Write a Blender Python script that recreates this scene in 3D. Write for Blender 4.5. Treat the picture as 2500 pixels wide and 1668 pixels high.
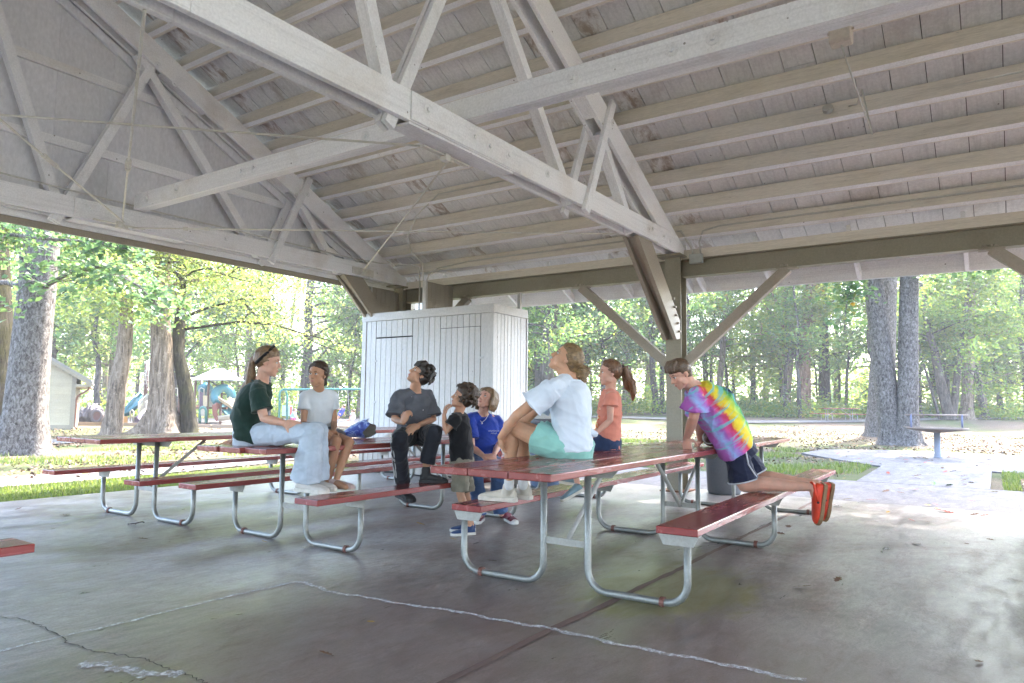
import bpy, bmesh, math, random
import numpy as np
from mathutils import Vector, Matrix
from math import sin, cos, pi, radians, sqrt
R = radians
scn = bpy.context.scene
for _o in list(bpy.data.objects):
    bpy.data.objects.remove(_o)
COL = scn.collection

# ------------------------------------------------------------------ camera
CAM = np.array([-8.9389, -3.4284, 1.0923])
YAW, PIT, ROL, FPX = 0.5975415, 0.0877038, 0.0113783, 1737.62
FW = np.array([cos(YAW)*cos(PIT), sin(YAW)*cos(PIT), sin(PIT)])
_r = np.array([sin(YAW), -cos(YAW), 0.0]); _u = np.cross(_r, FW)
RT = _r*cos(ROL)+_u*sin(ROL); UP = -_r*sin(ROL)+_u*cos(ROL)
cam = bpy.data.cameras.new('camera')
cam.sensor_width = 36.0
cam.lens = FPX/2500*36.0
cam.clip_start = 0.05
cam.clip_end = 2000
co = bpy.data.objects.new('camera', cam); COL.objects.link(co)
M = Matrix.Identity(4)
for i in range(3):
    M[i][0] = RT[i]; M[i][1] = UP[i]; M[i][2] = -FW[i]; M[i][3] = CAM[i]
co.matrix_world = M
scn.camera = co

def at(px, py, **k):
    """world point seen at a pixel of the 2500 px photograph, on a plane X=, Y= or Z="""
    d = FW*FPX + RT*(px-1250) - UP*(py-834)
    (a, v), = k.items(); i = 'XYZ'.index(a)
    return CAM + d*(v-CAM[i])/d[i]
def atd(px, py, dep):
    """world point at a pixel and a depth in metres along the view axis"""
    d = FW + RT*((px-1250)/FPX) - UP*((py-834)/FPX)
    return CAM + d*dep

# ------------------------------------------------------------------ light
SUN_EL, SUN_AZ = R(50), R(-6)          # azimuth measured from +X towards +Y
w = bpy.data.worlds.new('World'); scn.world = w; w.use_nodes = True
nt = w.node_tree; nt.nodes.clear()
sky = nt.nodes.new('ShaderNodeTexSky'); sky.sky_type = 'NISHITA'; sky.sun_disc = False
sky.sun_elevation = SUN_EL; sky.sun_rotation = R(90)-SUN_AZ
sky.air_density = 1.0; sky.dust_density = 2.5; sky.ozone_density = 1.0
bg = nt.nodes.new('ShaderNodeBackground'); bg.inputs['Strength'].default_value = 0.15
wo = nt.nodes.new('ShaderNodeOutputWorld')
nt.links.new(sky.outputs[0], bg.inputs[0]); nt.links.new(bg.outputs[0], wo.inputs[0])
sl = bpy.data.lights.new('sun', 'SUN'); sl.energy = 2.0; sl.angle = R(0.6); sl.color = (1.0, 0.95, 0.86)
so = bpy.data.objects.new('sun', sl); COL.objects.link(so)
sd = Vector((cos(SUN_EL)*cos(SUN_AZ), cos(SUN_EL)*sin(SUN_AZ), sin(SUN_EL)))
so.rotation_euler = sd.to_track_quat('Z', 'Y').to_euler(); so.location = (0, 0, 30)
vs = scn.view_settings
vs.view_transform = 'Standard'; vs.look = 'None'; vs.gamma = 1.0; vs.use_curve_mapping = False
vs.exposure = 4.1
scn.cycles.max_bounces = 9; scn.cycles.diffuse_bounces = 6; scn.cycles.transparent_max_bounces = 8
scn.cycles.glossy_bounces = 3; scn.cycles.transmission_bounces = 5
scn.cycles.use_denoising = True
scn.cycles.sample_clamp_indirect = 8.0

# ------------------------------------------------------------------ helpers
rnd = random.Random(7)
class MB:
    def __init__(s): s.v = []; s.f = []
    def add(s, vs_, fs):
        b = len(s.v); s.v += [tuple(map(float, p)) for p in vs_]; s.f += [tuple(i+b for i in f) for f in fs]; return s
    def box(s, x0, x1, y0, y1, z0, z1):
        return s.add([(x, y, z) for z in (z0, z1) for y in (y0, y1) for x in (x0, x1)],
                     [(0, 2, 3, 1), (4, 5, 7, 6), (0, 1, 5, 4), (2, 6, 7, 3), (0, 4, 6, 2), (1, 3, 7, 5)])
    def beam(s, p0, p1, a, wa, wb):
        """bar p0..p1, width wa along axis a, width wb across"""
        p0, p1, a = Vector(p0), Vector(p1), Vector(a).normalized()
        d = (p1-p0).normalized(); b = d.cross(a).normalized(); a = b.cross(d).normalized()
        vs_ = [p+a*(i*wa/2)+b*(j*wb/2) for p in (p0, p1) for i, j in ((-1, -1), (1, -1), (1, 1), (-1, 1))]
        return s.add(vs_, [(3, 2, 1, 0), (4, 5, 6, 7), (0, 1, 5, 4), (1, 2, 6, 5), (2, 3, 7, 6), (3, 0, 4, 7)])
    def tube(s, pts, rad, n=8, cap=True):
        pts = [Vector(p) for p in pts]
        if not hasattr(rad, '__len__'): rad = [rad]*len(pts)
        b0 = len(s.v); prev = None
        for i, p in enumerate(pts):
            t = (pts[min(i+1, len(pts)-1)]-pts[max(i-1, 0)])
            t = t.normalized() if t.length > 1e-9 else Vector((0, 0, 1))
            if prev is None:
                h = Vector((0, 0, 1)) if abs(t.z) < .9 else Vector((1, 0, 0))
                a = t.cross(h).normalized()
            else:
                a = prev-t*prev.dot(t)
                a = a.normalized() if a.length > 1e-6 else t.orthogonal().normalized()
            prev = a; b = t.cross(a)
            for k in range(n):
                an = 2*pi*k/n; q = p+(a*cos(an)+b*sin(an))*rad[i]; s.v.append(tuple(q))
        for i in range(len(pts)-1):
            for k in range(n):
                s.f.append((b0+i*n+k, b0+i*n+(k+1) % n, b0+(i+1)*n+(k+1) % n, b0+(i+1)*n+k))
        if cap:
            s.f.append(tuple(b0+k for k in range(n))[::-1]); m = b0+(len(pts)-1)*n
            s.f.append(tuple(m+k for k in range(n)))
        return s
    def prism(s, poly, ax, lo, hi):
        """polygon in the plane across axis ax (2-tuples in the order of the other axes), from lo to hi"""
        def p3(q, h):
            return {'X': (h, q[0], q[1]), 'Y': (q[0], h, q[1]), 'Z': (q[0], q[1], h)}[ax]
        n = len(poly); vs_ = [p3(q, lo) for q in poly]+[p3(q, hi) for q in poly]
        return s.add(vs_, [tuple(range(n))[::-1], tuple(range(n, 2*n))]+[(i, (i+1) % n, n+(i+1) % n, n+i) for i in range(n)])
    def disc(s, c, nrm, r, h, n=10):
        nrm = Vector(nrm).normalized(); return s.tube([Vector(c), Vector(c)+nrm*h], r, n)
    def lathe(s, prof, c=(0, 0, 0), n=20):
        b0 = len(s.v)
        for r_, z in prof:
            for k in range(n):
                s.v.append((c[0]+r_*cos(2*pi*k/n), c[1]+r_*sin(2*pi*k/n), c[2]+z))
        for i in range(len(prof)-1):
            for k in range(n):
                s.f.append((b0+i*n+k, b0+i*n+(k+1) % n, b0+(i+1)*n+(k+1) % n, b0+(i+1)*n+k))
        s.f.append(tuple(b0+k for k in range(n))[::-1]); m = b0+(len(prof)-1)*n; s.f.append(tuple(m+k for k in range(n)))
        return s
    def build(s, name, mat, parent=None, smooth=False, bevel=0, off=None):
        me = bpy.data.meshes.new(name)
        o_ = Vector(off) if off is not None else (parent_loc(parent) if parent else Vector((0, 0, 0)))
        me.from_pydata([tuple(Vector(p)-o_) for p in s.v], [], s.f); me.update()
        bm = bmesh.new(); bm.from_mesh(me); bmesh.ops.recalc_face_normals(bm, faces=bm.faces); bm.to_mesh(me); bm.free()
        return link(name, me, mat, parent, smooth, bevel)
def parent_loc(p):
    l = Vector((0, 0, 0))
    while p is not None:
        l = l+p.location; p = p.parent
    return l
def link(name, me, mat, parent=None, smooth=False, bevel=0):
    o = bpy.data.objects.new(name, me); COL.objects.link(o)
    if mat is not None and not me.materials: me.materials.append(mat)
    if smooth:
        me.polygons.foreach_set('use_smooth', [True]*len(me.polygons))
    if bevel:
        b = o.modifiers.new('bevel', 'BEVEL'); b.width = bevel; b.segments = 2; b.limit_method = 'ANGLE'; b.angle_limit = R(40)
    if parent is not None: o.parent = parent
    return o
def tag(o, label=None, cat=None, group=None, kind=None):
    if label: o['label'] = label
    if cat: o['category'] = cat
    if group: o['group'] = group
    if kind: o['kind'] = kind
    return o
def thing(name, label, cat, loc=(0, 0, 0), rz=0, group=None):
    o = bpy.data.objects.new(name, None); COL.objects.link(o)
    o.empty_display_size = .2; o.location = loc; o.rotation_euler = (0, 0, rz)
    return tag(o, label, cat, group)
def sub(name, parent, loc=(0, 0, 0)):
    o = bpy.data.objects.new(name, None); COL.objects.link(o); o.parent = parent; o.location = loc; return o
def copy_tree(o, parent=None):
    c = o.copy(); COL.objects.link(c)
    if parent is not None: c.parent = parent
    for ch in list(o.children): copy_tree(ch, c)
    return c

# ------------------------------------------------------------------ materials
def N(nt_, typ, **kw):
    n = nt_.nodes.new(typ)
    for k, v in kw.items():
        if k in n.inputs: n.inputs[k].default_value = v
        else: setattr(n, k, v)
    return n
def ramp(nt_, src, stops):
    r = nt_.nodes.new('ShaderNodeValToRGB'); e = r.color_ramp.elements
    while len(e) > 1: e.remove(e[-1])
    e[0].position = stops[0][0]; e[0].color = (*stops[0][1], 1) if len(stops[0][1]) == 3 else stops[0][1]
    for p, c in stops[1:]:
        x = e.new(p); x.color = (*c, 1) if len(c) == 3 else c
    nt_.links.new(src, r.inputs[0]); return r
def g3(v): return (v, v, v)
def mix(nt_, fac, a, b, mode='MIX'):
    m = nt_.nodes.new('ShaderNodeMix'); m.data_type = 'RGBA'; m.blend_type = mode
    for idx, val in ((0, fac), (6, a), (7, b)):
        if hasattr(val, 'links') or isinstance(val, bpy.types.NodeSocket): nt_.links.new(val, m.inputs[idx])
        elif isinstance(val, (int, float)): m.inputs[idx].default_value = val
        else: m.inputs[idx].default_value = (*val, 1)
    return m.outputs[2]
def newmat(name):
    m = bpy.data.materials.new(name); m.use_nodes = True
    nt_ = m.node_tree; nt_.nodes.clear()
    out = nt_.nodes.new('ShaderNodeOutputMaterial'); b = nt_.nodes.new('ShaderNodeBsdfPrincipled')
    nt_.links.new(b.outputs[0], out.inputs[0])
    return m, nt_, b, out
def coords(nt_, scale=(1, 1, 1), rot=(0, 0, 0), kind='Object'):
    tc = nt_.nodes.new('ShaderNodeTexCoord'); mp = nt_.nodes.new('ShaderNodeMapping')
    mp.inputs['Scale'].default_value = scale; mp.inputs['Rotation'].default_value = rot
    nt_.links.new(tc.outputs[kind], mp.inputs[0]); return mp.outputs[0]
def noise(nt_, vec, scale, detail=5, rough=.55, dist=0):
    n = nt_.nodes.new('ShaderNodeTexNoise'); n.inputs['Scale'].default_value = scale; n.inputs['Detail'].default_value = detail
    n.inputs['Roughness'].default_value = rough; n.inputs['Distortion'].default_value = dist
    nt_.links.new(vec, n.inputs['Vector']); return n.outputs['Fac']
def bump(nt_, b, h, strength=.3, dist=.005):
    n = nt_.nodes.new('ShaderNodeBump'); n.inputs['Strength'].default_value = strength; n.inputs['Distance'].default_value = dist
    nt_.links.new(h, n.inputs['Height']); nt_.links.new(n.outputs[0], b.inputs['Normal'])
def paint(name, base, dirt=None, dirtamt=.5, rough=.55, stretch=(1, 1, 1), grain=.25, spec=.4, fine=40, big=1.7, lo=.52, hi=.78, metal=0, wood=0, stain=0, grime=0):
    """painted or plain surface: base colour with cloudy soiling, grain relief and uneven gloss"""
    m, nt_, b, _ = newmat(name)
    v = coords(nt_, stretch)
    n1 = noise(nt_, v, big, 6, .62, .4); n2 = noise(nt_, v, fine, 4, .6)
    dirt = dirt or tuple(c*.55 for c in base)
    r1 = ramp(nt_, n1, [(lo, g3(0)), (hi, g3(dirtamt))])
    c = mix(nt_, r1.outputs[0], base, dirt)
    r2 = ramp(nt_, n2, [(.25, g3(.86)), (.75, g3(1.08))])
    c = mix(nt_, 1.0, c, r2.outputs[0], 'MULTIPLY')
    oi = nt_.nodes.new('ShaderNodeObjectInfo')
    r3 = ramp(nt_, oi.outputs['Random'], [(0, g3(.93)), (1, g3(1.04))])
    c = mix(nt_, 1.0, c, r3.outputs[0], 'MULTIPLY')
    hgt_ = n2
    if wood:                                   # grain along the length of each member, flaking paint and nail heads
        gc = coords(nt_, (1, 1, 1), kind='Generated')
        n5 = noise(nt_, gc, 6.5, 9, .68, .35); hgt_ = n5
        c = mix(nt_, 1.0, c, ramp(nt_, n5, [(.30, g3(1-.24*wood)), (.48, g3(1)), (.72, g3(1+.07*wood))]).outputs[0], 'MULTIPLY')
        n6 = noise(nt_, v, 13, 8, .75, .5)
        c = mix(nt_, ramp(nt_, n6, [(.655, g3(0)), (.70, g3(.55*wood))]).outputs[0], c, (.30, .25, .20))
        vo = nt_.nodes.new('ShaderNodeTexVoronoi'); vo.inputs['Scale'].default_value = 5.5; nt_.links.new(v, vo.inputs['Vector'])
        c = mix(nt_, ramp(nt_, vo.outputs['Distance'], [(.035, g3(.75)), (.055, g3(0))]).outputs[0], c, (.13, .10, .08))
    if stain:                                  # old leak marks on some of the boards
        ns = noise(nt_, coords(nt_, (.5, 5, 5)), 1.6, 8, .7, .6)
        r5 = ramp(nt_, oi.outputs['Random'], [(.74, g3(0)), (.80, g3(1))])
        r6 = ramp(nt_, ns, [(.46, g3(0)), (.62, g3(stain))])
        c = mix(nt_, mix(nt_, 1.0, r5.outputs[0], r6.outputs[0], 'MULTIPLY'), c, (.30, .20, .13))
    if grime:                                  # splashed dirt near the floor
        sx = nt_.nodes.new('ShaderNodeSeparateXYZ'); nt_.links.new(coords(nt_), sx.inputs[0])
        ma_ = nt_.nodes.new('ShaderNodeMath'); ma_.operation = 'MULTIPLY_ADD'; nt_.links.new(n1, ma_.inputs[0]); ma_.inputs[1].default_value = -.9; nt_.links.new(sx.outputs[2], ma_.inputs[2])
        c = mix(nt_, ramp(nt_, ma_.outputs[0], [(-.35, g3(grime)), (.05, g3(0))]).outputs[0], c, (.24, .20, .15))
    nt_.links.new(c, b.inputs['Base Color'])
    rr = ramp(nt_, n1, [(.3, g3(max(.05, rough-.08))), (.75, g3(min(1, rough+.12)))])
    nt_.links.new(rr.outputs[0], b.inputs['Roughness'])
    b.inputs['Specular IOR Level'].default_value = spec; b.inputs['Metallic'].default_value = metal
    if grain: bump(nt_, b, hgt_, grain*(2.2 if wood else 1), .002)
    return m
def plain(name, base, rough=.6, metal=0, spec=.4, var=.12, scale=25):
    m, nt_, b, _ = newmat(name)
    n1 = noise(nt_, coords(nt_), scale, 4)
    r1 = ramp(nt_, n1, [(.3, tuple(c*(1-var) for c in base)), (.7, tuple(min(1, c*(1+var)) for c in base))])
    nt_.links.new(r1.outputs[0], b.inputs['Base Color'])
    b.inputs['Roughness'].default_value = rough; b.inputs['Metallic'].default_value = metal; b.inputs['Specular IOR Level'].default_value = spec
    return m
# ------------------------------------------------------------------ pavilion materials
WHITE = paint('white_paint', (.83, .825, .83), (.52, .44, .35), .5, .5, grain=.25, fine=60, big=1.3, wood=.65)
BOUNCEW = paint('bounce_tinted_white_paint', (.72, .665, .575), (.52, .45, .36), .55, .6, (6, .7, 6), .3, fine=22, big=1.5, wood=.8)  # warm bounce and shade tinted into the white, soiling clouds over it
DECK = paint('white_roof_boards', (.80, .795, .79), (.42, .34, .28), .65, .65, (1, 1, 1), .3, fine=35, big=1.15, lo=.56, hi=.76, wood=.7, stain=.75)
OLIVE = paint('olive_grey_paint', (.29, .265, .20), (.16, .13, .09), .4, .45, grain=.12, fine=50, big=2)
KNEEM = paint('tan_grey_paint', (.34, .30, .24), (.19, .15, .11), .45, .5, grain=.2, fine=50, big=2)
STEELW = paint('white_rod_paint', (.66, .64, .58), (.40, .28, .18), .4, .5, grain=.1, fine=30, big=5)
GABLE = paint('gable_paint', (.72, .72, .745), (.40, .36, .32), .55, .6, (1, 1, .5), .25, fine=30, big=.9)
GAP = plain('dark_gap', (.02, .019, .018), .9)
SHINGLE = paint('grey_shingles', (.16, .15, .15), (.08, .08, .08), .5, .9, grain=.6, fine=30)

pav = thing('picnic_pavilion', 'open white timber picnic pavilion with gable roof on olive grey steel posts', 'pavilion', (0, 0, 0))
S = .497
def zb(x): return 3.14-S*x                  # underside of the purlins, eave side
XR, YG, BAY = -7.0, 5.06, 4.9
tdir = Vector((1, 0, -S)).normalized(); ndir = Vector((S, 0, 1)).normalized()

# roof boards, each its own plank from ridge to eave
ye = -6.2; k = 0
while ye < 5.45:
    wd = .29; y0, y1 = ye+.004, ye+wd-.004
    # butt joint somewhere along the slope
    cuts = [XR, rnd.uniform(-5.5, -1.2), .93]
    for a, b in zip(cuts[:-1], cuts[1:]):
        mb = MB(); q = ndir*(.192+rnd.uniform(0, .004))
        p0 = Vector((a+.002, (y0+y1)/2, zb(a+.002)))+q+ndir*.0125; p1 = Vector((b-.002, (y0+y1)/2, zb(b-.002)))+q+ndir*.0125
        mb.beam(p0, p1, (0, 1, 0), y1-y0, .025)
        mb.build('roof_board', DECK, pav)
    ye += wd
mb = MB()
for sgn in (1, -1):
    def mp(x): return x if sgn > 0 else 2*XR-x
    q = .192/ndir.z+.04
    for (yy0, yy1) in ((-16, 5.46),):
        xs = (XR, 1.02)
        pts = [(mp(x), y, zb(x)+q) for x in xs for y in (yy0, yy1)]
        top = [(a, b, c+.03) for a, b, c in pts]
        mb.add(pts+top, [(0, 1, 3, 2), (4, 6, 7, 5), (0, 4, 5, 1), (2, 3, 7, 6), (0, 2, 6, 4), (1, 5, 7, 3)])
mb.build('roof_covering', SHINGLE, pav)
# plain soffit of the far slope and of the bays behind
mb = MB(); q = .192/ndir.z
for (x0, x1, y0, y1) in ((-14.9, -7.0, -16, 5.44), (-7.0, .93, -16, -6.21)):
    f = (lambda x: zb(2*XR-x)) if x0 < -10 else zb
    pts = [(x, y, f(x)+q) for x in (x0, x1) for y in (y0, y1)]; top = [(a, b, c+.02) for a, b, c in pts]
    mb.add(pts+top, [(0, 1, 3, 2), (4, 6, 7, 5), (0, 4, 5, 1), (2, 3, 7, 6), (0, 2, 6, 4), (1, 5, 7, 3)])
mb.build('roof_panel', DECK, pav)

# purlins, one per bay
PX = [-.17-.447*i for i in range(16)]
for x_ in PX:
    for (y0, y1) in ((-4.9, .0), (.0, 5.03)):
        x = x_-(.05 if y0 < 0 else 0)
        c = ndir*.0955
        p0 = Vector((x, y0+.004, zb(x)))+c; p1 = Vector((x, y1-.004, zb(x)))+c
        MB().beam(p0, p1, (0, 0, 1), .191, .06).build('purlin', BOUNCEW, pav, bevel=.004)
# undersides of the purlins: added thin strip whose whiter colour carries their brighter light
for x_ in PX:
    for (y0, y1) in ((-4.9, .0), (.0, 5.03)):
        x = x_-(.05 if y0 < 0 else 0)
        p0 = Vector((x, y0+.004, zb(x)))-ndir*.0015; p1 = Vector((x, y1-.004, zb(x)))-ndir*.0015
        MB().beam(p0, p1, tdir, .058, .003).build('purlin_lit_face', WHITE, pav)

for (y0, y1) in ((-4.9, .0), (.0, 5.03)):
    MB().box(-.05, .0, y0+.004, y1-.004, 3.0125, 3.135).build('plate_beam', BOUNCEW, pav, bevel=.004)
# trusses
def chordpoly(sg):
    m = (lambda x: x) if sg > 0 else (lambda x: 2*XR-x)
    lo = lambda x: 2.83-.5*x; hi = lambda x: zb(x)-.004
    top = [(m(-.93), 3.292), (m(XR), lo(XR)), (m(XR), hi(XR)), (m((3.14-3.292)/S-.006), 3.292)]
    heel = [(m(-.92), 3.06), (m(-.92), 3.289), (m(-.3), 3.289), (m(.12), 3.085), (m(.12), 3.06)]
    return top, heel
def truss(y, gable=False):
    t = sub('roof_truss', pav, (0, 0, 0))
    for sg in (1, -1):
        m = (lambda x: x) if sg > 0 else (lambda x: 2*XR-x)
        top, heel = chordpoly(sg)
        for (a, b) in ((-.1, -.055), (.055, .1)):
            MB().prism(top, 'Y', y+a, y+b).build('top_chord', WHITE, t, bevel=.004)
            MB().prism(heel, 'Y', y+a, y+b).build('heel_plate', WHITE, t, bevel=.003)
            x0, x1 = sorted((m(XR)+.001*sg, m(-.924)))
            MB().box(x0, x1, y+a, y+b, 3.068, 3.289).build('bottom_chord', WHITE, t, bevel=.004)
        ya = (0, 1, 0)
        def V(x, z, yy): return (m(x), yy, z)
        # single members between the planks
        for (p, q) in (((-5.44, 3.06), (-6.58, 6.15)), ((-4.72, 5.2), (-2.93, 3.08)), ((-2.3, 4.0), (-1.5, 3.09))):
            MB().beam(V(*p, y), V(*q, y), ya, .104, .1).build('web_post', WHITE, t, bevel=.004)
        # paired boards outside the planks
        for (p, q, oy) in (((-5.50, 3.0), (-4.5, 5.25), .031), ((-2.81, 3.0), (-2.2, 4.35), .124)):
            for yy in (-oy, oy):
                MB().beam(V(*p, y+yy), V(*q, y+yy), ya, .045, .1).build('web_board', WHITE, t, bevel=.004)
        # filler blocks
        for (xa, xb) in ((-4.45, -3.85), (-2.9, -2.5)):
            lo = lambda x: 2.83-.5*x
            MB().prism([(m(xa), lo(xa)+.01), (m(xb), lo(xb)+.01), (m(xb), lo(xb)+.24), (m(xa), lo(xa)+.24)], 'Y', y-.053, y+.053).build('filler_block', WHITE, t)
        # splice plates on the lower chord, with bolts
        if sg > 0:
            MB().box(-5.35, -3.95, y-.112, y-.101, 3.075, 3.283).build('splice_plate', WHITE, t, bevel=.003)
            MB().box(-5.35, -4.05, y-.09, y+.09, 3.048, 3.066).build('splice_plate', WHITE, t, bevel=.002)
        for (x, z, d) in ((-5.18, 3.2, .112), (-4.62, 3.18, .112), (-4.42, 3.17, .112), (-4.15, 3.18, .112), (-3.5, 3.2, .1), (-1.2, 3.17, .1), (-1.1, 3.2, .1), (-.75, 3.18, .1), (-.55, 3.16, .1),
                          (-4.52, 5.13, .1), (-4.3, 4.98, .1), (-2.25, 4.1, .146), (-2.62, 4.32, .1), (-2.4, 4.05, .1)):
            b = MB().disc((m(x), y-d, z), (0, -1, 0), .038, .004, 12); b.disc((m(x), y-d-.004, z), (0, -1, 0), .018, .016, 6)
            b.build('bolt', WHITE, t)
    # knee braces: two boards and a middle piece down to the post
    for xs in ((1, 0),):
        for (yy, wd) in ((-.074, .05), (.0, .09), (.074, .05)):
            ab = yy == 0
            MB().prism([(-1.43, 3.062), (-1.02, 3.062), (-.12, 2.2), (-.12, 1.96), (-.24, 1.94)] if not ab else [(-1.40, 3.058), (-1.05, 3.058), (-.12, 2.16), (-.12, 2.04)],
                       'Y', y+.035+yy-wd/2+.001, y+.035+yy+wd/2-.001).build('knee_brace', KNEEM, t, bevel=.003)
        for i in range(5):
            z = 2.05+.1*i; x = -.15-.05*i
            MB().disc((x-.03, y+.035-.099, z), (0, -1, 0), .016, .03, 6).build('bolt', KNEEM, t)
    return t
tr_near = truss(0.0)
tr_gable = truss(4.9)
tr_back = truss(-4.9)

# long strut over the lower chords, three plies
for i, x in enumerate((-4.70, -4.655, -4.61)):
    MB().box(x-.0215, x+.0215, -9.7, 4.78, 3.293+.001*i, 3.47).build('strut', WHITE, pav, bevel=.003)
for y in (-3.6, -3.1, -2.05, -1.78, -1.05, .25, 1.0, 2.55, 2.75, 3.9, 4.5):
    b = MB().disc((-4.722, y, 3.385), (-1, 0, 0), .048, .004, 14); b.disc((-4.726, y, 3.385), (-1, 0, 0), .021, .02, 6)
    b.build('strut_bolt', WHITE, pav)

# steel posts, caps and eave beams
def ibeam_x0(y0, y1, name='eave_beam'):
    mb = MB(); mb.box(-.006, .006, y0, y1, 2.79, 3.0); mb.box(-.075, .075, y0, y1, 2.778, 2.79); mb.box(-.075, .075, y0, y1, 3.0, 3.012)
    return mb.build(name, OLIVE, pav)
for (y0, y1) in ((-9.68, -4.96), (-4.8, -.075), (.145, 4.80)):
    ibeam_x0(y0, y1)
for y in (-4.9, 0, 4.9):
    yc = y+.035
    mb = MB(); mb.box(-.106, -.094, yc-.105, yc+.105, 0, 3.035); mb.box(.094, .106, yc-.105, yc+.105, 0, 3.035); mb.box(-.094, .094, yc-.006, yc+.006, 0, 3.035)
    c = mb.build('post', OLIVE, pav)
    MB().box(-.3, .2, yc-.17, yc+.17, 3.036, 3.055).build('cap_plate', OLIVE, c)
    MB().box(-.19, .19, yc-.17, yc+.17, .0, .018).build('base_plate', paint('rust_'+str(y), (.20, .09, .05), (.10, .05, .03), .6, .8), c)
    for sg in (1, -1):
        if y == 4.9 and sg > 0: continue
        p0 = (0, yc+sg*.11, 1.63); p1 = (0, yc+sg*1.42, 2.775)
        MB().beam(p0, p1, (1, 0, 0), .1, .12).build('diagonal_brace', KNEEM, pav, bevel=.004)
        b = MB().box(-.06, .06, yc+sg*1.42-.12, yc+sg*1.42+.12, 2.766, 2.777); b.disc((-.04, yc+sg*1.42, 2.79), (0, 0, 1), .02, .03, 6); b.disc((-.04, yc+sg*1.42+.06, 2.79), (0, 0, 1), .02, .03, 6)
        b.build('brace_plate', KNEEM, pav)
for x in (-14.0,):
    for y in (-9.8, -4.9, 0, 4.9):
        mb = MB(); mb.box(x-.1, x+.1, y-.1, y+.1, 0, 3.05); mb.build('post', OLIVE, pav)
    MB().box(x-.07, x+.07, -14, 4.9, 2.78, 3.0).build('eave_beam', OLIVE, pav)

# eave fascia and the tails that carry it
xf = .86
MB().box(xf, xf+.035, -6.2, 5.42, 2.705, 2.93).build('fascia_board', WHITE, pav, bevel=.004)
for y in (2.07, 1.05, .12, -.06, -.98, -2.06, -3.2, -4.3, 3.1, 4.1):
    MB().prism([(.08, zb(.08)-.02), (xf-.002, zb(xf)-.01), (xf-.002, zb(xf)+.1), (.08, zb(.08)+.14)], 'Y', y-.022, y+.022).build('rafter_tail', WHITE, pav)
MB().box(-14.9, -14.86, -16, 5.42, 2.705, 2.93).build('fascia_board', WHITE, pav)

# gable wall above the lower chord, upright boards
x = -13.9; i = 0
while x < .7:
    x1 = min(x+.6, .7)
    def top(xx):
        q = xx if xx > XR else 2*XR-xx
        return zb(q)+.12
    poly = [(x+.001, 3.12), (x1-.001, 3.12)]+([(x1-.001, top(x1)), (XR, top(XR)), (x+.001, top(x))] if x < XR < x1 else [(x1-.001, top(x1)), (x+.001, top(x))])
    MB().prism(poly, 'Y', YG, YG+.02).build('gable_board', GABLE, pav)
    x = x1
MB().box(-13.9, .7, YG-.028, YG-.002, 3.0, 3.135).build('gable_trim', WHITE, pav, bevel=.003)
MB().box(-13.95, .8, YG+.022, YG+.05, 2.93, 3.2).build('gable_skirt', KNEEM, pav, bevel=.003)
for (za, xa, xb) in ((4.77, -10.3, -3.42), (3.93, -11.9, -1.8), (3.42, -1.9, -.62)):
    MB().box(xa, xb, YG-.04, YG-.001, za-.05, za+.05).build('gable_girt', WHITE, pav)
for sg in (1, -1):
    m = (lambda x: x) if sg > 0 else (lambda x: 2*XR-x)
    MB().beam((m(-.3), YG+.05, zb(-.3)+.08), (m(XR), YG+.05, zb(XR)+.08), (0, 1, 0), .05, .14).build('rake_board', WHITE, pav)
    MB().beam((m(-1.0), YG-.03, zb(-1)-.36), (m(XR), YG-.03, zb(XR)-.36), (0, 1, 0), .04, .1).build('gable_rail', GABLE, pav)

# tie rods with turnbuckles
def rod(p0, p1, tb=None, r=.009):
    p0, p1 = Vector(p0), Vector(p1)
    o = MB().tube([p0, p1], r, 8).build('tie_rod', STEELW, pav, smooth=True)
    if tb is not None:
        d = (p1-p0).normalized(); c = p0+(p1-p0)*tb; a = d.cross(Vector((0, 0, 1))).normalized()
        mb = MB()
        for s_ in (-1, 1): mb.tube([c-d*.12+a*.018*s_, c+d*.12+a*.018*s_], .007, 6)
        for s_ in (-1, 1): mb.tube([c+d*.1*s_, c+d*.145*s_], .022, 8)
        mb.build('turnbuckle', STEELW, o)
    return o
zr = 3.035
rod((-4.66, .1, zr), (-1.12, 4.78, 3.12))
rod((-4.75, 4.72, 3.06), (-1.55, .12, 3.07), .13)
rod((-4.86, 4.74, 3.12), (-7.15, .06, 3.055), .45)
rod((-4.86, 4.70, 3.10), (-9.0, .08, 3.06), .35)
rod((-4.95, .12, 3.05), (-9.2, 4.75, 3.12), .5)
for (p, s_) in (((-4.72, .1, 3.035), 1), ((-4.9, 4.72, 3.07), -1)):
    mb = MB(); mb.box(p[0]-.28, p[0]+.28, p[1]-.02, p[1]+.02, p[2]-.006, p[2]+.006)
    mb.box(p[0]-.03, p[0]+.03, p[1]-.03, p[1]+.03, p[2]-.04, p[2]+.03); mb.disc((p[0]+.08, p[1], p[2]-.03), (0, 0, 1), .02, .03, 6)
    mb.build('rod_bracket', STEELW, pav)
MB().box(-1.3, -.86, 4.77, 4.796, 3.09, 3.2).build('rod_bracket', STEELW, pav)

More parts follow.
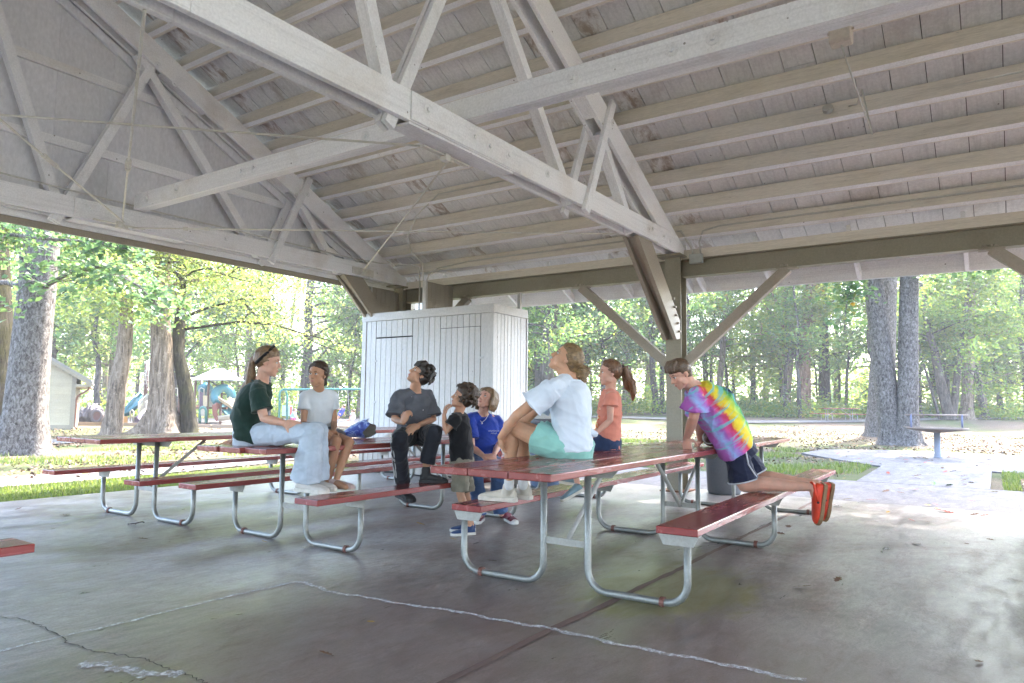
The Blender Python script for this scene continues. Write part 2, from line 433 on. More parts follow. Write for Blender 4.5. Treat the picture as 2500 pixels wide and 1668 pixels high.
# ------------------------------------------------------------------ storage cabinet under the eave
CABW = paint('cabinet_white_paint', (.50, .485, .465), (.34, .29, .24), .45, .5, (1, 1, .6), .2, fine=40, big=1.6, wood=.6, grime=.6)
cab = thing('storage_cabinet', 'tall white board sided storage cabinet with two padlocked doors under the eave', 'cabinet', (0, 0, 0))
x0, x1, y0, y1, H = -.78, .09, 2.456, 5.04, 2.5
MB().box(x0+.022, x1-.022, y0+.022, y1-.022, .01, H-.02).build('carcass', GAP, cab)
front = [4.97, 4.87, 4.76, 4.645, 4.535, 4.42, 4.305, 4.195, 4.085, 3.975, 3.865, 3.755, 3.645, 3.535, 3.425, 3.315, 3.205, 3.1, 2.99, 2.88, 2.775, 2.67, 2.575]
ldoor = (3.975, 4.76); rdoor = (2.67, 3.425)
ld = sub('door', cab); rd = sub('door', cab)
zl, zr_ = 2.13, 2.21
for a, b in zip(front[1:], front[:-1]):
    ya, yb = a+(.009 if a in (3.975, 2.67) else .0035), b-(.009 if b in (4.76, 3.425) else .0035); pr = x0+rnd.uniform(0, .003)
    d = None
    if ldoor[0]-.01 <= a and b <= ldoor[1]+.01: d = (ld, zl, .022)
    if rdoor[0]-.01 <= a and b <= rdoor[1]+.01: d = (rd, zr_, .008)
    if d:
        MB().box(pr, pr+.02, ya, yb, .04, d[1]-d[2]).build('board', CABW, d[0], bevel=.002)
        MB().box(pr, pr+.02, ya, yb, d[1], H-.11).build('board', CABW, cab, bevel=.002)
    else:
        MB().box(pr, pr+.02, ya, yb, .02, H-.11).build('board', CABW, cab, bevel=.002)
MB().box(x0-.012, x0+.02, 2.436, 2.572, .02, H-.11).build('corner_board', CABW, cab, bevel=.003)
MB().box(x0-.012, x0+.02, 4.973, 5.06, .02, H-.11).build('corner_board', CABW, cab, bevel=.003)
MB().box(x0-.018, x0+.02, 2.43, 5.065, H-.107, H+.02).build('top_rail', CABW, cab, bevel=.003)
ys = y0; xx = x0+.03; k = 0
while xx < x1-.03:
    xb = min(xx+.086, x1)
    MB().box(xx+.003, xb-.003, ys-rnd.uniform(0, .003), ys+.02, .02, H-.11).build('board', CABW, cab, bevel=.002)
    xx = xb
MB().box(x0+.021, x1+.02, ys-.018, ys+.01, H-.107, H+.02).build('top_rail', CABW, cab, bevel=.003)
MB().box(x1+.001, x1+.03, ys-.016, ys+.1, .02, H-.11).build('corner_board', CABW, cab, bevel=.003)
MB().box(x1+.0, x1+.02, ys+.101, y1, .02, H-.11).build('back_panel', CABW, cab)
# stub partitions above the cabinet, hasp and hinges
for yp in (3.74, 4.92):
    n = 6
    for i in range(n):
        xa = -.74+i*.105; MB().box(xa+.002, xa+.103, yp, yp+.02, H+.001, 2.955+.02*(i % 2)*0).build('partition_board', KNEEM, cab)
    MB().box(-.785, -.745, yp-.02, yp+.05, H+.021, 2.965).build('partition_post', CABW, cab, bevel=.002)
MB().box(-.02, .03, 2.50, 2.55, H+.021, 2.777).build('top_post', CABW, cab)
mb = MB().box(-.80, -.785, 3.50, 3.66, 1.075, 1.125); mb.build('hasp', STEELW, cab)
mb = MB().box(-.83, -.80, 3.60, 3.65, 1.0, 1.06); mb.tube([(-.815, 3.612, 1.06), (-.815, 3.615, 1.095), (-.815, 3.635, 1.095), (-.815, 3.638, 1.06)], .005, 6); mb.build('padlock', plain('padlock_steel', (.25, .25, .26), .35, .9), cab)
for z in (.5, 1.1, 1.75):
    MB().box(-.79, -.781, 4.72, 4.84, z-.015, z+.015).build('hinge', CABW, cab)
    MB().box(-.79, -.781, 2.62, 2.71, z-.015, z+.015).build('hinge', CABW, cab)

# ------------------------------------------------------------------ wiring and the light
COND = paint('conduit_paint', (.56, .54, .49), (.38, .33, .26), .3, .5, grain=.05)
GREYP = paint('grey_box_paint', (.42, .45, .44), (.3, .3, .28), .3, .4, grain=.05)
def onp(x, y, h=.1, o=.012):
    x = x-(.05 if y < 0 else 0)      # on the uphill face of the purlin at x
    p = Vector((x, y, zb(x)))+ndir*h-tdir*(.03+o); return tuple(p)
xa, xb_ = PX[3], PX[0]
mb = MB().tube([onp(xa, -4.85), onp(xa, .0)], .012, 8)
tag(mb.build('conduit', COND, None, True), 'thin painted conduit along the purlin with the round junction box', 'conduit', 'electrical conduits under the roof')
mb = MB().tube([onp(xb_, -4.85), onp(xb_, -.62), onp(xb_, -.42, .05), (-.2, -.36, 3.18), (-.12, -.34, 3.12), (-.09, -.34, 3.04)], .012, 8)
tag(mb.build('conduit', COND, None, True), 'painted conduit along the lowest purlin bending down to the grey box', 'conduit', 'electrical conduits under the roof')
mb = MB().tube([onp(xb_, -.02), onp(xb_, -.12), (-.22, -.2, 3.22), (-.13, -.225, 3.14), (-.09, -.235, 3.04)], .012, 8)
tag(mb.build('conduit', COND, None, True), 'short conduit from the post truss bending down to the grey box', 'conduit', 'electrical conduits under the roof')
mb = MB().tube([onp(xb_, .15), onp(xb_, 3.4), onp(xb_, 3.75, .06), (-.5, 3.74, 3.2), (-.7, 3.74, 3.06), (-.74, 3.75, 2.97)], .012, 8)
tag(mb.build('conduit', COND, None, True), 'conduit from the middle truss bending down to the cabinet partition', 'conduit', 'electrical conduits under the roof')
mb = MB().tube([onp(PX[3], .2), onp(PX[3], 2.9), (-1.5, 3.3, 3.75), (-1.2, 3.75, 3.55), (-.85, 3.98, 3.42), (-.55, 4.02, 3.3), (-.5, 4.03, 3.0), (-.5, 4.03, 2.55)], .01, 8)
tag(mb.build('conduit', COND, None, True), 'conduit angling off the purlin and dropping behind the partitions to the cabinet top', 'conduit', 'electrical conduits under the roof')
mb = MB().tube([(-6.9, 4.78, 3.36), (-4.8, 4.78, 3.34), (-4.4, 4.78, 3.33), (-1.3, 4.76, 3.32), (-.9, 4.6, 3.3), (-.6, 4.2, 3.28), (-.53, 4.1, 3.25), (-.53, 4.08, 3.0), (-.53, 4.08, 2.55)], .01, 8)
tag(mb.build('conduit', COND, None, True), 'long conduit on the gable truss lower chord ending at the cabinet', 'conduit', 'electrical conduits under the roof')
jb = MB().box(-.135, -.078, -.37, -.2, 2.93, 3.05); jb.box(-.139, -.135, -.362, -.208, 2.938, 3.042)
jo = tag(jb.build('junction_box', GREYP, None, bevel=.004), 'square grey junction box on the eave beam beside the steel post', 'junction box')
p = Vector(onp(xa, -2.16))
mb = MB().disc(p+ndir*.0, -tdir, .05, .045, 16); tag(mb.build('junction_box', COND, None, bevel=.003), 'round painted junction box on the purlin conduit', 'junction box')
LGT = paint('yellowed_plastic', (.58, .52, .45), (.40, .34, .26), .4, .35, grain=.05)
def roofpt(px, py, off):
    d = FW*FPX+RT*(px-1250)-UP*(py-834); t = (off-S*CAM[0]-CAM[2])/(d[2]+S*d[0]); return Vector(CAM+d*t)
lp = roofpt(2052, 58, 3.14-.01)
lt = thing('ceiling_light', 'boxy yellowed ceiling light hanging under a purlin behind the long strut', 'light', lp)
MB().box(-.09, .09, -.075, .075, -.02, .02).build('housing', LGT, lt, bevel=.01, off=(0, 0, 0))
mb = MB().prism([(-.1, .02-.04), (.1, -.02), (.08, -.17), (.05, -.19), (-.05, -.19), (-.08, -.17)], 'Y', -.085, .085); mb.build('lens', LGT, lt, bevel=.012, off=(0, 0, 0))
for s_ in (-1, 1): MB().disc((0, s_*.085, -.07), (0, s_, 0), .012, .02, 8).build('clip', LGT, lt, off=(0, 0, 0))
q0 = lp+Vector((0, 0, -.19)); q1 = Vector(onp(xa, -2.30))
mb = MB().tube([q0, q0+Vector((.3, -.08, -.35)), q0+Vector((.8, -.12, -.55)), q0.lerp(q1, .65)+Vector((0, -.16, -.06)), q0.lerp(q1, .9)+Vector((0, -.12, -.05)), q1+Vector((0, -.05, 0))], .008, 6)
tag(mb.build('cord', COND, None, True), 'loose white cord looping from the ceiling light to the round box', 'cord')
# ------------------------------------------------------------------ ground
def hgt(x, y):
    d = (x-CAM[0])*FW[0]+(y-CAM[1])*FW[1]; s = (x-CAM[0])*RT[0]+(y-CAM[1])*RT[1]
    k = min(1, max(0, (s+14)/16))          # the rise lies to the right
    r = max(0, d-34); h = k*(.9*(1-math.exp(-r/16))+max(0, d-60)*.01)
    h += .05*sin(x*.31+1)*cos(y*.27)*min(1, max(0, (d-14)/10))
    return h-.035
def ground_sheet():
    mb = MB(); n = 150
    def cc(i, half): 
        t = i/n*2-1; return half*(.35*t+.65*t**3)
    idx = {}
    for i in range(n+1):
        for j in range(n+1):
            x, y = cc(i, 330)+10, cc(j, 330)+4
            mb.v.append((x, y, hgt(x, y)))
    for i in range(n):
        for j in range(n):
            a = i*(n+1)+j; mb.f.append((a, a+n+1, a+n+2, a+1))
    return mb
m, nt_, b, _ = newmat('lawn_and_litter')
v = coords(nt_)
n1 = noise(nt_, v, .16, 5, .6, .6); n2 = noise(nt_, v, 1.3, 6, .65); n3 = noise(nt_, v, 26, 4, .7)
gr = ramp(nt_, n2, [(.3, (.05, .075, .025)), (.55, (.085, .105, .04)), (.8, (.14, .14, .065))])
lf = ramp(nt_, n3, [(.25, (.05, .035, .025)), (.5, (.12, .09, .065)), (.75, (.21, .17, .135))])
fm = ramp(nt_, n1, [(.42, g3(0)), (.56, g3(1))])
f2 = ramp(nt_, n2, [(.35, g3(0)), (.6, g3(1))])
mm = nt_.nodes.new('ShaderNodeMath'); mm.operation = 'MAXIMUM'
m2 = nt_.nodes.new('ShaderNodeMath'); m2.operation = 'MULTIPLY'; nt_.links.new(f2.outputs[0], m2.inputs[0]); m2.inputs[1].default_value = .35
nt_.links.new(fm.outputs[0], mm.inputs[0]); nt_.links.new(m2.outputs[0], mm.inputs[1])
nt_.links.new(mix(nt_, mm.outputs[0], gr.outputs[0], lf.outputs[0]), b.inputs['Base Color'])
b.inputs['Roughness'].default_value = .95; b.inputs['Specular IOR Level'].default_value = .1
bump(nt_, b, n3, .8, .03)
LAWN = m
tag(ground_sheet().build('ground', LAWN, None, True), kind='structure')

def concrete(name, stops, wet=.38, streak=True, warm=.5):
    m, nt_, b, _ = newmat(name)
    v = coords(nt_); vs_ = coords(nt_, (.9, 2.6, 1), (0, 0, R(35)))
    n1 = noise(nt_, v, .7, 9, .72, .4); n2 = noise(nt_, vs_, 2.2, 8, .68, .6); n3 = noise(nt_, v, 85, 6, .8); n4 = noise(nt_, vs_, 9, 6, .75, .8)
    c = ramp(nt_, n1, stops).outputs[0]
    c = mix(nt_, 1.0, c, ramp(nt_, n2, [(.30, g3(.55)), (.5, g3(1.0)), (.70, g3(1.38))]).outputs[0], 'MULTIPLY')
    c = mix(nt_, 1.0, c, ramp(nt_, n4, [(.34, g3(.68)), (.52, g3(1.0)), (.70, g3(1.28))]).outputs[0], 'MULTIPLY')
    c = mix(nt_, 1.0, c, ramp(nt_, n3, [(.30, g3(.55)), (.5, g3(1.0)), (.70, g3(1.35))]).outputs[0], 'MULTIPLY')
    # pits and dark specks
    vo = nt_.nodes.new('ShaderNodeTexVoronoi'); vo.inputs['Scale'].default_value = 34; nt_.links.new(v, vo.inputs['Vector'])
    sp = ramp(nt_, vo.outputs['Distance'], [(.05, g3(.55)), (.13, g3(1))])
    c = mix(nt_, ramp(nt_, n4, [(.55, g3(0)), (.62, g3(.75))]).outputs[0], c, mix(nt_, 1.0, c, sp.outputs[0], 'MULTIPLY'))
    return m, nt_, b, c, n1, n2, n3, n4
m, nt_, b, c, n1, n2, n3, n4 = concrete('worn_floor_concrete', [(.36, (.135, .10, .088)), (.45, (.20, .168, .152)), (.53, (.262, .236, .222)), (.60, (.225, .193, .175)), (.68, (.16, .125, .11))])
# mossy film under the near table, reddish old floor paint towards the open front
geo = nt_.nodes.new('ShaderNodeNewGeometry')
def blob(cx, cy, rx, ry, n_, edge=.35):
    mp = nt_.nodes.new('ShaderNodeMapping'); mp.vector_type = 'TEXTURE'; mp.inputs['Location'].default_value = (cx, cy, 0); mp.inputs['Scale'].default_value = (rx, ry, 1)
    nt_.links.new(geo.outputs['Position'], mp.inputs[0])
    ln = nt_.nodes.new('ShaderNodeVectorMath'); ln.operation = 'LENGTH'; nt_.links.new(mp.outputs[0], ln.inputs[0])
    ad = nt_.nodes.new('ShaderNodeMath'); ad.operation = 'MULTIPLY_ADD'; nt_.links.new(n_, ad.inputs[0]); ad.inputs[1].default_value = -1.4; nt_.links.new(ln.outputs['Value'], ad.inputs[2])
    return ramp(nt_, ad.outputs[0], [(0, g3(1)), (edge, g3(0))]).outputs[0]
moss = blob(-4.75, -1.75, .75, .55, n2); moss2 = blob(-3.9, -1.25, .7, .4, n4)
red = blob(-6.6, -2.1, 1.6, 2.2, n1, .5)
c = mix(nt_, mix(nt_, .6, (0, 0, 0), red), c, (.15, .10, .087))
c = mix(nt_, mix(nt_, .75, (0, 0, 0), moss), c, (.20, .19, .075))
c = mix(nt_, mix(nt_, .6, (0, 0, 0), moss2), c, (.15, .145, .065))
nt_.links.new(c, b.inputs['Base Color'])
rr = ramp(nt_, n2, [(.32, g3(.27)), (.5, g3(.38)), (.68, g3(.55))]); nt_.links.new(rr.outputs[0], b.inputs['Roughness'])
b.inputs['Specular IOR Level'].default_value = .45
bump(nt_, b, n3, .18, .003)
FLOOR = m
m, nt_, b, c, n1, n2, n3, n4 = concrete('pale_path_concrete', [(.3, (.085, .075, .075)), (.5, (.128, .116, .116)), (.7, (.10, .09, .09))])
nt_.links.new(c, b.inputs['Base Color']); b.inputs['Roughness'].default_value = .8; bump(nt_, b, n3, .3, .004)
PATHM = m
RED_J = paint('red_joint_filler', (.16, .105, .088), (.09, .055, .05), .5, .7, grain=.4)
tag(MB().box(-16, .36, -12, 5.32, -.14, 0).build('pavilion_floor', FLOOR), kind='structure')
tag(MB().box(.385, 3.0, -12, 5.32, -.14, -.006).build('patio', PATHM), kind='structure')
tag(MB().box(.36, .385, -12, 5.32, -.1, -.012).build('floor_joint', RED_J), kind='structure')
def strip(pts, wd, z, jit, n=40, seed=1):
    rr_ = random.Random(seed); mb = MB(); P_ = []
    for (a, b_) in zip(pts[:-1], pts[1:]):
        for i in range(n):
            t = i/n; P_.append((a[0]+(b_[0]-a[0])*t, a[1]+(b_[1]-a[1])*t))
    P_.append(pts[-1]); b0 = 0; ph = rr_.uniform(0, 9)
    for i, p in enumerate(P_):
        q = P_[min(i+1, len(P_)-1)]; o = P_[max(i-1, 0)]
        d = Vector((q[0]-o[0], q[1]-o[1], 0)).normalized(); nn = Vector((-d.y, d.x, 0))
        w_ = wd*(1+jit*rr_.uniform(-1, 1)); sh = wd*jit*(sin(i*.5+ph)+sin(i*.17))*.5
        for s_ in (-1, 1): mb.v.append((p[0]+nn.x*(s_*w_/2+sh), p[1]+nn.y*(s_*w_/2+sh), z))
    for i in range(len(P_)-1): mb.f.append((2*i, 2*i+1, 2*i+3, 2*i+2))
    return mb
tag(strip([(-16, -1.62), (-6.7, -1.59), (-3.2, -1.62), (.35, -1.62)], .04, .003, .25, 40, 3).build('floor_joint', RED_J), kind='structure')
# chalk lines
m, nt_, b, out = newmat('white_chalk')
b.inputs['Base Color'].default_value = (.68, .68, .72, 1); b.inputs['Roughness'].default_value = .95
tr_ = nt_.nodes.new('ShaderNodeBsdfTransparent'); ms = nt_.nodes.new('ShaderNodeMixShader')
cn = noise(nt_, coords(nt_), 38, 6, .8); cr = ramp(nt_, cn, [(.40, g3(0)), (.60, g3(.85))])
nt_.links.new(cr.outputs[0], ms.inputs[0]); nt_.links.new(tr_.outputs[0], ms.inputs[1]); nt_.links.new(b.outputs[0], ms.inputs[2]); nt_.links.new(ms.outputs[0], out.inputs[0])
CHALK = m
tag(strip([(-5.99, .13), (-6.03, -.25), (-5.98, -.62), (-5.905, -1.1), (-5.87, -1.6), (-5.86, -2.2), (-5.82, -2.75)], .034, .004, .45, 30, 5).build('chalk_line', CHALK), 'thick wavy white chalk line crossing the red floor joint', 'chalk line', 'chalk lines on the floor')
tag(strip([(-5.99, .14), (-6.5, .17), (-7.0, .16), (-7.6, .19), (-8.2, .2)], .02, .0045, .4, 40, 6).build('chalk_line', CHALK), 'thin straight white chalk line running to the left edge', 'chalk line', 'chalk lines on the floor')
tag(strip([(-7.42, -.25), (-7.35, -.42), (-7.25, -.7)], .06, .0045, .5, 20, 8).build('chalk_line', CHALK), 'short smudged chalk mark in the lower left corner', 'chalk line', 'chalk lines on the floor')
CRACK = plain('crack_dark', (.035, .03, .028), .9)
def crack(pts, wd, seed):
    rr_ = random.Random(seed); P_ = []
    for a, b_ in zip(pts[:-1], pts[1:]):
        for i in range(9):
            t = i/9; P_.append((a[0]+(b_[0]-a[0])*t+rr_.uniform(-.012, .012), a[1]+(b_[1]-a[1])*t+rr_.uniform(-.012, .012)))
    return strip(P_, wd, .0032, .6, 2, seed)
pts = [tuple(at(*p, Z=0)[:2]) for p in ((0, 1507), (60, 1515), (95, 1528), (140, 1553), (175, 1574), (230, 1592), (290, 1600), (360, 1612), (400, 1630), (470, 1655), (510, 1672))]
tag(crack(pts, .0045, 3).build('floor_crack', CRACK), kind='structure')
pts = [tuple(at(*p, Z=0)[:2]) for p in ((1640, 1345), (1700, 1338), (1770, 1325), (1820, 1306), (1850, 1290), (1905, 1268))]
tag(crack(pts, .006, 4).build('floor_crack', CRACK), kind='structure')
# paths
def sheet(name, poly, z, mat):
    mb = MB(); mb.prism(poly, 'Z', z-.1, z); return tag(mb.build(name, mat), kind='structure')
sheet('barbecue_path', [(3.0, -1.62), (6.4, -1.55), (7.6, -.6), (9.4, .55), (11.4, .4), (12.4, -1.2), (12.2, -3.4), (11.6, -12), (6.6, -12), (6.5, -3.3), (3.0, -3.3)], -.004, PATHM)
def ribbon(name, pts, wd, mat, up=.03):
    mb = MB(); P_ = []
    for a, b_ in zip(pts[:-1], pts[1:]):
        for i in range(14): P_.append(Vector((a[0]+(b_[0]-a[0])*i/14, a[1]+(b_[1]-a[1])*i/14, 0)))
    P_.append(Vector((*pts[-1], 0)))
    for i, p in enumerate(P_):
        d = (P_[min(i+1, len(P_)-1)]-P_[max(i-1, 0)]).normalized(); nn = Vector((-d.y, d.x, 0))
        for s_ in (-1, 1):
            q = p+nn*s_*wd/2; mb.v.append((q.x, q.y, hgt(q.x, q.y)+up))
    for i in range(len(P_)-1): mb.f.append((2*i, 2*i+1, 2*i+3, 2*i+2))
    return tag(mb.build(name, mat), kind='structure')
ribbon('far_path', [(27, 40), (29, 20), (30.5, 8), (40, 1), (52, -5), (70, -14)], 1.6, PATHM, .06)
# sidewalk beyond the strip of grass on the left
a0 = at(0, 1142, Z=0); 
ribbon('side_path', [(-22, 8.2), (-8, 7.7), (-4, 7.6), (-1, 8.1), (3, 9.5), (8, 12.5)], 1.35, PATHM, .02)
ribbon('playground_path', [(-10, 15.2), (-3, 15.6), (1.5, 17.6), (6, 19.5), (14, 25)], 1.5, PATHM, .03)
# ------------------------------------------------------------------ air
m = bpy.data.materials.new('haze_air'); m.use_nodes = True; nt_ = m.node_tree; nt_.nodes.clear()
out = nt_.nodes.new('ShaderNodeOutputMaterial'); pv = nt_.nodes.new('ShaderNodeVolumePrincipled')
pv.inputs['Color'].default_value = (.95, .97, 1, 1); pv.inputs['Density'].default_value = 0.0013; pv.inputs['Anisotropy'].default_value = .15
nt_.links.new(pv.outputs[0], out.inputs['Volume'])
tag(MB().box(-345, 345, -345, 345, -2.5, 42).build('haze', m), kind='stuff', label='thin bright summer haze in the air', cat='haze')
# ------------------------------------------------------------------ picnic tables
def redpaint(name, base, wear):
    m, nt_, b, _ = newmat(name)
    v = coords(nt_, (.5, 3, 3)); v2 = coords(nt_)
    n1 = noise(nt_, v, 5, 7, .65, .6); n2 = noise(nt_, v2, 60, 4, .6); n3 = noise(nt_, v2, 9, 6, .7, .5)
    c = ramp(nt_, n1, [(.3, tuple(x*.78 for x in base)), (.55, base), (.75, tuple(min(1, x*1.2+.012) for x in base))]).outputs[0]
    c = mix(nt_, ramp(nt_, n3, [(.62, g3(0)), (.75, g3(wear))]).outputs[0], c, (.30, .17, .15))
    nt_.links.new(c, b.inputs['Base Color'])
    nt_.links.new(ramp(nt_, n1, [(.3, g3(.16)), (.7, g3(.32))]).outputs[0], b.inputs['Roughness'])
    b.inputs['Specular IOR Level'].default_value = .55
    bump(nt_, b, n2, .12, .002)
    return m
REDT = redpaint('red_table_paint', (.25, .056, .048), .5)
REDB = redpaint('red_bench_paint', (.25, .042, .037), .25)
GALV = paint('galvanised_steel', (.26, .265, .25), (.17, .17, .155), .5, .42, grain=.08, fine=80, big=6, metal=.55, spec=.5)
GALVD = paint('weathered_bracket', (.36, .35, .32), (.24, .21, .18), .5, .6, grain=.1, fine=60, big=8)
RUST = paint('rusty_clamp', (.15, .06, .045), (.08, .05, .04), .5, .7)
TT, TB, WT, BO, BW, OU, IN, TR = .76, .437, .236, .589, .235, .75, .15, .021
def make_table(name, label, loc, rz, L, bs, be, frames, shifts=(0, 0, 0), group='red picnic tables under the roof'):
    t = thing(name, label, 'picnic table', loc, rz, group)
    o0 = (0, 0, 0)
    th = .04
    for i, y in enumerate((.249, 0, -.249)):
        MB().box(shifts[i], L+rnd.uniform(-.01, .01), y-.122, y+.122, TT-th, TT-rnd.uniform(0, .002)).build('table_plank', REDT, t, bevel=.006, off=o0)
    for s_ in (1, -1):
        y = s_*(BO+BW/2)
        MB().box(bs, be, y-BW/2, y+BW/2, TB-th, TB).build('bench_plank', REDB, t, bevel=.005, off=o0)
    bolts = MB()
    for fi, F in enumerate(frames):
        for s_ in (1, -1):
            pts = [(F, s_*OU, TB-th)]
            rb = .12
            for k in range(7):
                a = k/6*pi/2; pts.append((F, s_*(OU-rb+rb*cos(a)), TR+rb-rb*sin(a)))
            for k in range(7):
                a = k/6*pi/2; pts.append((F, s_*(IN+rb-rb*sin(a)), TR+rb-rb*cos(a)))
            pts.append((F, s_*IN, TT-th-.01))
            lf = MB().tube(pts, TR, 10).build('leg_frame', GALV, t, True, off=o0)
            c = MB().tube([(F, s_*(OU-rb-.035), TR), (F, s_*(OU-rb-.010), TR)], TR+.008, 10)
            c.box(F-.012, F+.012, s_*(OU-rb-.022)-.012, s_*(OU-rb-.022)+.012, .0, .03)
            c.build('clamp', RUST, lf, off=o0)
            # bench bracket: angle iron with chamfered ends
            y = s_*(BO+BW/2)
            MB().prism([(y-.115, TB-th), (y+.115, TB-th), (y+.085, TB-th-.06), (y-.085, TB-th-.06)], 'X', F-.025, F-.021).box(F-.025, F+.03, y-.115, y+.115, TB-th-.005, TB-th-.0005).build('bench_bracket', GALVD, t, off=o0)
        MB().prism([(-.34, TT-th), (.34, TT-th), (.29, TT-th-.055), (-.29, TT-th-.055)], 'X', F+.022, F+.026).box(F-.03, F+.026, -.34, .34, TT-th-.005, TT-th-.0005).build('top_bracket', GALVD, t, off=o0)
        MB().box(F-.003, F+.003, -IN, IN, .255, .295).build('cross_bar', GALVD, t, off=o0)
        dirs = (1,) if fi == 0 else ((-1,) if fi == len(frames)-1 else (-1, 1))
        for d in dirs:
            MB().tube([(F+d*.012, 0, .262), (F+d*.06, 0, .31), (F+d*.56, 0, TT-th-.04), (F+d*.6, 0, TT-th-.004)], [.012, .016, .016, .012], 8).build('brace', GALVD, t, off=o0)
        for y in (.31, .19, .06, -.06, -.19, -.31): bolts.disc((F-.012, y, TT-.0005), (0, 0, 1), .011, .002, 8)
        for s_ in (1, -1):
            for q in (-.05, .05): bolts.disc((F, s_*(BO+BW/2)+q, TB-.0005), (0, 0, 1), .01, .002, 8)
    bolts.build('bolt_heads', RUST, t, off=o0)
    return t
TN = make_table('picnic_table', 'nearest red picnic table, its top jutting past the benches', (-5.991, -1.279, 0), R(1.256), 5.27, .779, 5.27, (.827, 2.817, 4.908), (0, .0, .0))
TC = make_table('picnic_table', 'red picnic table with the open chip bag on it', (-5.74, 1.163, 0), R(-.2), 4.75, .06, 4.75, (.53, 2.52, 4.4), (-.08, -.06, -.02))
TBk = make_table('picnic_table', 'red picnic table nearest the gable end, in front of the cabinet', (-5.93, 3.13, 0), R(1.0), 4.85, .1, 4.75, (.63, 2.62, 4.55))
TL = make_table('picnic_table', 'red picnic table of which one bench end shows at the left edge', (-12.6, 1.035, 0), 0, 5.1, .2, 5.18, (.7, 2.6, 4.5))
TRt = make_table('picnic_table', 'red picnic table of which only a bench end shows at the right edge', (-5.2, -4.385, 0), R(-.3), 4.6, .1, 4.68, (.6, 2.5, 4.3))
# ------------------------------------------------------------------ trees
def leafmat(name, cols, trans=.6, tcol=None, rough=.5):
    m, nt_, b, out = newmat(name)
    geo = nt_.nodes.new('ShaderNodeNewGeometry')
    oi = nt_.nodes.new('ShaderNodeObjectInfo')
    n1 = noise(nt_, coords(nt_), .45, 3, .6)
    ad = nt_.nodes.new('ShaderNodeMath'); ad.operation = 'MULTIPLY_ADD'
    nt_.links.new(geo.outputs['Random Per Island'], ad.inputs[0]); ad.inputs[1].default_value = .62
    m2 = nt_.nodes.new('ShaderNodeMath'); m2.operation = 'MULTIPLY_ADD'; nt_.links.new(n1, m2.inputs[0]); m2.inputs[1].default_value = .75; m2.inputs[2].default_value = -.2
    nt_.links.new(m2.outputs[0], ad.inputs[2])
    a2 = nt_.nodes.new('ShaderNodeMath'); a2.operation = 'MULTIPLY_ADD'; nt_.links.new(oi.outputs['Random'], a2.inputs[0]); a2.inputs[1].default_value = .16; nt_.links.new(ad.outputs[0], a2.inputs[2])
    c = ramp(nt_, a2.outputs[0], cols)
    nt_.links.new(c.outputs[0], b.inputs['Base Color']); b.inputs['Roughness'].default_value = rough; b.inputs['Specular IOR Level'].default_value = .45
    tr_ = nt_.nodes.new('ShaderNodeBsdfTranslucent')
    tc = mix(nt_, 1.0, c.outputs[0], tcol or (3.6, 3.3, 1.9), 'MULTIPLY')
    nt_.links.new(tc, tr_.inputs[0])
    ms = nt_.nodes.new('ShaderNodeMixShader'); ms.inputs[0].default_value = trans
    nt_.links.new(b.outputs[0], ms.inputs[1]); nt_.links.new(tr_.outputs[0], ms.inputs[2]); nt_.links.new(ms.outputs[0], out.inputs[0])
    return m
LEAF = leafmat('broadleaf_foliage', [(.1, (.035, .075, .03)), (.4, (.06, .11, .03)), (.65, (.09, .125, .028)), (.93, (.12, .125, .03)), (1.0, (.17, .10, .025))])
LEAFB = leafmat('cool_foliage', [(.1, (.03, .068, .042)), (.45, (.05, .10, .05)), (.75, (.075, .12, .04)), (.97, (.10, .12, .035)), (1.0, (.16, .11, .03))])
LEAFP = leafmat('pale_feathery_foliage', [(.1, (.06, .095, .04)), (.5, (.095, .135, .05)), (.95, (.13, .145, .055)), (1.0, (.18, .13, .04))])
LEAFN = leafmat('maple_foliage', [(.05, (.045, .085, .05)), (.5, (.065, .115, .06)), (.88, (.095, .14, .055)), (.97, (.17, .15, .04)), (1.0, (.28, .17, .02))], .45, (2.4, 2.4, 1.7), .32)
def bark(name, a, b_, scale=14, stretch=(1, 1, .22), moss=None):
    m, nt_, b, _ = newmat(name)
    v = coords(nt_, stretch); v0 = coords(nt_)
    n1 = noise(nt_, v, scale, 6, .7, .8); n2 = noise(nt_, v0, 2.2, 5, .6); n3 = noise(nt_, v0, 9, 5, .75)
    c = ramp(nt_, n1, [(.36, tuple(x*.35 for x in a)), (.48, a), (.66, b_)]).outputs[0]
    c = mix(nt_, ramp(nt_, n3, [(.55, g3(0)), (.7, g3(.55))]).outputs[0], c, tuple(min(.5, x*1.5) for x in b_))
    if moss: c = mix(nt_, ramp(nt_, n2, [(.45, g3(0)), (.62, g3(.7))]).outputs[0], c, moss)
    nt_.links.new(c, b.inputs['Base Color']); b.inputs['Roughness'].default_value = .95; b.inputs['Specular IOR Level'].default_value = .1
    bump(nt_, b, n1, 1.0, .05)
    return m
BARKG = bark('grey_lichened_bark', (.12, .105, .095), (.235, .22, .21), 20, (1, 1, .5))
BARKD = bark('dark_mossy_bark', (.03, .026, .02), (.07, .06, .045), 12, (1, 1, .16), (.04, .038, .016))
BARKT = bark('tan_bark', (.16, .12, .09), (.30, .24, .19), 12, (1, 1, .14))
BARKF = bark('forest_bark', (.06, .05, .045), (.13, .11, .10), 10, (1, 1, .2))
BARKR = bark('reddish_bark', (.17, .10, .07), (.30, .20, .15), 10, (1, 1, .14))

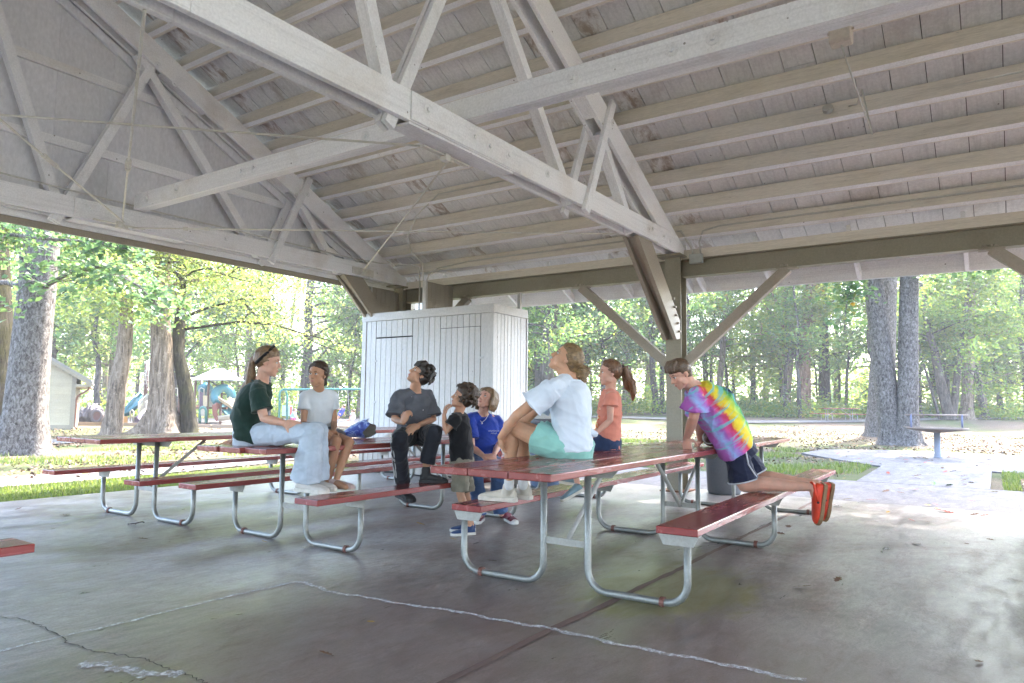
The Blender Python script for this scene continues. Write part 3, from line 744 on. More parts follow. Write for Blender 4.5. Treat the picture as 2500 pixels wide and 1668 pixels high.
def leaf_mesh(P, size, rg, up=.55, shape=2, stretch=1.5):
    """leaf blades at points P; shape 2: rhombus, shape 6: folded lobed blade"""
    n = len(P); P = np.asarray(P)
    nr = rg.normal(size=(n, 3)); nr[:, 2] = np.abs(nr[:, 2])+up; nr /= np.linalg.norm(nr, axis=1)[:, None]
    t = rg.normal(size=(n, 3)); t -= nr*np.sum(t*nr, 1)[:, None]; t /= np.linalg.norm(t, axis=1)[:, None]
    b = np.cross(nr, t); s = size*rg.uniform(.6, 1.35, size=(n, 1))
    if shape == 2:
        q = np.stack([P-t*s*stretch/2, P+b*s*.42+nr*s*.1, P+t*s*stretch/2, P-b*s*.42+nr*s*.1], 1).reshape(-1, 3)
        k = 4; fl = np.arange(n*4).reshape(n, 4)
        tri = np.concatenate([fl[:, [0, 1, 2]], fl[:, [0, 2, 3]]])
    else:
        ring = [(-.55, 0), (-.42, .34), (-.1, .30), (.05, .52), (.3, .3), (.62, 0), (.3, -.3), (.05, -.52), (-.1, -.30), (-.42, -.34)]
        q = np.stack([P+t*s*a+b*s*c+nr*s*(.28*abs(c)-.12*a*a) for a, c in ring]+[P-nr*s*.02], 1).reshape(-1, 3)
        k = 11; base = np.arange(n)[:, None]*k
        tri = np.concatenate([base+np.array([10, i, (i+1) % 10])[None, :] for i in range(10)])
    return q, tri
def np_mesh(name, q, tri):
    me = bpy.data.meshes.new(name)
    me.vertices.add(len(q)); me.vertices.foreach_set('co', np.asarray(q, dtype=np.float32).ravel())
    m = tri.shape[1]
    me.loops.add(tri.size); me.loops.foreach_set('vertex_index', tri.astype(np.int32).ravel())
    me.polygons.add(len(tri)); me.polygons.foreach_set('loop_start', np.arange(0, tri.size, m, dtype=np.int32))
    try: me.polygons.foreach_set('loop_total', np.full(len(tri), m, dtype=np.int32))
    except Exception: pass
    me.update(calc_edges=True); me.validate()
    return me
def curve(p0, d0, L, n, rg, wob, droop):
    pts = [np.array(p0, float)]; d = np.array(d0, float); d /= np.linalg.norm(d)
    for i in range(n):
        d = d+rg.normal(size=3)*wob; d[2] -= droop/n; d /= np.linalg.norm(d)
        pts.append(pts[-1]+d*L/n)
    return pts
def limbs_and_leaves(rg, tk, r0, H, first, spread, nb, nleaf, clump, low=0, droop=.35, upang=.5):
    """limbs along a trunk polyline, returns MB of limbs and leaf points"""
    mb = MB(); pts = []
    tk = np.array(tk)
    for i in range(nb):
        f = (first+(1-first)*(i+rg.uniform(0, .8))/nb)
        zt = f*(len(tk)-1); a = int(min(zt, len(tk)-2)); p = tk[a]+(tk[a+1]-tk[a])*(zt-a)
        az = rg.uniform(0, 2*pi)+i*2.4; ua = upang*rg.uniform(.3, 1.4)+(.5 if f > .85 else 0)
        L = spread*rg.uniform(.65, 1.1)*(1.15-.6*max(0, (f-first)/(1-first+1e-6)))
        d = (cos(az), sin(az), ua)
        rb = max(.012, r0*.32*(1.1-f))
        c = curve(p, d, L, 6, rg, .13, droop)
        mb.tube([tuple(x) for x in c], list(np.linspace(rb, rb*.25, 7)), 5, False)
        for k in range(4):
            j = rg.integers(1, 6); dd = (c[j+1]-c[j])/np.linalg.norm(c[j+1]-c[j])+rg.normal(size=3)*.65
            c2 = curve(c[j], dd, L*rg.uniform(.3, .55), 4, rg, .2, droop*.8)
            mb.tube([tuple(x) for x in c2], list(np.linspace(rb*.4, .006, 5)), 4, False)
            for q in c2[1:]: pts.append((q, 1.0))
        for q in c[2:]: pts.append((q, .8))
    w_ = np.array([x[1]*rg.uniform(.2, 1.8) for x in pts]); w_ /= w_.sum()
    idx = rg.choice(len(pts), nleaf, p=w_); C = np.array([x[0] for x in pts])[idx]
    sg = rg.uniform(.5, 1.2, size=(len(pts), 1))[idx]*clump
    L_ = C+rg.normal(size=(nleaf, 3))*sg*np.array([1, 1, .55])
    L_ = L_[L_[:, 2] > low]
    return mb, L_
def trunk_pts(base, top, n, rg, wob):
    base, top = np.array(base, float), np.array(top, float); o = np.zeros(3); P_ = []
    for i in range(n+1):
        t = i/n; P_.append(base+(top-base)*t+o*min(1, t*3)); o = o*.8+rg.normal(size=3)*wob*np.array([1, 1, 0])
    return P_
def trunk_mesh(mb, P_, r0, flare=1.6, rtop=.35, n=14, ridge=.06, rg=None):
    """tapered, fluted trunk with a root flare"""
    pts = []; rad = []
    P_ = [np.array(p) for p in P_]
    H = np.linalg.norm(P_[-1]-P_[0])
    fl = [(-.25, flare*1.25), (0, flare), (.12, flare*.82), (.35, 1+(flare-1)*.42), (.8, 1+(flare-1)*.14), (1.4, 1.02)]
    cum = [0]
    for a, b in zip(P_[:-1], P_[1:]): cum.append(cum[-1]+np.linalg.norm(b-a))
    def pos(s):
        if s <= 0: return P_[0]+np.array([0, 0, s])
        for i in range(len(P_)-1):
            if s <= cum[i+1]: return P_[i]+(P_[i+1]-P_[i])*(s-cum[i])/(cum[i+1]-cum[i])
        return P_[-1]
    for s, k in fl: pts.append(pos(s*r0/.35 if s > 0 else s)); rad.append(r0*k)
    s0 = 1.4*r0/.35
    m = 14
    for i in range(1, m+1):
        s = s0+(H-s0)*i/m; pts.append(pos(s)); rad.append(r0*(1+(rtop-1)*i/m))
    b0 = len(mb.v); ph = rg.uniform(0, 6.28, 4)
    for i, (p, r) in enumerate(zip(pts, rad)):
        k = max(0, r/r0-1)
        for j in range(n):
            an = 2*pi*j/n
            f = 1+ridge*sin(3*an+ph[0]+i*.1)+ridge*.7*sin(5*an+ph[1]-i*.15)+k*.42*sin(4*an+ph[2])+k*.25*sin(7*an+ph[3])
            mb.v.append((p[0]+r*f*cos(an), p[1]+r*f*sin(an), p[2]))
    for i in range(len(pts)-1):
        for j in range(n):
            mb.f.append((b0+i*n+j, b0+i*n+(j+1) % n, b0+(i+1)*n+(j+1) % n, b0+(i+1)*n+j))
    return mb

def make_tree(name, label, base, top, r0, barkm, leafm, first=.35, spread=4, nb=12, nleaf=5000, size=.16, clump=.5, seed=1,
              group=None, flare=1.6, wob=.08, droop=.35, shape=2, low=None, stems=None, ridge=.06, cat='tree', upang=.5, rtop=.35):
    rg = np.random.default_rng(seed)
    base = np.array(base, float); t = thing(name, label, cat, tuple(base), 0, group)
    tp = trunk_pts(base, top, 10, rg, wob)
    mb = MB(); trunk_mesh(mb, tp, r0, flare, rtop, 16, ridge, rg)
    lm, L_ = limbs_and_leaves(rg, tp, r0, None, first, spread, nb, nleaf, clump, base[2]+.4 if low is None else low, droop, upang)
    for st in (stems or []):
        p0, p1, rs, fl_, nb_, nl_ = st
        sp = trunk_pts(p0, p1, 8, rg, wob*.6); trunk_mesh(mb, sp, rs, fl_, .4, 12, ridge, rg)
        if nb_:
            l2, L2 = limbs_and_leaves(rg, sp, rs, None, .45, spread*.8, nb_, nl_, clump, base[2]+.4 if low is None else low, droop, upang)
            b0 = len(lm.v); lm.v += l2.v; lm.f += [tuple(i+b0 for i in f) for f in l2.f]; L_ = np.concatenate([L_, L2])
    b0 = len(mb.v); mb.v += lm.v; mb.f += [tuple(i+b0 for i in f) for f in lm.f]
    mb.build('trunk', barkm, t, True)
    q, tri = leaf_mesh(L_-base, size, rg, .55, shape)
    link('crown', np_mesh('crown', q, tri), leafm, t)
    return t
def gp(px, dep, dz=0):
    p = atd(px, 985, dep); return (p[0], p[1], hgt(p[0], p[1])+dz)
def up_to(px, py, dep): return tuple(atd(px, py, dep))

# --- named trees near the pavilion
g = gp(62, 14.6)
make_tree('shade_tree', 'thick pale grey trunk with a broken branch stub at the left edge', g, up_to(230, -620, 15.4), .37, BARKG, LEAFN, .5, 4.5, 14, 5200, .12, .7, 11, flare=1.75, shape=6, low=4.6, ridge=.05, wob=.03)
g = gp(8, 15.8)
make_tree('shade_tree', 'dark mossy trunk cut by the left edge behind the pale grey trunk', g, up_to(-60, -560, 16.4), .36, BARKD, LEAFN, .5, 4.5, 12, 4500, .12, .7, 12, flare=1.5, shape=6, low=4.8, wob=.03)
g = gp(276, 22.5)
make_tree('shade_tree', 'slim tan trunk leaning right between the house and the broad rooted tree', g, up_to(330, 420, 23), .26, BARKT, LEAFP, .42, 4.6, 16, 16000, .075, .5, 13, flare=1.4, low=3.1, wob=.05, droop=.5)
g = gp(398, 23.2)
make_tree('shade_tree', 'broad trunk with wide root flare in front of the play tower', g, up_to(415, 360, 23.6), .36, BARKT, LEAFP, .5, 5.0, 16, 17000, .075, .55, 14, flare=2.3, low=3.7, wob=.04, droop=.45, ridge=.08)
g = gp(468, 23.6)
make_tree('shade_tree', 'crooked grey trunk beside the broad rooted tree', g, up_to(425, 380, 24), .24, BARKD, LEAFP, .36, 5.6, 22, 22000, .075, .55, 15, flare=1.35, low=2.9, wob=.11, droop=.42)
g = gp(2210, 22.3); g2 = gp(2176, 22.6)
make_tree('shade_tree', 'huge pale twin stemmed trunk behind the round barbecue grill', g, up_to(2240, -260, 22.6), .29, BARKG, LEAFN, .45, 8.0, 26, 42000, .18, 1.0, 16, flare=2.0, shape=2, low=5.2, wob=.02,
          stems=[(tuple(g2), up_to(2020, -240, 23.4), .335, 1.6, 14, 26000)], ridge=.06, rtop=.5)
g = gp(2146, 27.5)
make_tree('shade_tree', 'grey trunk with dark base half hidden behind the huge twin trunk', g, up_to(2175, -100, 28), .46, BARKG, LEAF, .55, 6, 12, 7000, .14, .8, 17, flare=1.5, low=6.0, wob=.03)
g = gp(1958, 50)
make_tree('shade_tree', 'tall reddish trunk with layered branches beyond the far picnic table', g, up_to(1985, 480, 50.5), .46, BARKR, LEAF, .25, 6.5, 26, 15000, .15, .6, 18, flare=1.6, low=3.2, wob=.05, droop=.3)
g = gp(1345, 40)
make_tree('shade_tree', 'dark forked trunk between the cabinet and the steel post', g, up_to(1325, 480, 40.5), .34, BARKF, LEAFB, .3, 5, 20, 12000, .14, .6, 19, wob=.08,
          stems=[(up_to(1352, 790, 40.3), up_to(1378, 600, 40.8), .17, 1.1, 5, 2500)], low=2.2)
g = gp(2318, 44)
make_tree('shade_tree', 'cluster of leaning stems right of the huge twin trunk', g, up_to(2238, 690, 45), .30, BARKF, LEAF, .4, 5, 12, 7000, .14, .6, 20, wob=.06, low=2.0,
          stems=[((g[0]+.2, g[1]-.1, g[2]), up_to(2372, 640, 45), .22, 1.3, 8, 4000), ((g[0]-.6, g[1]+.5, g[2]), up_to(2205, 700, 43), .09, 1.2, 4, 1200)])
g = gp(2358, 45)
make_tree('shade_tree', 'straight brown trunk beside the leaning stems at the wood edge', g, up_to(2385, 560, 46), .32, BARKT, LEAF, .4, 5, 12, 8000, .14, .6, 21, wob=.06, low=2.4)
g = gp(2440, 50)
make_tree('shade_tree', 'slim dark forked tree near the right edge of the wood', g, up_to(2432, 700, 50), .2, BARKF, LEAFB, .3, 4, 10, 5000, .15, .6, 22, wob=.1, low=1.6)
g = gp(1838, 56)
make_tree('shade_tree', 'straight thin dark trunk left of the tall reddish trunk', g, up_to(1842, 500, 56), .22, BARKF, LEAFB, .35, 5, 16, 8000, .17, .6, 23, wob=.05, low=2.5)
g = gp(1752, 52)
make_tree('shade_tree', 'leaning trunk behind the diagonal brace right of the steel post', g, up_to(1775, 560, 52), .26, BARKT, LEAFB, .3, 5, 16, 8000, .16, .6, 24, wob=.1, low=2.0)
g = gp(1604, 50)
make_tree('shade_tree', 'curving trunk left of the steel post at the wood edge', g, up_to(1560, 560, 50), .24, BARKF, LEAFB, .3, 5, 16, 8500, .16, .6, 25, wob=.12, low=2.0)

# --- the wood: individual trees copied from a few kinds
kinds = []
KL = [('woodland_tree', LEAFB, BARKF, .17, 6800, .3, 4.0), ('woodland_tree', LEAF, BARKF, .17, 6800, .22, 3.7), ('woodland_tree', LEAFP, BARKT, .16, 7200, .26, 3.6), ('woodland_tree', LEAFB, BARKF, .18, 6500, .2, 4.4)]
GW = 'trees of the wood around the park'
LBL = ['bluish green woodland tree in the wood behind the lawn', 'yellow green woodland tree in the wood behind the lawn', 'pale leafy woodland tree in the wood behind the lawn', 'broad dark woodland tree in the wood behind the lawn']
for i, (nm, lm_, bk, sz, nl, fr, spd) in enumerate(KL):
    kinds.append(make_tree(nm, LBL[i], (0, 0, 0), (rnd.uniform(-.8, .8), rnd.uniform(-.8, .8), 15), .2+.03*i, bk, lm_, fr*.55, spd, 26, nl, sz, .6, 40+i, GW, wob=.14, low=.9))
used = [False]*4
def place_tree(px, dep, k, sc, rot):
    x, y, z = gp(px, dep)
    t = kinds[k] if not used[k] else copy_tree(kinds[k])
    used[k] = True
    t.location = (x, y, z-.05); t.rotation_euler = (0, 0, rot); t.scale = (sc, sc, sc*rnd.uniform(.9, 1.15)); return t
rr = random.Random(3)
PLACES = [(60, 'beyond the left edge'), (150, 'behind the pale left trunk'), (270, 'behind the park building'), (380, 'behind the slim tan trunk'), (480, 'behind the left play tower'), (600, 'behind the right play tower'), (700, 'behind the woman in green'), (800, 'behind the girl in white'), (900, 'behind the child on the swing'), (1250, 'hidden behind the cabinet'), (1380, 'right of the cabinet'), (1480, 'above the young woman in mint shorts'), (1580, 'above the little girl in coral'), (1680, 'behind the steel post'), (1790, 'above the kneeling boy'), (1900, 'left of the tall reddish trunk'), (2010, 'right of the tall reddish trunk'), (2110, 'left of the huge twin trunk'), (2250, 'behind the huge twin trunk'), (2340, 'behind the leaning stems'), (2430, 'right of the leaning stems'), (2520, 'at the right edge'), (9e9, 'beyond the right edge')]
def where(px): return next(n_ for x_, n_ in PLACES if px < x_)
ROWN = {47: 'front', 52: 'front', 56: 'middle', 60: 'middle', 70: 'far'}
KADJ = ['bluish green', 'yellow green', 'pale leafy', 'broad dark']
for dep, x0, x1, st in ((47, -500, 1500, 150), (52, 1250, 2800, 130), (60, -500, 2900, 150), (70, -700, 3100, 170)):
    x = x0
    while x < x1:
        pxx = x+rr.uniform(-45, 45); kk = rr.randrange(4)
        t_ = place_tree(pxx, dep+rr.uniform(-4, 4), kk, rr.uniform(.85, 1.3), rr.uniform(0, 6.28)); x += st
        t_['label'] = KADJ[kk]+' woodland tree in the '+ROWN[dep]+' row, '+where(pxx)
# slender dark stems showing below the leaves
stem0 = None
rs = np.random.default_rng(5)
for i in range(46):
    px = rr.uniform(150, 2480); dep = rr.uniform(43, 62)
    if 880 < px < 1280: continue
    x, y, z = gp(px, dep)
    if stem0 is None:
        stem0 = thing('young_tree', 'slender dark woodland stem with thin foliage in the wood', 'tree', (x, y, z), 0, 'slender stems in the wood')
        mb = MB(); tp = trunk_pts((0, 0, 0), (.5, .2, 10), 10, rs, .12); trunk_mesh(mb, tp, .13, 1.3, .3, 8, .05, rs)
        lm, L_ = limbs_and_leaves(rs, tp, .12, None, .3, 1.9, 12, 1500, .45, 1.5)
        b0 = len(mb.v); mb.v += lm.v; mb.f += [tuple(j+b0 for j in f) for f in lm.f]
        mb.build('trunk', BARKF, stem0, True, off=(0, 0, 0)); q, tri = leaf_mesh(L_, .15, rs); link('crown', np_mesh('crown', q, tri), LEAFB, stem0)
        s = stem0
    else:
        s = copy_tree(stem0); s.location = (x, y, z)
    s['label'] = 'slender dark stem at the '+('near' if dep < 52 else 'inner')+' wood edge, '+where(px)
    s.rotation_euler = (rr.uniform(-.06, .06), rr.uniform(-.06, .06), rr.uniform(0, 6.28)); k = rr.uniform(.6, 1.5); s.scale = (k, k, rr.uniform(.8, 1.2))
# undergrowth along the edge of the wood and a far leafy backdrop of the same wood
rg = np.random.default_rng(8)
def thicket(name, n, dep, pxr, hmax, size, mat, seed):
    rg = np.random.default_rng(seed); P_ = []
    nc = n//60
    for i in range(nc):
        px = rg.uniform(*pxr); d = rg.uniform(*dep); x, y, z = gp(px, d); h = hmax*(.3+1.5*rg.uniform(0, 1)**2.2)*(.65+.35*sin(px*.013)*sin(px*.0047+1))
        c = np.array([x, y, z+h*.5]); P_.append(c+rg.normal(size=(60, 3))*np.array([.8, .8, h*.32]))
    P_ = np.concatenate(P_); q, tri = leaf_mesh(P_, size, rg, .5)
    o = link(name, np_mesh(name, q, tri), mat); return tag(o, kind='stuff', label='low leafy undergrowth along the edge of the wood' if 'under' in name else 'far leafy mass of the wood behind the trees', cat='undergrowth' if 'under' in name else 'foliage')
thicket('undergrowth', 30000, (45, 62), (1250, 2700), 2.6, .15, LEAF, 1)
thicket('undergrowth', 22000, (47, 60), (1250, 2700), 2.2, .15, LEAFB, 5)
thicket('undergrowth', 40000, (46, 62), (-300, 1300), 2.2, .15, LEAF, 2)
thicket('wood_foliage', 45000, (78, 100), (-700, 3100), 22, .42, LEAFB, 3)

# --- low leafy boughs of the near trees that hang into view
def bough(tname, label, pts, n, size, mat, spread, seed, shape=6, barkm=BARKG):
    rg = np.random.default_rng(seed); base = np.array(pts[0])
    t = thing(tname, label, 'branch', tuple(base))
    mb = MB(); mb.tube(pts, list(np.linspace(.045, .012, len(pts))), 6, True)
    L_ = []; P_ = [np.array(p) for p in pts]
    for i in range(26):
        k = rg.uniform(0, len(P_)-1.01); a = int(k); p = P_[a]+(P_[a+1]-P_[a])*(k-a)
        d = rg.normal(size=3); d[2] = d[2]*.5+.1
        c = curve(p, d, spread*rg.uniform(.5, 1.1), 4, rg, .2, .5); mb.tube([tuple(x) for x in c], [.012, .009, .007, .005, .003], 4, False)
        for q in c[1:]: L_.append(q)
    mb.build('limb', barkm, t, True)
    idx = rg.integers(0, len(L_), n); L_ = np.array(L_)[idx]+rg.normal(size=(n, 3))*np.array([.2, .2, .14])*spread*.75
    q, tri = leaf_mesh(L_-base, size, rg, .7, shape); link('foliage', np_mesh('foliage', q, tri), mat, t)
    return t
bough('leafy_bough', 'leafy maple bough hanging across the top left under the gable', [up_to(110, 700, 14.2), up_to(180, 660, 13.6), up_to(260, 650, 13.2), up_to(340, 700, 13), up_to(400, 760, 13)], 1100, .10, LEAFN, .95, 31)
bough('leafy_bough', 'leafy maple bough crossing the two trunks at the upper left', [up_to(-40, 560, 13.8), up_to(40, 575, 13.4), up_to(130, 585, 13), up_to(230, 590, 12.8), up_to(320, 610, 12.8)], 1000, .10, LEAFN, .8, 32)
bough('leafy_bough', 'bright green bough hanging beside the huge twin trunk', [up_to(2150, 620, 21.8), up_to(2090, 660, 21.5), up_to(2070, 720, 21.2), up_to(2060, 790, 21)], 420, .14, LEAFN, 1.0, 33)
bough('leafy_bough', 'bright green bough hanging just under the eave at the right', [up_to(2240, 600, 21.8), up_to(2300, 640, 21.3), up_to(2350, 650, 21), up_to(2420, 640, 21)], 380, .14, LEAFN, .8, 34)
mb = MB().tube([up_to(118, 700, 14.35), up_to(80, 690, 14.3), up_to(55, 655, 14.4), up_to(45, 590, 14.5), up_to(38, 520, 14.6)], [.055, .05, .04, .03, .025], 7)
mb.tube([up_to(105, 695, 14.5), up_to(60, 705, 14.6), up_to(20, 690, 14.9), up_to(-40, 690, 15)], [.09, .07, .06, .05], 7)
tag(mb.build('dead_branch', BARKG, None, True), 'broken grey branch stub and bare limb on the pale left trunk', 'branch')

# ------------------------------------------------------------------ grass and leaf litter
m, nt_, b, out = newmat('grass_blades')
geo = nt_.nodes.new('ShaderNodeNewGeometry'); c = ramp(nt_, geo.outputs['Random Per Island'], [(0, (.07, .10, .03)), (.6, (.11, .14, .05)), (1, (.18, .175, .085))])
nt_.links.new(c.outputs[0], b.inputs['Base Color']); b.inputs['Roughness'].default_value = .6
tr_ = nt_.nodes.new('ShaderNodeBsdfTranslucent'); nt_.links.new(mix(nt_, 1.0, c.outputs[0], (1.8, 2.0, .8), 'MULTIPLY'), tr_.inputs[0])
ms = nt_.nodes.new('ShaderNodeMixShader'); ms.inputs[0].default_value = .4; nt_.links.new(b.outputs[0], ms.inputs[1]); nt_.links.new(tr_.outputs[0], ms.inputs[2]); nt_.links.new(ms.outputs[0], out.inputs[0])
GRASS = m
def inpoly(x, y, poly):
    c = False; j = len(poly)-1
    for i in range(len(poly)):
        if (poly[i][1] > y) != (poly[j][1] > y) and x < (poly[j][0]-poly[i][0])*(y-poly[i][1])/(poly[j][1]-poly[i][1])+poly[i][0]: c = not c
        j = i
    return c
def blades(name, polys, n, h, seed, lab, wd=.012, patch=None):
    rg = np.random.default_rng(seed); P_ = []
    for poly, k in polys:
        xs = [p[0] for p in poly]; ys = [p[1] for p in poly]; c = 0
        while c < int(n*k):
            x, y = rg.uniform(min(xs), max(xs)), rg.uniform(min(ys), max(ys))
            if patch and sin(x*1.7+sin(y*1.1))+sin(y*2.1+x*.6) < patch*rg.uniform(.2, 1.8): c += .2; continue
            if inpoly(x, y, poly): P_.append((x, y, hgt(x, y))); c += 1
    P_ = np.array(P_); n = len(P_)
    az = rg.uniform(0, 2*pi, n); d = np.stack([np.cos(az), np.sin(az), np.zeros(n)], 1); s = np.stack([-np.sin(az), np.cos(az), np.zeros(n)], 1)
    hh = h*rg.uniform(.45, 1.3, (n, 1)); ln = hh*rg.uniform(.1, .7, (n, 1))
    upv = np.array([0, 0, 1.])
    q = np.stack([P_-s*wd/2, P_+s*wd/2, P_+upv*hh*.6+d*ln*.4+s*wd*.35, P_+upv*hh*.6+d*ln*.4-s*wd*.35, P_+upv*hh+d*ln], 1).reshape(-1, 3)
    f = np.arange(n)[:, None]*5
    tri = np.concatenate([f+np.array([[0, 1, 2]]), f+np.array([[0, 2, 3]]), f+np.array([[3, 2, 4]])])
    return tag(link(name, np_mesh(name, q, tri), GRASS), lab, 'grass', None, 'stuff')
blades('grass', [([(-9, 5.33), (.5, 5.33), (.5, 6.9), (-9, 6.9)], 1.0)], 30000, .05, 1, 'bright short grass strip along the edge of the floor slab')
blades('grass', [([(-8, 8.2), (2, 8.6), (6, 12), (2, 15), (-8, 14)], 1.0)], 14000, .08, 2, 'patchy grass around the left tree trunks', .016, .2)
blades('grass', [([(3.02, -1.45), (6.4, -1.4), (9, .8), (11, .6), (13, 3), (12, 9), (3.02, 6)], 1.0)], 22000, .085, 3, 'patchy grass beside the path to the grill', .016, .2)
blades('grass', [([(3.02, -3.45), (6.4, -3.45), (6.4, -6), (3.02, -6)], 1.0)], 6000, .085, 4, 'grass patch at the right edge by the path', .014)
# litter
m, nt_, b, _ = newmat('dry_leaves')
geo = nt_.nodes.new('ShaderNodeNewGeometry'); c = ramp(nt_, geo.outputs['Random Per Island'], [(0, (.06, .04, .025)), (.3, (.12, .085, .06)), (.6, (.19, .145, .11)), (.85, (.16, .08, .04)), (1, (.28, .18, .05))])
nt_.links.new(c.outputs[0], b.inputs['Base Color']); b.inputs['Roughness'].default_value = .8
DRY = m
def litter(name, poly, n, size, seed, lab):
    rg = np.random.default_rng(seed); P_ = []; xs = [p[0] for p in poly]; ys = [p[1] for p in poly]
    while len(P_) < n:
        x, y = rg.uniform(min(xs), max(xs)), rg.uniform(min(ys), max(ys))
        if inpoly(x, y, poly) and sin(x*1.1+sin(y*.7)*2)+sin(y*1.3-x*.4) > rg.uniform(-1.6, .9): P_.append((x, y, hgt(x, y)+rg.uniform(.012, .05)))
    q, tri = leaf_mesh(np.array(P_), size, rg, 1.2, 2); return tag(link(name, np_mesh(name, q, tri), DRY), lab, 'fallen leaves', None, 'stuff')
litter('leaf_litter', [(3.1, -1.4), (6.4, -1.3), (9.3, .9), (12.8, .3), (12.6, -3), (12, -9), (26, -14), (30, 6), (20, 12), (6, 6), (3.1, 3)], 15000, .055, 1, 'brown fallen leaves scattered over the lawn round the grill')
litter('leaf_litter', [(-10, 7), (3, 7), (10, 14), (8, 24), (-4, 24), (-10, 16)], 9000, .055, 2, 'brown fallen leaves scattered over the ground round the left trees')
# ------------------------------------------------------------------ people
def V3(a): return Vector((float(a[0]), float(a[1]), float(a[2])))
def J(px, py, dep): return V3(atd(px, py, dep))
vR, vF, vU = V3((RT[0], RT[1], 0)).normalized(), V3((FW[0], FW[1], 0)).normalized(), Vector((0, 0, 1))
def D(r, f, u): return (vR*r+vF*f+vU*u).normalized()

def ell(mb, c, ax, ay, az, n=14, m=9):
    """ellipsoid with semi-axis vectors"""
    b0 = len(mb.v)
    mb.v.append(tuple(c-az))
    for i in range(1, m):
        t = -pi/2+pi*i/m
        for k in range(n):
            a = 2*pi*k/n; mb.v.append(tuple(c+ax*(cos(t)*cos(a))+ay*(cos(t)*sin(a))+az*sin(t)))
    mb.v.append(tuple(c+az)); top = len(mb.v)-1
    for k in range(n):
        mb.f.append((b0, b0+1+(k+1) % n, b0+1+k)); mb.f.append((top, top-n+k, top-n+(k+1) % n))
    for i in range(m-2):
        for k in range(n):
            q = b0+1+i*n; mb.f.append((q+k, q+(k+1) % n, q+n+(k+1) % n, q+n+k))
def cap(mb, pts, rads, n=12):
    """chain of rounded tapered segments"""
    pts = [V3(p) for p in pts]
    d0 = (pts[1]-pts[0]).normalized(); d1 = (pts[-1]-pts[-2]).normalized()
    P_ = [pts[0]-d0*rads[0]*.95, pts[0]-d0*rads[0]*.6]+pts+[pts[-1]+d1*rads[-1]*.6, pts[-1]+d1*rads[-1]*.95]
    R_ = [rads[0]*.3, rads[0]*.8]+list(rads)+[rads[-1]*.8, rads[-1]*.3]
    mb.tube(P_, R_, n)
def loft(mb, rings, n=22):
    """rings: (centre, lateral vec, front vec) half axes"""
    b0 = len(mb.v)
    for c, a, b in rings:
        for k in range(n):
            t = 2*pi*k/n; ct, st = cos(t), sin(t)
            e = .82
            x = math.copysign(abs(ct)**e, ct); y = math.copysign(abs(st)**e, st)
            mb.v.append(tuple(c+a*x+b*y))
    for i in range(len(rings)-1):
        for k in range(n): mb.f.append((b0+i*n+k, b0+i*n+(k+1) % n, b0+(i+1)*n+(k+1) % n, b0+(i+1)*n+k))
    mb.f.append(tuple(b0+k for k in range(n))[::-1]); q = b0+(len(rings)-1)*n; mb.f.append(tuple(q+k for k in range(n)))
def fuse(mb, vox, sm=6, fac=.5, wrinkle=0, seed=0, wscale=1.0):
    """weld closed shapes into one continuous skin"""
    me = bpy.data.meshes.new('tmp'); me.from_pydata(mb.v, [], mb.f); me.update()
    bm = bmesh.new(); bm.from_mesh(me); bmesh.ops.recalc_face_normals(bm, faces=bm.faces); bm.to_mesh(me); bm.free()
    o = bpy.data.objects.new('tmp', me); COL.objects.link(o)
    r = o.modifiers.new('r', 'REMESH'); r.mode = 'VOXEL'; r.voxel_size = vox
    if sm: s = o.modifiers.new('s', 'SMOOTH'); s.factor = fac; s.iterations = sm
    dg = bpy.context.evaluated_depsgraph_get(); ev = o.evaluated_get(dg); out = bpy.data.meshes.new_from_object(ev)
    bpy.data.objects.remove(o); bpy.data.meshes.remove(me)
    if wrinkle:
        n = len(out.vertices); co_ = np.empty(n*3, np.float32); out.vertices.foreach_get('co', co_); co_ = co_.reshape(-1, 3)
        no = np.empty(n*3, np.float32); out.vertices.foreach_get('normal', no); no = no.reshape(-1, 3)
        rg = np.random.default_rng(seed); h = np.zeros(n)
        for k in range(9):
            d = rg.normal(size=3); d[2] *= 1.6; d /= np.linalg.norm(d); f = rg.uniform(18, 60)*wscale
            ph = rg.uniform(0, 6.28); w2 = rg.normal(size=3)*6
            h += (1-np.abs(np.sin(co_@d*f*.5+np.sin(co_@w2+ph)*1.3+ph)))**3*rg.uniform(.4, 1)/sqrt(f/25)
        co_ = co_+no*((h-h.mean())*wrinkle)[:, None]; out.vertices.foreach_set('co', co_.astype(np.float32).ravel()); out.update()
    return out
def attach(name, me, mat, parent, smooth=True):
    l = parent_loc(parent); me.transform(Matrix.Translation(-l)); return link(name, me, mat, parent, smooth)

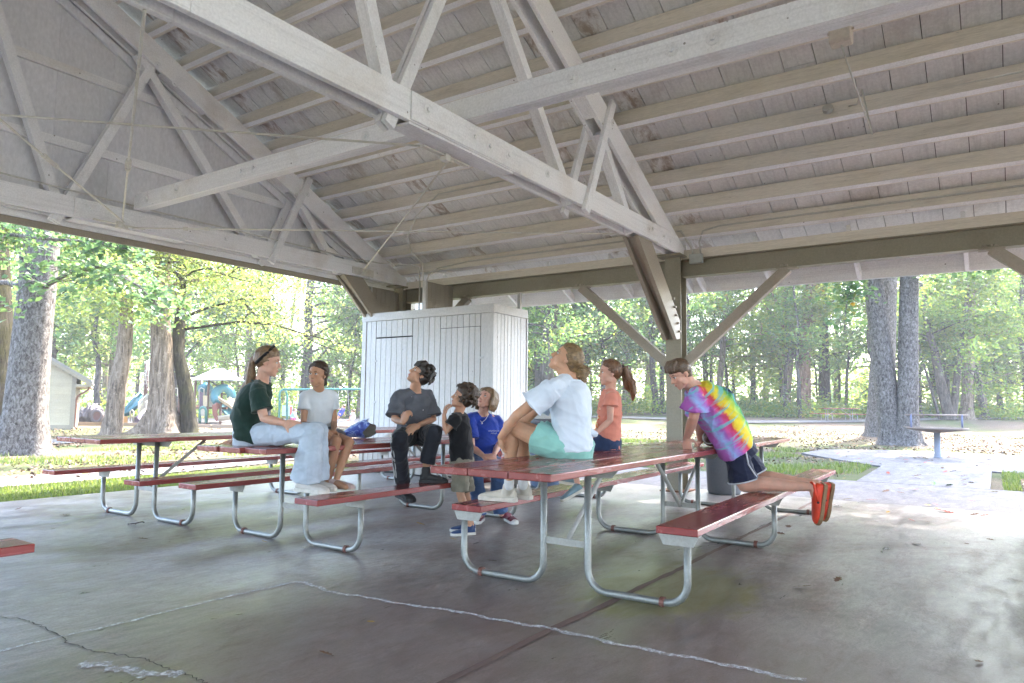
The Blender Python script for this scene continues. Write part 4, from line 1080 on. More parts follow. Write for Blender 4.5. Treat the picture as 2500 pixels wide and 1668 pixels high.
def skinmat(name, base):
    m, nt_, b, _ = newmat(name)
    v = coords(nt_); n1 = noise(nt_, v, 22, 4, .6); n2 = noise(nt_, v, 160, 3, .6)
    c = ramp(nt_, n1, [(.3, tuple(x*.88 for x in base)), (.7, (min(1, base[0]*1.08), base[1]*.98, base[2]*.95))])
    nt_.links.new(c.outputs[0], b.inputs['Base Color']); b.inputs['Roughness'].default_value = .5; b.inputs['Specular IOR Level'].default_value = .35
    b.inputs['Subsurface Weight'].default_value = .12; b.inputs['Subsurface Radius'].default_value = (.012, .005, .003); b.inputs['Subsurface Scale'].default_value = .6
    bump(nt_, b, n2, .12, .001); return m
def cloth(name, base, var=.14, rough=.85, weave=420, fuzz=.15):
    m, nt_, b, _ = newmat(name)
    v = coords(nt_); n1 = noise(nt_, v, 14, 5, .6); n2 = noise(nt_, v, weave, 2, .5)
    c = ramp(nt_, n1, [(.3, tuple(x*(1-var) for x in base)), (.7, tuple(min(1, x*(1+var)) for x in base))])
    nt_.links.new(c.outputs[0], b.inputs['Base Color']); b.inputs['Roughness'].default_value = rough; b.inputs['Specular IOR Level'].default_value = .2
    b.inputs['Sheen Weight'].default_value = fuzz
    bump(nt_, b, n2, .25, .001); return m
def hairmat(name, a, b_, stretch=(1, 1, .3)):
    m, nt_, b, _ = newmat(name)
    v = coords(nt_, stretch); n1 = noise(nt_, v, 55, 5, .7, .6)
    c = ramp(nt_, n1, [(.32, a), (.68, b_)]); nt_.links.new(c.outputs[0], b.inputs['Base Color'])
    b.inputs['Roughness'].default_value = .42; b.inputs['Specular IOR Level'].default_value = .5; b.inputs['Anisotropic'].default_value = .5
    bump(nt_, b, n1, .9, .006); return m
EYEW = plain('eye_white', (.62, .60, .58), .25); EYED = plain('eye_dark', (.03, .018, .012), .2); LIPM = plain('lip_skin', (.42, .16, .13), .45)
BROWD = plain('brow_hair', (.05, .028, .016), .8)

def hand(mb, w, tip, nrm, s, curl=.5, spread=.12, thumb=1):
    """palm, four jointed fingers of unequal length and a thumb; nrm = back of the hand"""
    d = (tip-w).normalized(); nrm = (nrm-d*nrm.dot(d)).normalized(); sd = d.cross(nrm)*thumb
    c = w+d*.045*s
    ell(mb, c, d*.052*s, sd*.039*s, nrm*.0165*s)
    ell(mb, w+d*.025*s+sd*.018*s-nrm*.006*s, d*.034*s, sd*.02*s, nrm*.016*s)
    for i, (o, L, r) in enumerate(((.029, .068, .0092), (.0100, .076, .0096), (-.0095, .070, .0092), (-.028, .055, .0082))):
        p = w+d*(.080 if i in (1, 2) else .073)*s+sd*o*s
        dd = (d+sd*(spread*(1.4-i)*.55)).normalized(); P_ = [p-dd*.02*s, p]; ang = 0
        for k, fr in enumerate((.45, .31, .24)):
            ang += curl*(.75 if k == 0 else 1.0)
            q = dd*cos(ang)-nrm*sin(ang); P_.append(P_[-1]+q*L*fr*s)
        cap(mb, P_, [r*1.05*s, r*1.05*s, r*s, r*.92*s, r*.8*s], 8)
    p = w+d*.022*s+sd*.03*s; q = p+(d*.55+sd*.75-nrm*.25).normalized()*.04*s; r_ = q+(d*.85+sd*.25-nrm*(.3+.3*curl)).normalized()*.034*s
    cap(mb, [w+d*.012*s+sd*.012*s, p, q, r_], [.013*s, .0125*s, .0105*s, .008*s], 8)

def head_shape(mb, C, f, u, H, neckbase, nr, jaw=1.0, nose=1.0):
    f = f.normalized(); u = (u-f*u.dot(f)).normalized(); l = u.cross(f)
    def P(x, y, z): return C+(f*x+l*y+u*z)*H
    def E(x, y, z, a, b, c): ell(mb, P(x, y, z), f*a*H, l*b*H, u*c*H)
    E(-.05, 0, .15, .40, .325, .355)
    E(.10, 0, -.13, .235, .245, .33)
    E(.165, 0, -.33, .15*jaw, .16*jaw, .14)
    E(.225, 0, -.405, .085, .085, .075)
    E(.255, 0, .10, .10, .22, .075)
    for s_ in (1, -1):
        E(.19, s_*.15, -.10, .12, .095, .12)
        E(.04, s_*.21, -.27, .14, .05, .10)
        # ear: rim and lobe
        E(-.05, s_*.325, -.02, .075, .028, .105); E(-.02, s_*.31, -.11, .04, .03, .045)
    # nose: bridge to tip with wings
    cap(mb, [P(.315, 0, .07), P(.365, 0, -.04), P(.41*nose, 0, -.125)], [.032*H, .038*H, .046*H], 10)
    for s_ in (1, -1): E(.345, s_*.048, -.145, .05, .033, .032)
    # lips
    E(.318, 0, -.245, .045, .085, .022); E(.308, 0, -.285, .045, .07, .025)
    cap(mb, [P(-.10, 0, -.22), P(-.10, 0, -.35).lerp(neckbase, .45), neckbase], [nr*1.08, nr, nr*1.12], 14)
    return P, f, u, l
def face_parts(P, f, u, l, H, parent, browm, lid=0.0, look=(0, 0), lip=LIPM):
    for s_ in (1, -1):
        e = MB(); c = P(.298, s_*.122, .015); ell(e, c, f*.035*H, l*.058*H, u*.034*H, 12, 8)
        eye = e.build('eye', EYEW, parent, True)
        e = MB(); ell(e, c+f*.023*H+(l*look[0]+u*look[1])*H*.02, f*.015*H, l*.026*H, u*.028*H, 10, 6); e.build('iris', EYED, eye, True)
        e = MB(); cap(e, [c+(f*.028+l*s_*-.05+u*.03)*H, c+(f*.042+u*.044)*H, c+(f*.010+l*s_*.062+u*.024)*H], [.007*H, .009*H, .006*H], 6); e.build('eyelash', BROWD, eye, True)
        e = MB(); cap(e, [P(.335, s_*.055, .095), P(.325, s_*.13, .122), P(.262, s_*.205, .098)], [.012*H, .015*H, .007*H], 6); e.build('eyebrow', browm, parent, True)
    e = MB(); ell(e, P(.338, 0, -.249), f*.028*H, l*.078*H, u*.017*H); ell(e, P(.330, 0, -.282), f*.028*H, l*.064*H, u*.02*H); e.build('mouth', lip, parent, True)
def hair_cap(P, f, u, l, H, ex=(0, 0, 0), gr=(1, 1, 1), low=-1):
    mb = MB(); ell(mb, P(-.045+ex[0], 0, .268+ex[2]), f*.388*H*gr[0], l*.352*H*gr[1], u*.302*H*gr[2], 26, 16)
    ell(mb, P(-.125+ex[0], 0, .165+ex[2]), f*.372*H*gr[0], l*.358*H*gr[1], u*.375*H*gr[2], 26, 16)
    if low < 0: ell(mb, P(-.22+ex[0], 0, .06), f*.24*H, l*.30*H, u*.30*H, 20, 12)
    else: ell(mb, P(-.20+ex[0], 0, .03-low), f*.285*H*gr[0], l*.325*H*gr[1], u*.35*H, 20, 12)
    return mb
def strands(mb, P, H, end, n, rg, back=True, r=.0085):
    """locks combed over the skull from the hairline to the point where the hair is tied"""
    C_ = np.array((-.06, 0, .15)); rad = np.array((.425, .362, .392))
    e = (np.array(end)-C_)/rad; e /= np.linalg.norm(e)
    HL_ = [(-1.0, (-.02, -.34, -.04)), (-.75, (.10, -.315, .12)), (-.45, (.19, -.25, .27)), (0, (.235, 0, .375)), (.45, (.19, .25, .27)), (.75, (.10, .315, .12)), (1.0, (-.02, .34, -.04))]
    for i in range(n):
        t = rg.uniform(-1, 1); k = next(j for j in range(6) if t <= HL_[j+1][0]); a, b_ = HL_[k], HL_[k+1]; w_ = (t-a[0])/(b_[0]-a[0])
        s0 = (np.array(a[1])*(1-w_)+np.array(b_[1])*w_)+rg.normal(size=3)*.014-np.array((rg.uniform(0, .22), 0, 0))
        d0 = (s0-C_)/rad; d0 /= np.linalg.norm(d0); q = []
        for j in range(6):
            u_ = j/5; d = d0*(1-u_)+e*u_+rg.normal(size=3)*.018; d /= np.linalg.norm(d); x = C_+d*rad*(1.0+.035*sin(pi*u_)); q.append(P(*x))
        cap(mb, q, [r*.55*H/.21, r*H/.21, r*1.15*H/.21, r*1.15*H/.21, r*H/.21, r*.8*H/.21], 6)
def shoe(parent, heel, toe, upv, s, mu, ms, ankle=None, name='shoe', wide=1.0, high=0):
    d = (toe-heel); L = d.length; d.normalize(); upv = (upv-d*upv.dot(d)).normalized(); sd = d.cross(upv)
    mb = MB()
    rings = []
    for t, w_, h in ((-.03, .022, .045), (.04, .030, .062), (.2, .033, .066), (.42, .036, .056), (.62, .042, .044), (.82, .042, .034), (.95, .031, .026), (1.0, .018, .018)):
        w2 = w_*s*wide; h2 = h*s
        rings.append((heel+d*L*t+upv*(h2*.5+.012*s), sd*w2, upv*h2*.5))
    loft(mb, rings, 16)
    if ankle is not None: cap(mb, [heel+d*L*.2+upv*.05*s, (heel+d*L*.2+upv*.05*s).lerp(ankle, .65+high)], [.036*s, .036*s])
    o = attach(name, fuse(mb, .005, 3), mu, parent)
    mb = MB(); rings = []
    for t, w_ in ((-.06, .014), (-.045, .027), (.05, .034), (.25, .036), (.45, .037), (.65, .046), (.85, .045), (.97, .032), (1.03, .014)):
        rings.append((heel+d*L*t, sd*w_*s*wide, d*0+upv*0, ))
    b = MB(); n = len(rings)
    prof = [r[0]+r[1] for r in rings]+[r[0]-r[1] for r in rings[::-1]]
    k = len(prof); z0, z1 = upv*0, upv*.024*s
    b.add([tuple(p+z0) for p in prof]+[tuple(p+z1) for p in prof], [tuple(range(k))[::-1], tuple(range(k, 2*k))]+[(i, (i+1) % k, k+(i+1) % k, k+i) for i in range(k)])
    b.build('sole', ms, o, bevel=.003*s)
    return o, (d, upv, sd, L)

def person(label, p, skin, H, s, group='young people and children at the tables'):
    """p: dict of joints. Returns the root and geometry helpers; the body is one continuous mesh"""
    root = thing('person', label, 'person', tuple(p['pel']), 0, group)
    latS = (p['s1']-p['s2']); latH = (p['h1']-p['h2'])
    axis = p['nek']-p['pel']
    def ring(c, lat, w_, dp, t):
        l = lat.normalized(); ax = axis.normalized(); l = (l-ax*l.dot(ax)).normalized(); fr = ax.cross(l)
        return (c, l*w_*s, fr*dp*s)
    spine = [p['pel']+(p['pel']-p['che'])*.12, p['pel'], p['wai'], p['che'], p['che'].lerp(p['nek'], .5), p['che'].lerp(p['nek'], .8), p['nek']-axis.normalized()*.005]
    lats = [latH, latH, latH.normalized()*.5+latS.normalized()*.5, latS, latS, latS, latS]
    W_ = [.11, .150, .122, .138, .128, .085, .056]; DP = [.09, .108, .090, .100, .084, .064, .050]
    def torso(mb, grow=0, sub_=None, top=None):
        R_ = []
        for i, (c, l, a, b) in enumerate(zip(spine, lats, W_, DP)):
            if sub_ and i in sub_: c = sub_[i]
            R_.append(ring(c, l, a+grow, b+grow, i))
        loft(mb, R_ if top is None else R_[:top])
        for k in ('s1', 's2'):
            ell(mb, p[k], Vector((.052*s+grow*.9, 0, 0)), Vector((0, .052*s+grow*.9, 0)), Vector((0, 0, .05*s+grow*.9)))
            cap(mb, [p['che'].lerp(p['nek'], .85), p[k]], [.05*s+grow, .046*s+grow])
    mb = MB(); torso(mb)
    P, f, u, l = head_shape(mb, p['head'], p['f'], p['u'], H, p['nek'], p.get('nr', .047*s))
    ar = p.get('arm', 1.0); lg = p.get('leg', 1.0)
    for i in ('1', '2'):
        cap(mb, [p['s'+i], p['s'+i].lerp(p['e'+i], .5), p['e'+i], p['e'+i].lerp(p['w'+i], .35), p['w'+i]], [.043*s*ar, .040*s*ar, .034*s*ar, .035*s*ar, .0235*s*ar])
        cu, nr, th = p.get('hand'+i, (.5, vU, 1))
        hand(mb, p['w'+i], p['t'+i], nr, s*1.0, cu, .12, th)
        cap(mb, [p['h'+i], p['h'+i].lerp(p['k'+i], .5), p['k'+i]], [.080*s*lg, .066*s*lg, .050*s*lg])
        kn = p['k'+i].lerp(p['a'+i], .3)
        back = (p['k'+i]-p['h'+i]).normalized()*-.012*s
        cap(mb, [p['k'+i], kn+back, p['k'+i].lerp(p['a'+i], .7), p['a'+i]], [.049*s*lg, .050*s*lg, .036*s*lg, .029*s*lg])
        if 'o'+i in p: cap(mb, [p['a'+i], p['a'+i].lerp(p['o'+i], .5), p['o'+i]], [.03*s, .031*s, .022*s])
    attach('body', fuse(mb, .0048, 5), skin, root)
    return dict(root=root, P=P, f=f, u=u, l=l, H=H, torso=torso, s=s, p=p, axis=axis, spine=spine, lats=lats, ring=ring)
def shirt(B, mat, sl=.6, grow=.016, slr=(.062, .068), drop=.06, wr=.004, seed=1, loose=1.0, name='shirt', collar=True):
    p, s = B['p'], B['s']; mb = MB()
    ax = B['axis'].normalized()
    base = [B['ring'](p['pel']-ax*drop, B['lats'][1], .155*loose+grow, .108+grow, 0), B['ring'](p['pel']+ax*.02, B['lats'][1], .152*loose+grow, .105+grow, 0),
            B['ring'](p['wai'], B['lats'][2], .135*loose+grow, .098*loose+grow, 0), B['ring'](p['che'], B['lats'][3], .146*loose+grow, .104*loose+grow, 0),
            B['ring'](p['che'].lerp(p['nek'], .5), B['lats'][4], .128+grow, .088+grow, 0), B['ring'](p['che'].lerp(p['nek'], .78), B['lats'][4], .09+grow, .068+grow, 0), B['ring'](p['nek']-ax*.012*s, B['lats'][4], .052+grow, .048+grow, 0)]
    loft(mb, base)
    for i in ('1', '2'):
        ell(mb, p['s'+i], Vector((.057*s, 0, 0)), Vector((0, .057*s, 0)), Vector((0, 0, .055*s)))
        cap(mb, [p['che'].lerp(p['nek'], .80), p['s'+i].lerp(p['che'].lerp(p['nek'], .8), .35), p['s'+i]], [.056*s, .056*s, .056*s])
        q = p['s'+i].lerp(p['e'+i], sl)
        mb.tube([p['s'+i], p['s'+i].lerp(q, .5), q], [slr[0]*s*.95, slr[0]*s, slr[1]*s], 16)
    o = attach(name, fuse(mb, .0065, 3, .5, wr, seed), mat, B['root'])
    c, la_, fr_ = B['ring'](p['nek']-ax*.006*s, B['lats'][4], .060+grow*.8, .056+grow*.8, 0); cb = MB()
    cb.tube([c+la_*cos(a)+fr_*sin(a)-ax*(.016*s*max(0, sin(a))) for a in np.linspace(0, 2*pi, 25)], .0075*s, 8, False)
    cb.build('collar', mat, o, True)
    for i in ('1', '2'):
        q = p['s'+i].lerp(p['e'+i], sl); d = (p['e'+i]-p['s'+i]).normalized(); a_ = d.orthogonal().normalized(); b_ = d.cross(a_); hb_ = MB()
        hb_.tube([q-d*.006+(a_*cos(t)+b_*sin(t))*(slr[1]*s-.001) for t in np.linspace(0, 2*pi, 21)], .0045*s, 6, False)
        hb_.build('sleeve_hem', mat, o, True)
    return o
def pants(B, mat, frac=1.0, grow=.010, cuff=(.07, .075), wr=.004, seed=3, name='trousers', knee=.066, flare=None):
    """frac <1: shorts ending along the thigh; frac 1..2: down the shin"""
    p, s = B['p'], B['s']; mb = MB(); ax = B['axis'].normalized()
    loft(mb, [B['ring'](p['pel']-ax*.085*s, B['lats'][1], .13+grow, .10+grow, 0), B['ring'](p['pel'], B['lats'][1], .153+grow, .112+grow, 0), B['ring'](p['pel'].lerp(p['wai'], .35), B['lats'][1], .135+grow*.6, .098+grow*.6, 0)])
    for i in ('1', '2'):
        h, k, a = p['h'+i], p['k'+i], p['a'+i]
        ell(mb, h, Vector((.092*s, 0, 0)), Vector((0, .092*s, 0)), Vector((0, 0, .088*s)))
        if frac <= 1:
            q = h.lerp(k, frac); mb.tube([h, h.lerp(q, .5), q], [.092*s, (cuff[0]+.088)/2*s, cuff[1]*s], 18)
        else:
            q = k.lerp(a, frac-1); m_ = k.lerp(q, .4)
            mb.tube([h, h.lerp(k, .5)], [.092*s, .082*s], 18)
            cap(mb, [h.lerp(k, .45), h.lerp(k, .8), k], [.083*s, .072*s, knee*s], 18)
            mb.tube([k, k.lerp(m_, .5), m_, q], [knee*s*.98, knee*s, cuff[0]*s, cuff[1]*s], 18)
    return attach(name, fuse(mb, .0065, 3, .5, wr, seed), mat, B['root'])
def ponytail(root, pts, rads, mat, n=9, seed=1, name='ponytail'):
    rg = np.random.default_rng(seed); mb = MB()
    for i in range(n):
        o = rg.normal(size=3); o /= np.linalg.norm(o); P_ = []
        for j, (q, r) in enumerate(zip(pts, rads)):
            wv = V3(rg.normal(size=3))*.25*r; P_.append(V3(q)+V3(o)*r*.62+wv)
        cap(mb, P_, [max(.004, r*.5) for r in rads[:-1]]+[.004], 7)
    return attach(name, fuse(mb, .004, 2), mat, root)
def locks(mb, P, spots, L, r, rg, droop=.6):
    """short tufts or curls from a list of head coordinates"""
    for (x, y, z) in spots:
        a = P(x, y, z); o = (a-P(-.05, 0, .1)).normalized(); t = V3(rg.normal(size=3)); t = (t-o*t.dot(o)).normalized()
        q = [a-o*r, a+o*L*.4+t*L*.2, a+o*L*.55+t*L*.65-vU*droop*L*.3, a+o*L*.3+t*L-vU*droop*L*.7]
        cap(mb, q, [r, r, r*.8, r*.35], 6)

SK1 = skinmat('skin_fair', (.56, .335, .245)); SK2 = skinmat('skin_tanned', (.43, .24, .145)); SK3 = skinmat('skin_warm', (.50, .29, .19)); SK4 = skinmat('skin_pink', (.60, .35, .265)); SK5 = skinmat('skin_golden', (.54, .315, .20))
WSOLE = plain('pale_shoe_sole', (.55, .53, .48), .7)

# --- 1 young woman in the dark green shirt
p = dict(head=J(656, 885, 5.42), f=D(.97, .12, -.10), u=D(.10, 0, 1), nek=J(640, 930, 5.44), che=J(618, 978, 5.45), wai=J(602, 1022, 5.47), pel=J(612, 1060, 5.47),
         s1=J(628, 955, 5.29), s2=J(636, 951, 5.58), e1=J(645, 1022, 5.24), w1=J(694, 1033, 5.18), t1=J(722, 1038, 5.20), e2=J(594, 1032, 5.66), w2=J(577, 1074, 5.60), t2=J(540, 1083, 5.57),
         h1=J(634, 1060, 5.38), h2=J(638, 1060, 5.56), k1=J(762, 1057, 5.16), k2=J(775, 1055, 5.31), a1=J(746, 1182, 5.18), a2=J(764, 1178, 5.31), hand1=(.35, D(0, -1, .6), 1), hand2=(.1, vU, -1))
B = person('young woman in dark green shirt, pale jeans and black headband seated sideways on the table', p, SK1, .222, 1.0)
face_parts(B['P'], B['f'], B['u'], B['l'], B['H'], B['root'], BROWD)
shirt(B, cloth('dark_green_jersey', (.012, .032, .025)), .72, .02, (.068, .078), .02, .0075, 11, 1.03)
pants(B, cloth('pale_denim', (.40, .46, .535), .10, .85, 300), 1.93, .016, (.092, .112), .006, 12, 'jeans', .082)
HB = hairmat('light_brown_hair', (.085, .048, .024), (.25, .155, .085))
P, f, u, l, H = B['P'], B['f'], B['u'], B['l'], B['H']
mb = hair_cap(P, f, u, l, H, (-.015, 0, .01), (1, .99, .99)); strands(mb, P, H, (-.47, 0, .06), 75, np.random.default_rng(1))
attach('hair', fuse(mb, .0042, 1), HB, B['root'])
ponytail(B['root'], [P(-.47, 0, .06), P(-.58, 0, -.05), J(606, 940, 5.45), J(590, 972, 5.46), J(578, 1000, 5.46), J(572, 1022, 5.46)], [.028, .036, .04, .042, .034, .012], HB, 11, 3)
mb = MB(); ring_ = []
for k in range(17):
    a = -pi*.5+pi*k/16; ring_.append(P(-.09+.30*cos(a)*0+.12*cos(a)-.12, .385*sin(a), .16+.39*cos(a)*1.0-.02))
cap(mb, [P(-.34, .28, -.07), P(-.22, .375, .06), P(-.06, .36, .25), P(.06, .24, .44), P(.10, 0, .555), P(.06, -.24, .44), P(-.06, -.36, .25), P(-.22, -.375, .06), P(-.34, -.28, -.07)], [.014]*9, 8)
attach('headband', fuse(mb, .005, 2), cloth('black_velvet', (.008, .008, .009), .1, .9), B['root'])
SHW = cloth('off_white_shoe', (.52, .49, .46), .12, .8, 120)
for (hx, hy, hd, tx, ty, td, a) in ((727, 1201, 5.22, 799, 1198, 5.09, 'a1'), (748, 1194, 5.36, 818, 1190, 5.24, 'a2')):
    h_, t_ = J(hx, hy, hd), J(tx, ty, td); h_.z = t_.z = .4375
    shoe(B['root'], h_, t_, vU, 1.12, SHW, WSOLE, p[a])

# --- 2 girl in the white shirt
p = dict(head=J(775, 915, 5.80), f=D(-.30, -.95, .02), u=D(.06, .03, 1), nek=J(778, 953, 5.86), che=J(778, 992, 5.88), wai=J(777, 1026, 5.90), pel=J(777, 1056, 5.93),
         s1=J(745, 970, 5.80), s2=J(811, 969, 5.93), e1=J(741, 1034, 5.74), w1=J(784, 1049, 5.56), t1=J(806, 1058, 5.52), e2=J(816, 1032, 5.92), w2=J(815, 1052, 5.66), t2=J(800, 1060, 5.53),
         h1=J(766, 1062, 5.82), h2=J(793, 1062, 5.95), k1=J(822, 1076, 5.50), k2=J(853, 1080, 5.60), a1=J(802, 1172, 5.50), a2=J(818, 1180, 5.42), hand1=(.5, D(.2, -.5, .9), 1), hand2=(.5, D(.2, -.5, .9), -1), arm=.82, leg=.86)
p['o1'] = J(795, 1182, 5.38); p['o2'] = J(845, 1190, 5.30)
B = person('girl in white shirt with dark tied hair seated beside the chip bag', p, SK2, .205, .93)
face_parts(B['P'], B['f'], B['u'], B['l'], B['H'], B['root'], BROWD, look=(.4, .2))
shirt(B, cloth('white_jersey', (.60, .625, .65), .05), .5, .01, (.055, .060), .03, .003, 21, .92)
pants(B, cloth('grey_shorts', (.12, .12, .14)), .55, .008, (.082, .086), .003, 22, 'shorts')
HD = hairmat('dark_brown_hair', (.018, .010, .007), (.065, .037, .024))
P, f, u, l, H = B['P'], B['f'], B['u'], B['l'], B['H']
mb = hair_cap(P, f, u, l, H, (-.04, 0, .02), (1, .98, .98)); strands(mb, P, H, (-.46, -.02, -.08), 75, np.random.default_rng(2))
attach('hair', fuse(mb, .0042, 1), HD, B['root'])
ponytail(B['root'], [P(-.46, -.02, -.08), P(-.55, -.04, -.2), P(-.50, -.06, -.36), P(-.45, -.07, -.5)], [.026, .03, .026, .008], HD, 7, 4)
CLP = plain('pale_pink_clog', (.52, .40, .38), .55); 
for (hx, hy, tx, ty, a) in ((796, 1181, 776, 1186, 'a1'), (813, 1192, 858, 1188, 'a2')):
    h_ = V3(at(hx, hy, Z=.437)); t_ = V3(at(tx, ty, Z=.437))
    h_ = Vector((p[a].x, p[a].y, .4375)); dd = (t_-h_); dd.z = 0; dd = Vector((.28 if a == 'a2' else -.30, -.75, 0)).normalized()
    shoe(B['root'], h_-dd*.05, h_+dd*.155, vU, .93, CLP, CLP, None, 'clog', 1.12)

# --- 3 boy in the grey shirt
p = dict(head=J(1023, 915, 6.13), f=D(-.66, -.42, .62), u=D(.50, .18, .85), nek=J(1014, 955, 6.17), che=J(1010, 990, 6.17), wai=J(1012, 1026, 6.18), pel=J(1014, 1056, 6.2),
         s1=J(972, 968, 6.06), s2=J(1045, 968, 6.26), e1=J(963, 1024, 5.97), w1=J(985, 1032, 5.78), t1=J(994, 1008, 5.78), e2=J(1058, 1024, 6.2), w2=J(1023, 1038, 5.92), t2=J(997, 1052, 5.82),
         h1=J(998, 1064, 6.12), h2=J(1032, 1064, 6.26), k1=J(974, 1070, 5.80), k2=J(1060, 1056, 5.86), a1=J(984, 1190, 6.0), a2=J(1040, 1138, 5.88), hand1=(1.15, D(-.6, -.7, 0), -1), hand2=(.35, D(0, -.6, .8), 1), arm=.88)
B = person('boy in speckled dark grey shirt and striped black track pants looking up', p, SK3, .212, 1.0)
face_parts(B['P'], B['f'], B['u'], B['l'], B['H'], B['root'], BROWD)
m, nt_, b, _ = newmat('speckled_grey_jersey')
v = coords(nt_); vo = nt_.nodes.new('ShaderNodeTexVoronoi'); vo.inputs['Scale'].default_value = 26; nt_.links.new(v, vo.inputs['Vector'])
sz = ramp(nt_, noise(nt_, v, 9, 3), [(.45, g3(.02)), (.7, g3(.17))])
lt_ = nt_.nodes.new('ShaderNodeMath'); lt_.operation = 'LESS_THAN'; nt_.links.new(vo.outputs['Distance'], lt_.inputs[0]); nt_.links.new(sz.outputs[0], lt_.inputs[1])
base_ = ramp(nt_, noise(nt_, v, 12, 5), [(.3, (.075, .08, .095)), (.7, (.10, .105, .125))])
nt_.links.new(mix(nt_, lt_.outputs[0], base_.outputs[0], (.62, .63, .65)), b.inputs['Base Color']); b.inputs['Roughness'].default_value = .85
shirt(B, m, .86, .016, (.066, .08), .01, .0075, 31, 1.0)
TRK = cloth('black_track_pants', (.016, .018, .026), .1, .7)
tp_ = pants(B, TRK, 1.9, .014, (.062, .062), .0075, 32, 'track_pants', .072)
q1, q2, q3 = p['h1'], p['k1'], p['k1'].lerp(p['a1'], .9)
for o_ in (-.02, .0, .02):
    sd_ = (vR*-.8-vF*.6).normalized()
    off = sd_*.078; up_ = vU*o_; mb = MB()
    cap(mb, [q1.lerp(q2, .15)+off*1.05+up_, q1.lerp(q2, .55)+off*1.03+up_, q2+sd_*.070+up_+vR*0, ], [.0045, .0045, .0045], 6)
    fr_ = (vR*.6-vF*.8).normalized()*o_
    cap(mb, [q2+sd_*.070+up_, q2.lerp(q3, .1)+sd_*.069+fr_*.7, q2.lerp(q3, .5)+sd_*.0655+fr_, q3+sd_*.0625+fr_], [.0045, .0045, .0045, .0045], 6)
    mb.build('stripe', plain('white_stripe_'+str(o_), (.6, .6, .62), .7), tp_, True)
HK = hairmat('black_hair', (.008, .006, .005), (.035, .024, .018))
P, f, u, l, H = B['P'], B['f'], B['u'], B['l'], B['H']
rg = np.random.default_rng(33); mb = hair_cap(P, f, u, l, H, (.0, 0, .02), (1.04, 1.06, 1.05), .02)
sp = []
for i in range(110):
    a = rg.uniform(0, 2*pi); t = rg.uniform(-.35, 1.25); x, y, z = cos(a)*cos(t), sin(a)*cos(t), sin(t)
    if x > .35 and z < .65: continue
    sp.append((-.115+.41*x, .38*y, .17+.39*z))
locks(mb, P, sp, .036, .013, rg, .2)
for y in (-.2, -.1, 0, .1, .2): cap(mb, [P(.18, y, .5), P(.30, y*1.1, .36), P(.335, y*1.2+.02, .2)], [.02, .018, .008], 6)
attach('hair', fuse(mb, .005, 1), HK, B['root'])
BLK = plain('black_rubber', (.02, .02, .022), .6)
shoe(B['root'], p['a1']+Vector((0, 0, -.085))+Vector((.02, .07, 0)), p['a1']+Vector((0, 0, -.105))+Vector((-.06, -.17, 0)), Vector((-.1, -.1, 1)), 1.05, BLK, BLK, p['a1'])
h_ = Vector((p['a2'].x, p['a2'].y+.03, .4375)); shoe(B['root'], h_-Vector((.03, 0, 0)), h_+Vector((.12, -.16, 0)), vU, 1.05, BLK, BLK, p['a2'])

# --- 4 small boy in black
p = dict(head=J(1128, 972, 5.93), f=D(-.90, -.12, .36), u=D(.36, 0, .93), nek=J(1120, 1008, 5.94), che=J(1122, 1046, 5.95), wai=J(1126, 1085, 5.95), pel=J(1128, 1122, 5.95),
         s1=J(1113, 1024, 5.84), s2=J(1118, 1020, 6.05), e1=J(1088, 1056, 5.80), w1=J(1084, 1012, 5.84), t1=J(1091, 982, 5.88), e2=J(1124, 1076, 6.10), w2=J(1114, 1115, 6.06), t2=J(1110, 1135, 6.05),
         h1=J(1124, 1128, 5.89), h2=J(1130, 1128, 6.01), k1=J(1124, 1208, 5.88), k2=J(1138, 1208, 6.02), a1=J(1147, 1284, 5.93), a2=J(1152, 1280, 6.06), hand1=(.9, D(-.9, -.3, .0), 1), hand2=(.4, D(0, 1, 0), 1), arm=.86, leg=.82)
B = person('small boy in black shirt and khaki shorts standing with a hand at his mouth', p, SK3, .200, .84)
face_parts(B['P'], B['f'], B['u'], B['l'], B['H'], B['root'], BROWD)
shirt(B, cloth('black_jersey', (.010, .010, .012)), .55, .014, (.064, .072), .075, .0075, 41)
pants(B, cloth('khaki_twill', (.19, .175, .135)), .9, .012, (.088, .092), .0075, 42, 'shorts')
HC = hairmat('dark_curly_hair', (.02, .012, .008), (.085, .05, .03), (1, 1, 1))
P, f, u, l, H = B['P'], B['f'], B['u'], B['l'], B['H']
rg = np.random.default_rng(43); mb = hair_cap(P, f, u, l, H, (-.02, 0, .03), (1.02, 1.04, 1.05), .0)
sp = []
for i in range(170):
    a = rg.uniform(0, 2*pi); t = rg.uniform(-.45, 1.4); x, y, z = cos(a)*cos(t), sin(a)*cos(t), sin(t)
    if x > .45 and z < .6: continue
    sp.append((-.12+.42*x, .39*y, .18+.41*z))
locks(mb, P, sp, .042, .0125, rg, .2)
attach('hair', fuse(mb, .0048, 1), HC, B['root'])
NAVY = cloth('navy_canvas', (.022, .045, .12), .12, .8, 200)
for (hx, hy, tx, ty, a) in ((1157, 1305, 1102, 1309, 'a1'), (1158, 1296, 1100, 1298, 'a2')):
    h_, t_ = V3(at(hx, hy, Z=.0)), V3(at(tx, ty, Z=.0)); shoe(B['root'], h_+Vector((0, 0, .001)), t_+Vector((0, 0, .001)), vU, .88, NAVY, WSOLE, p[a])

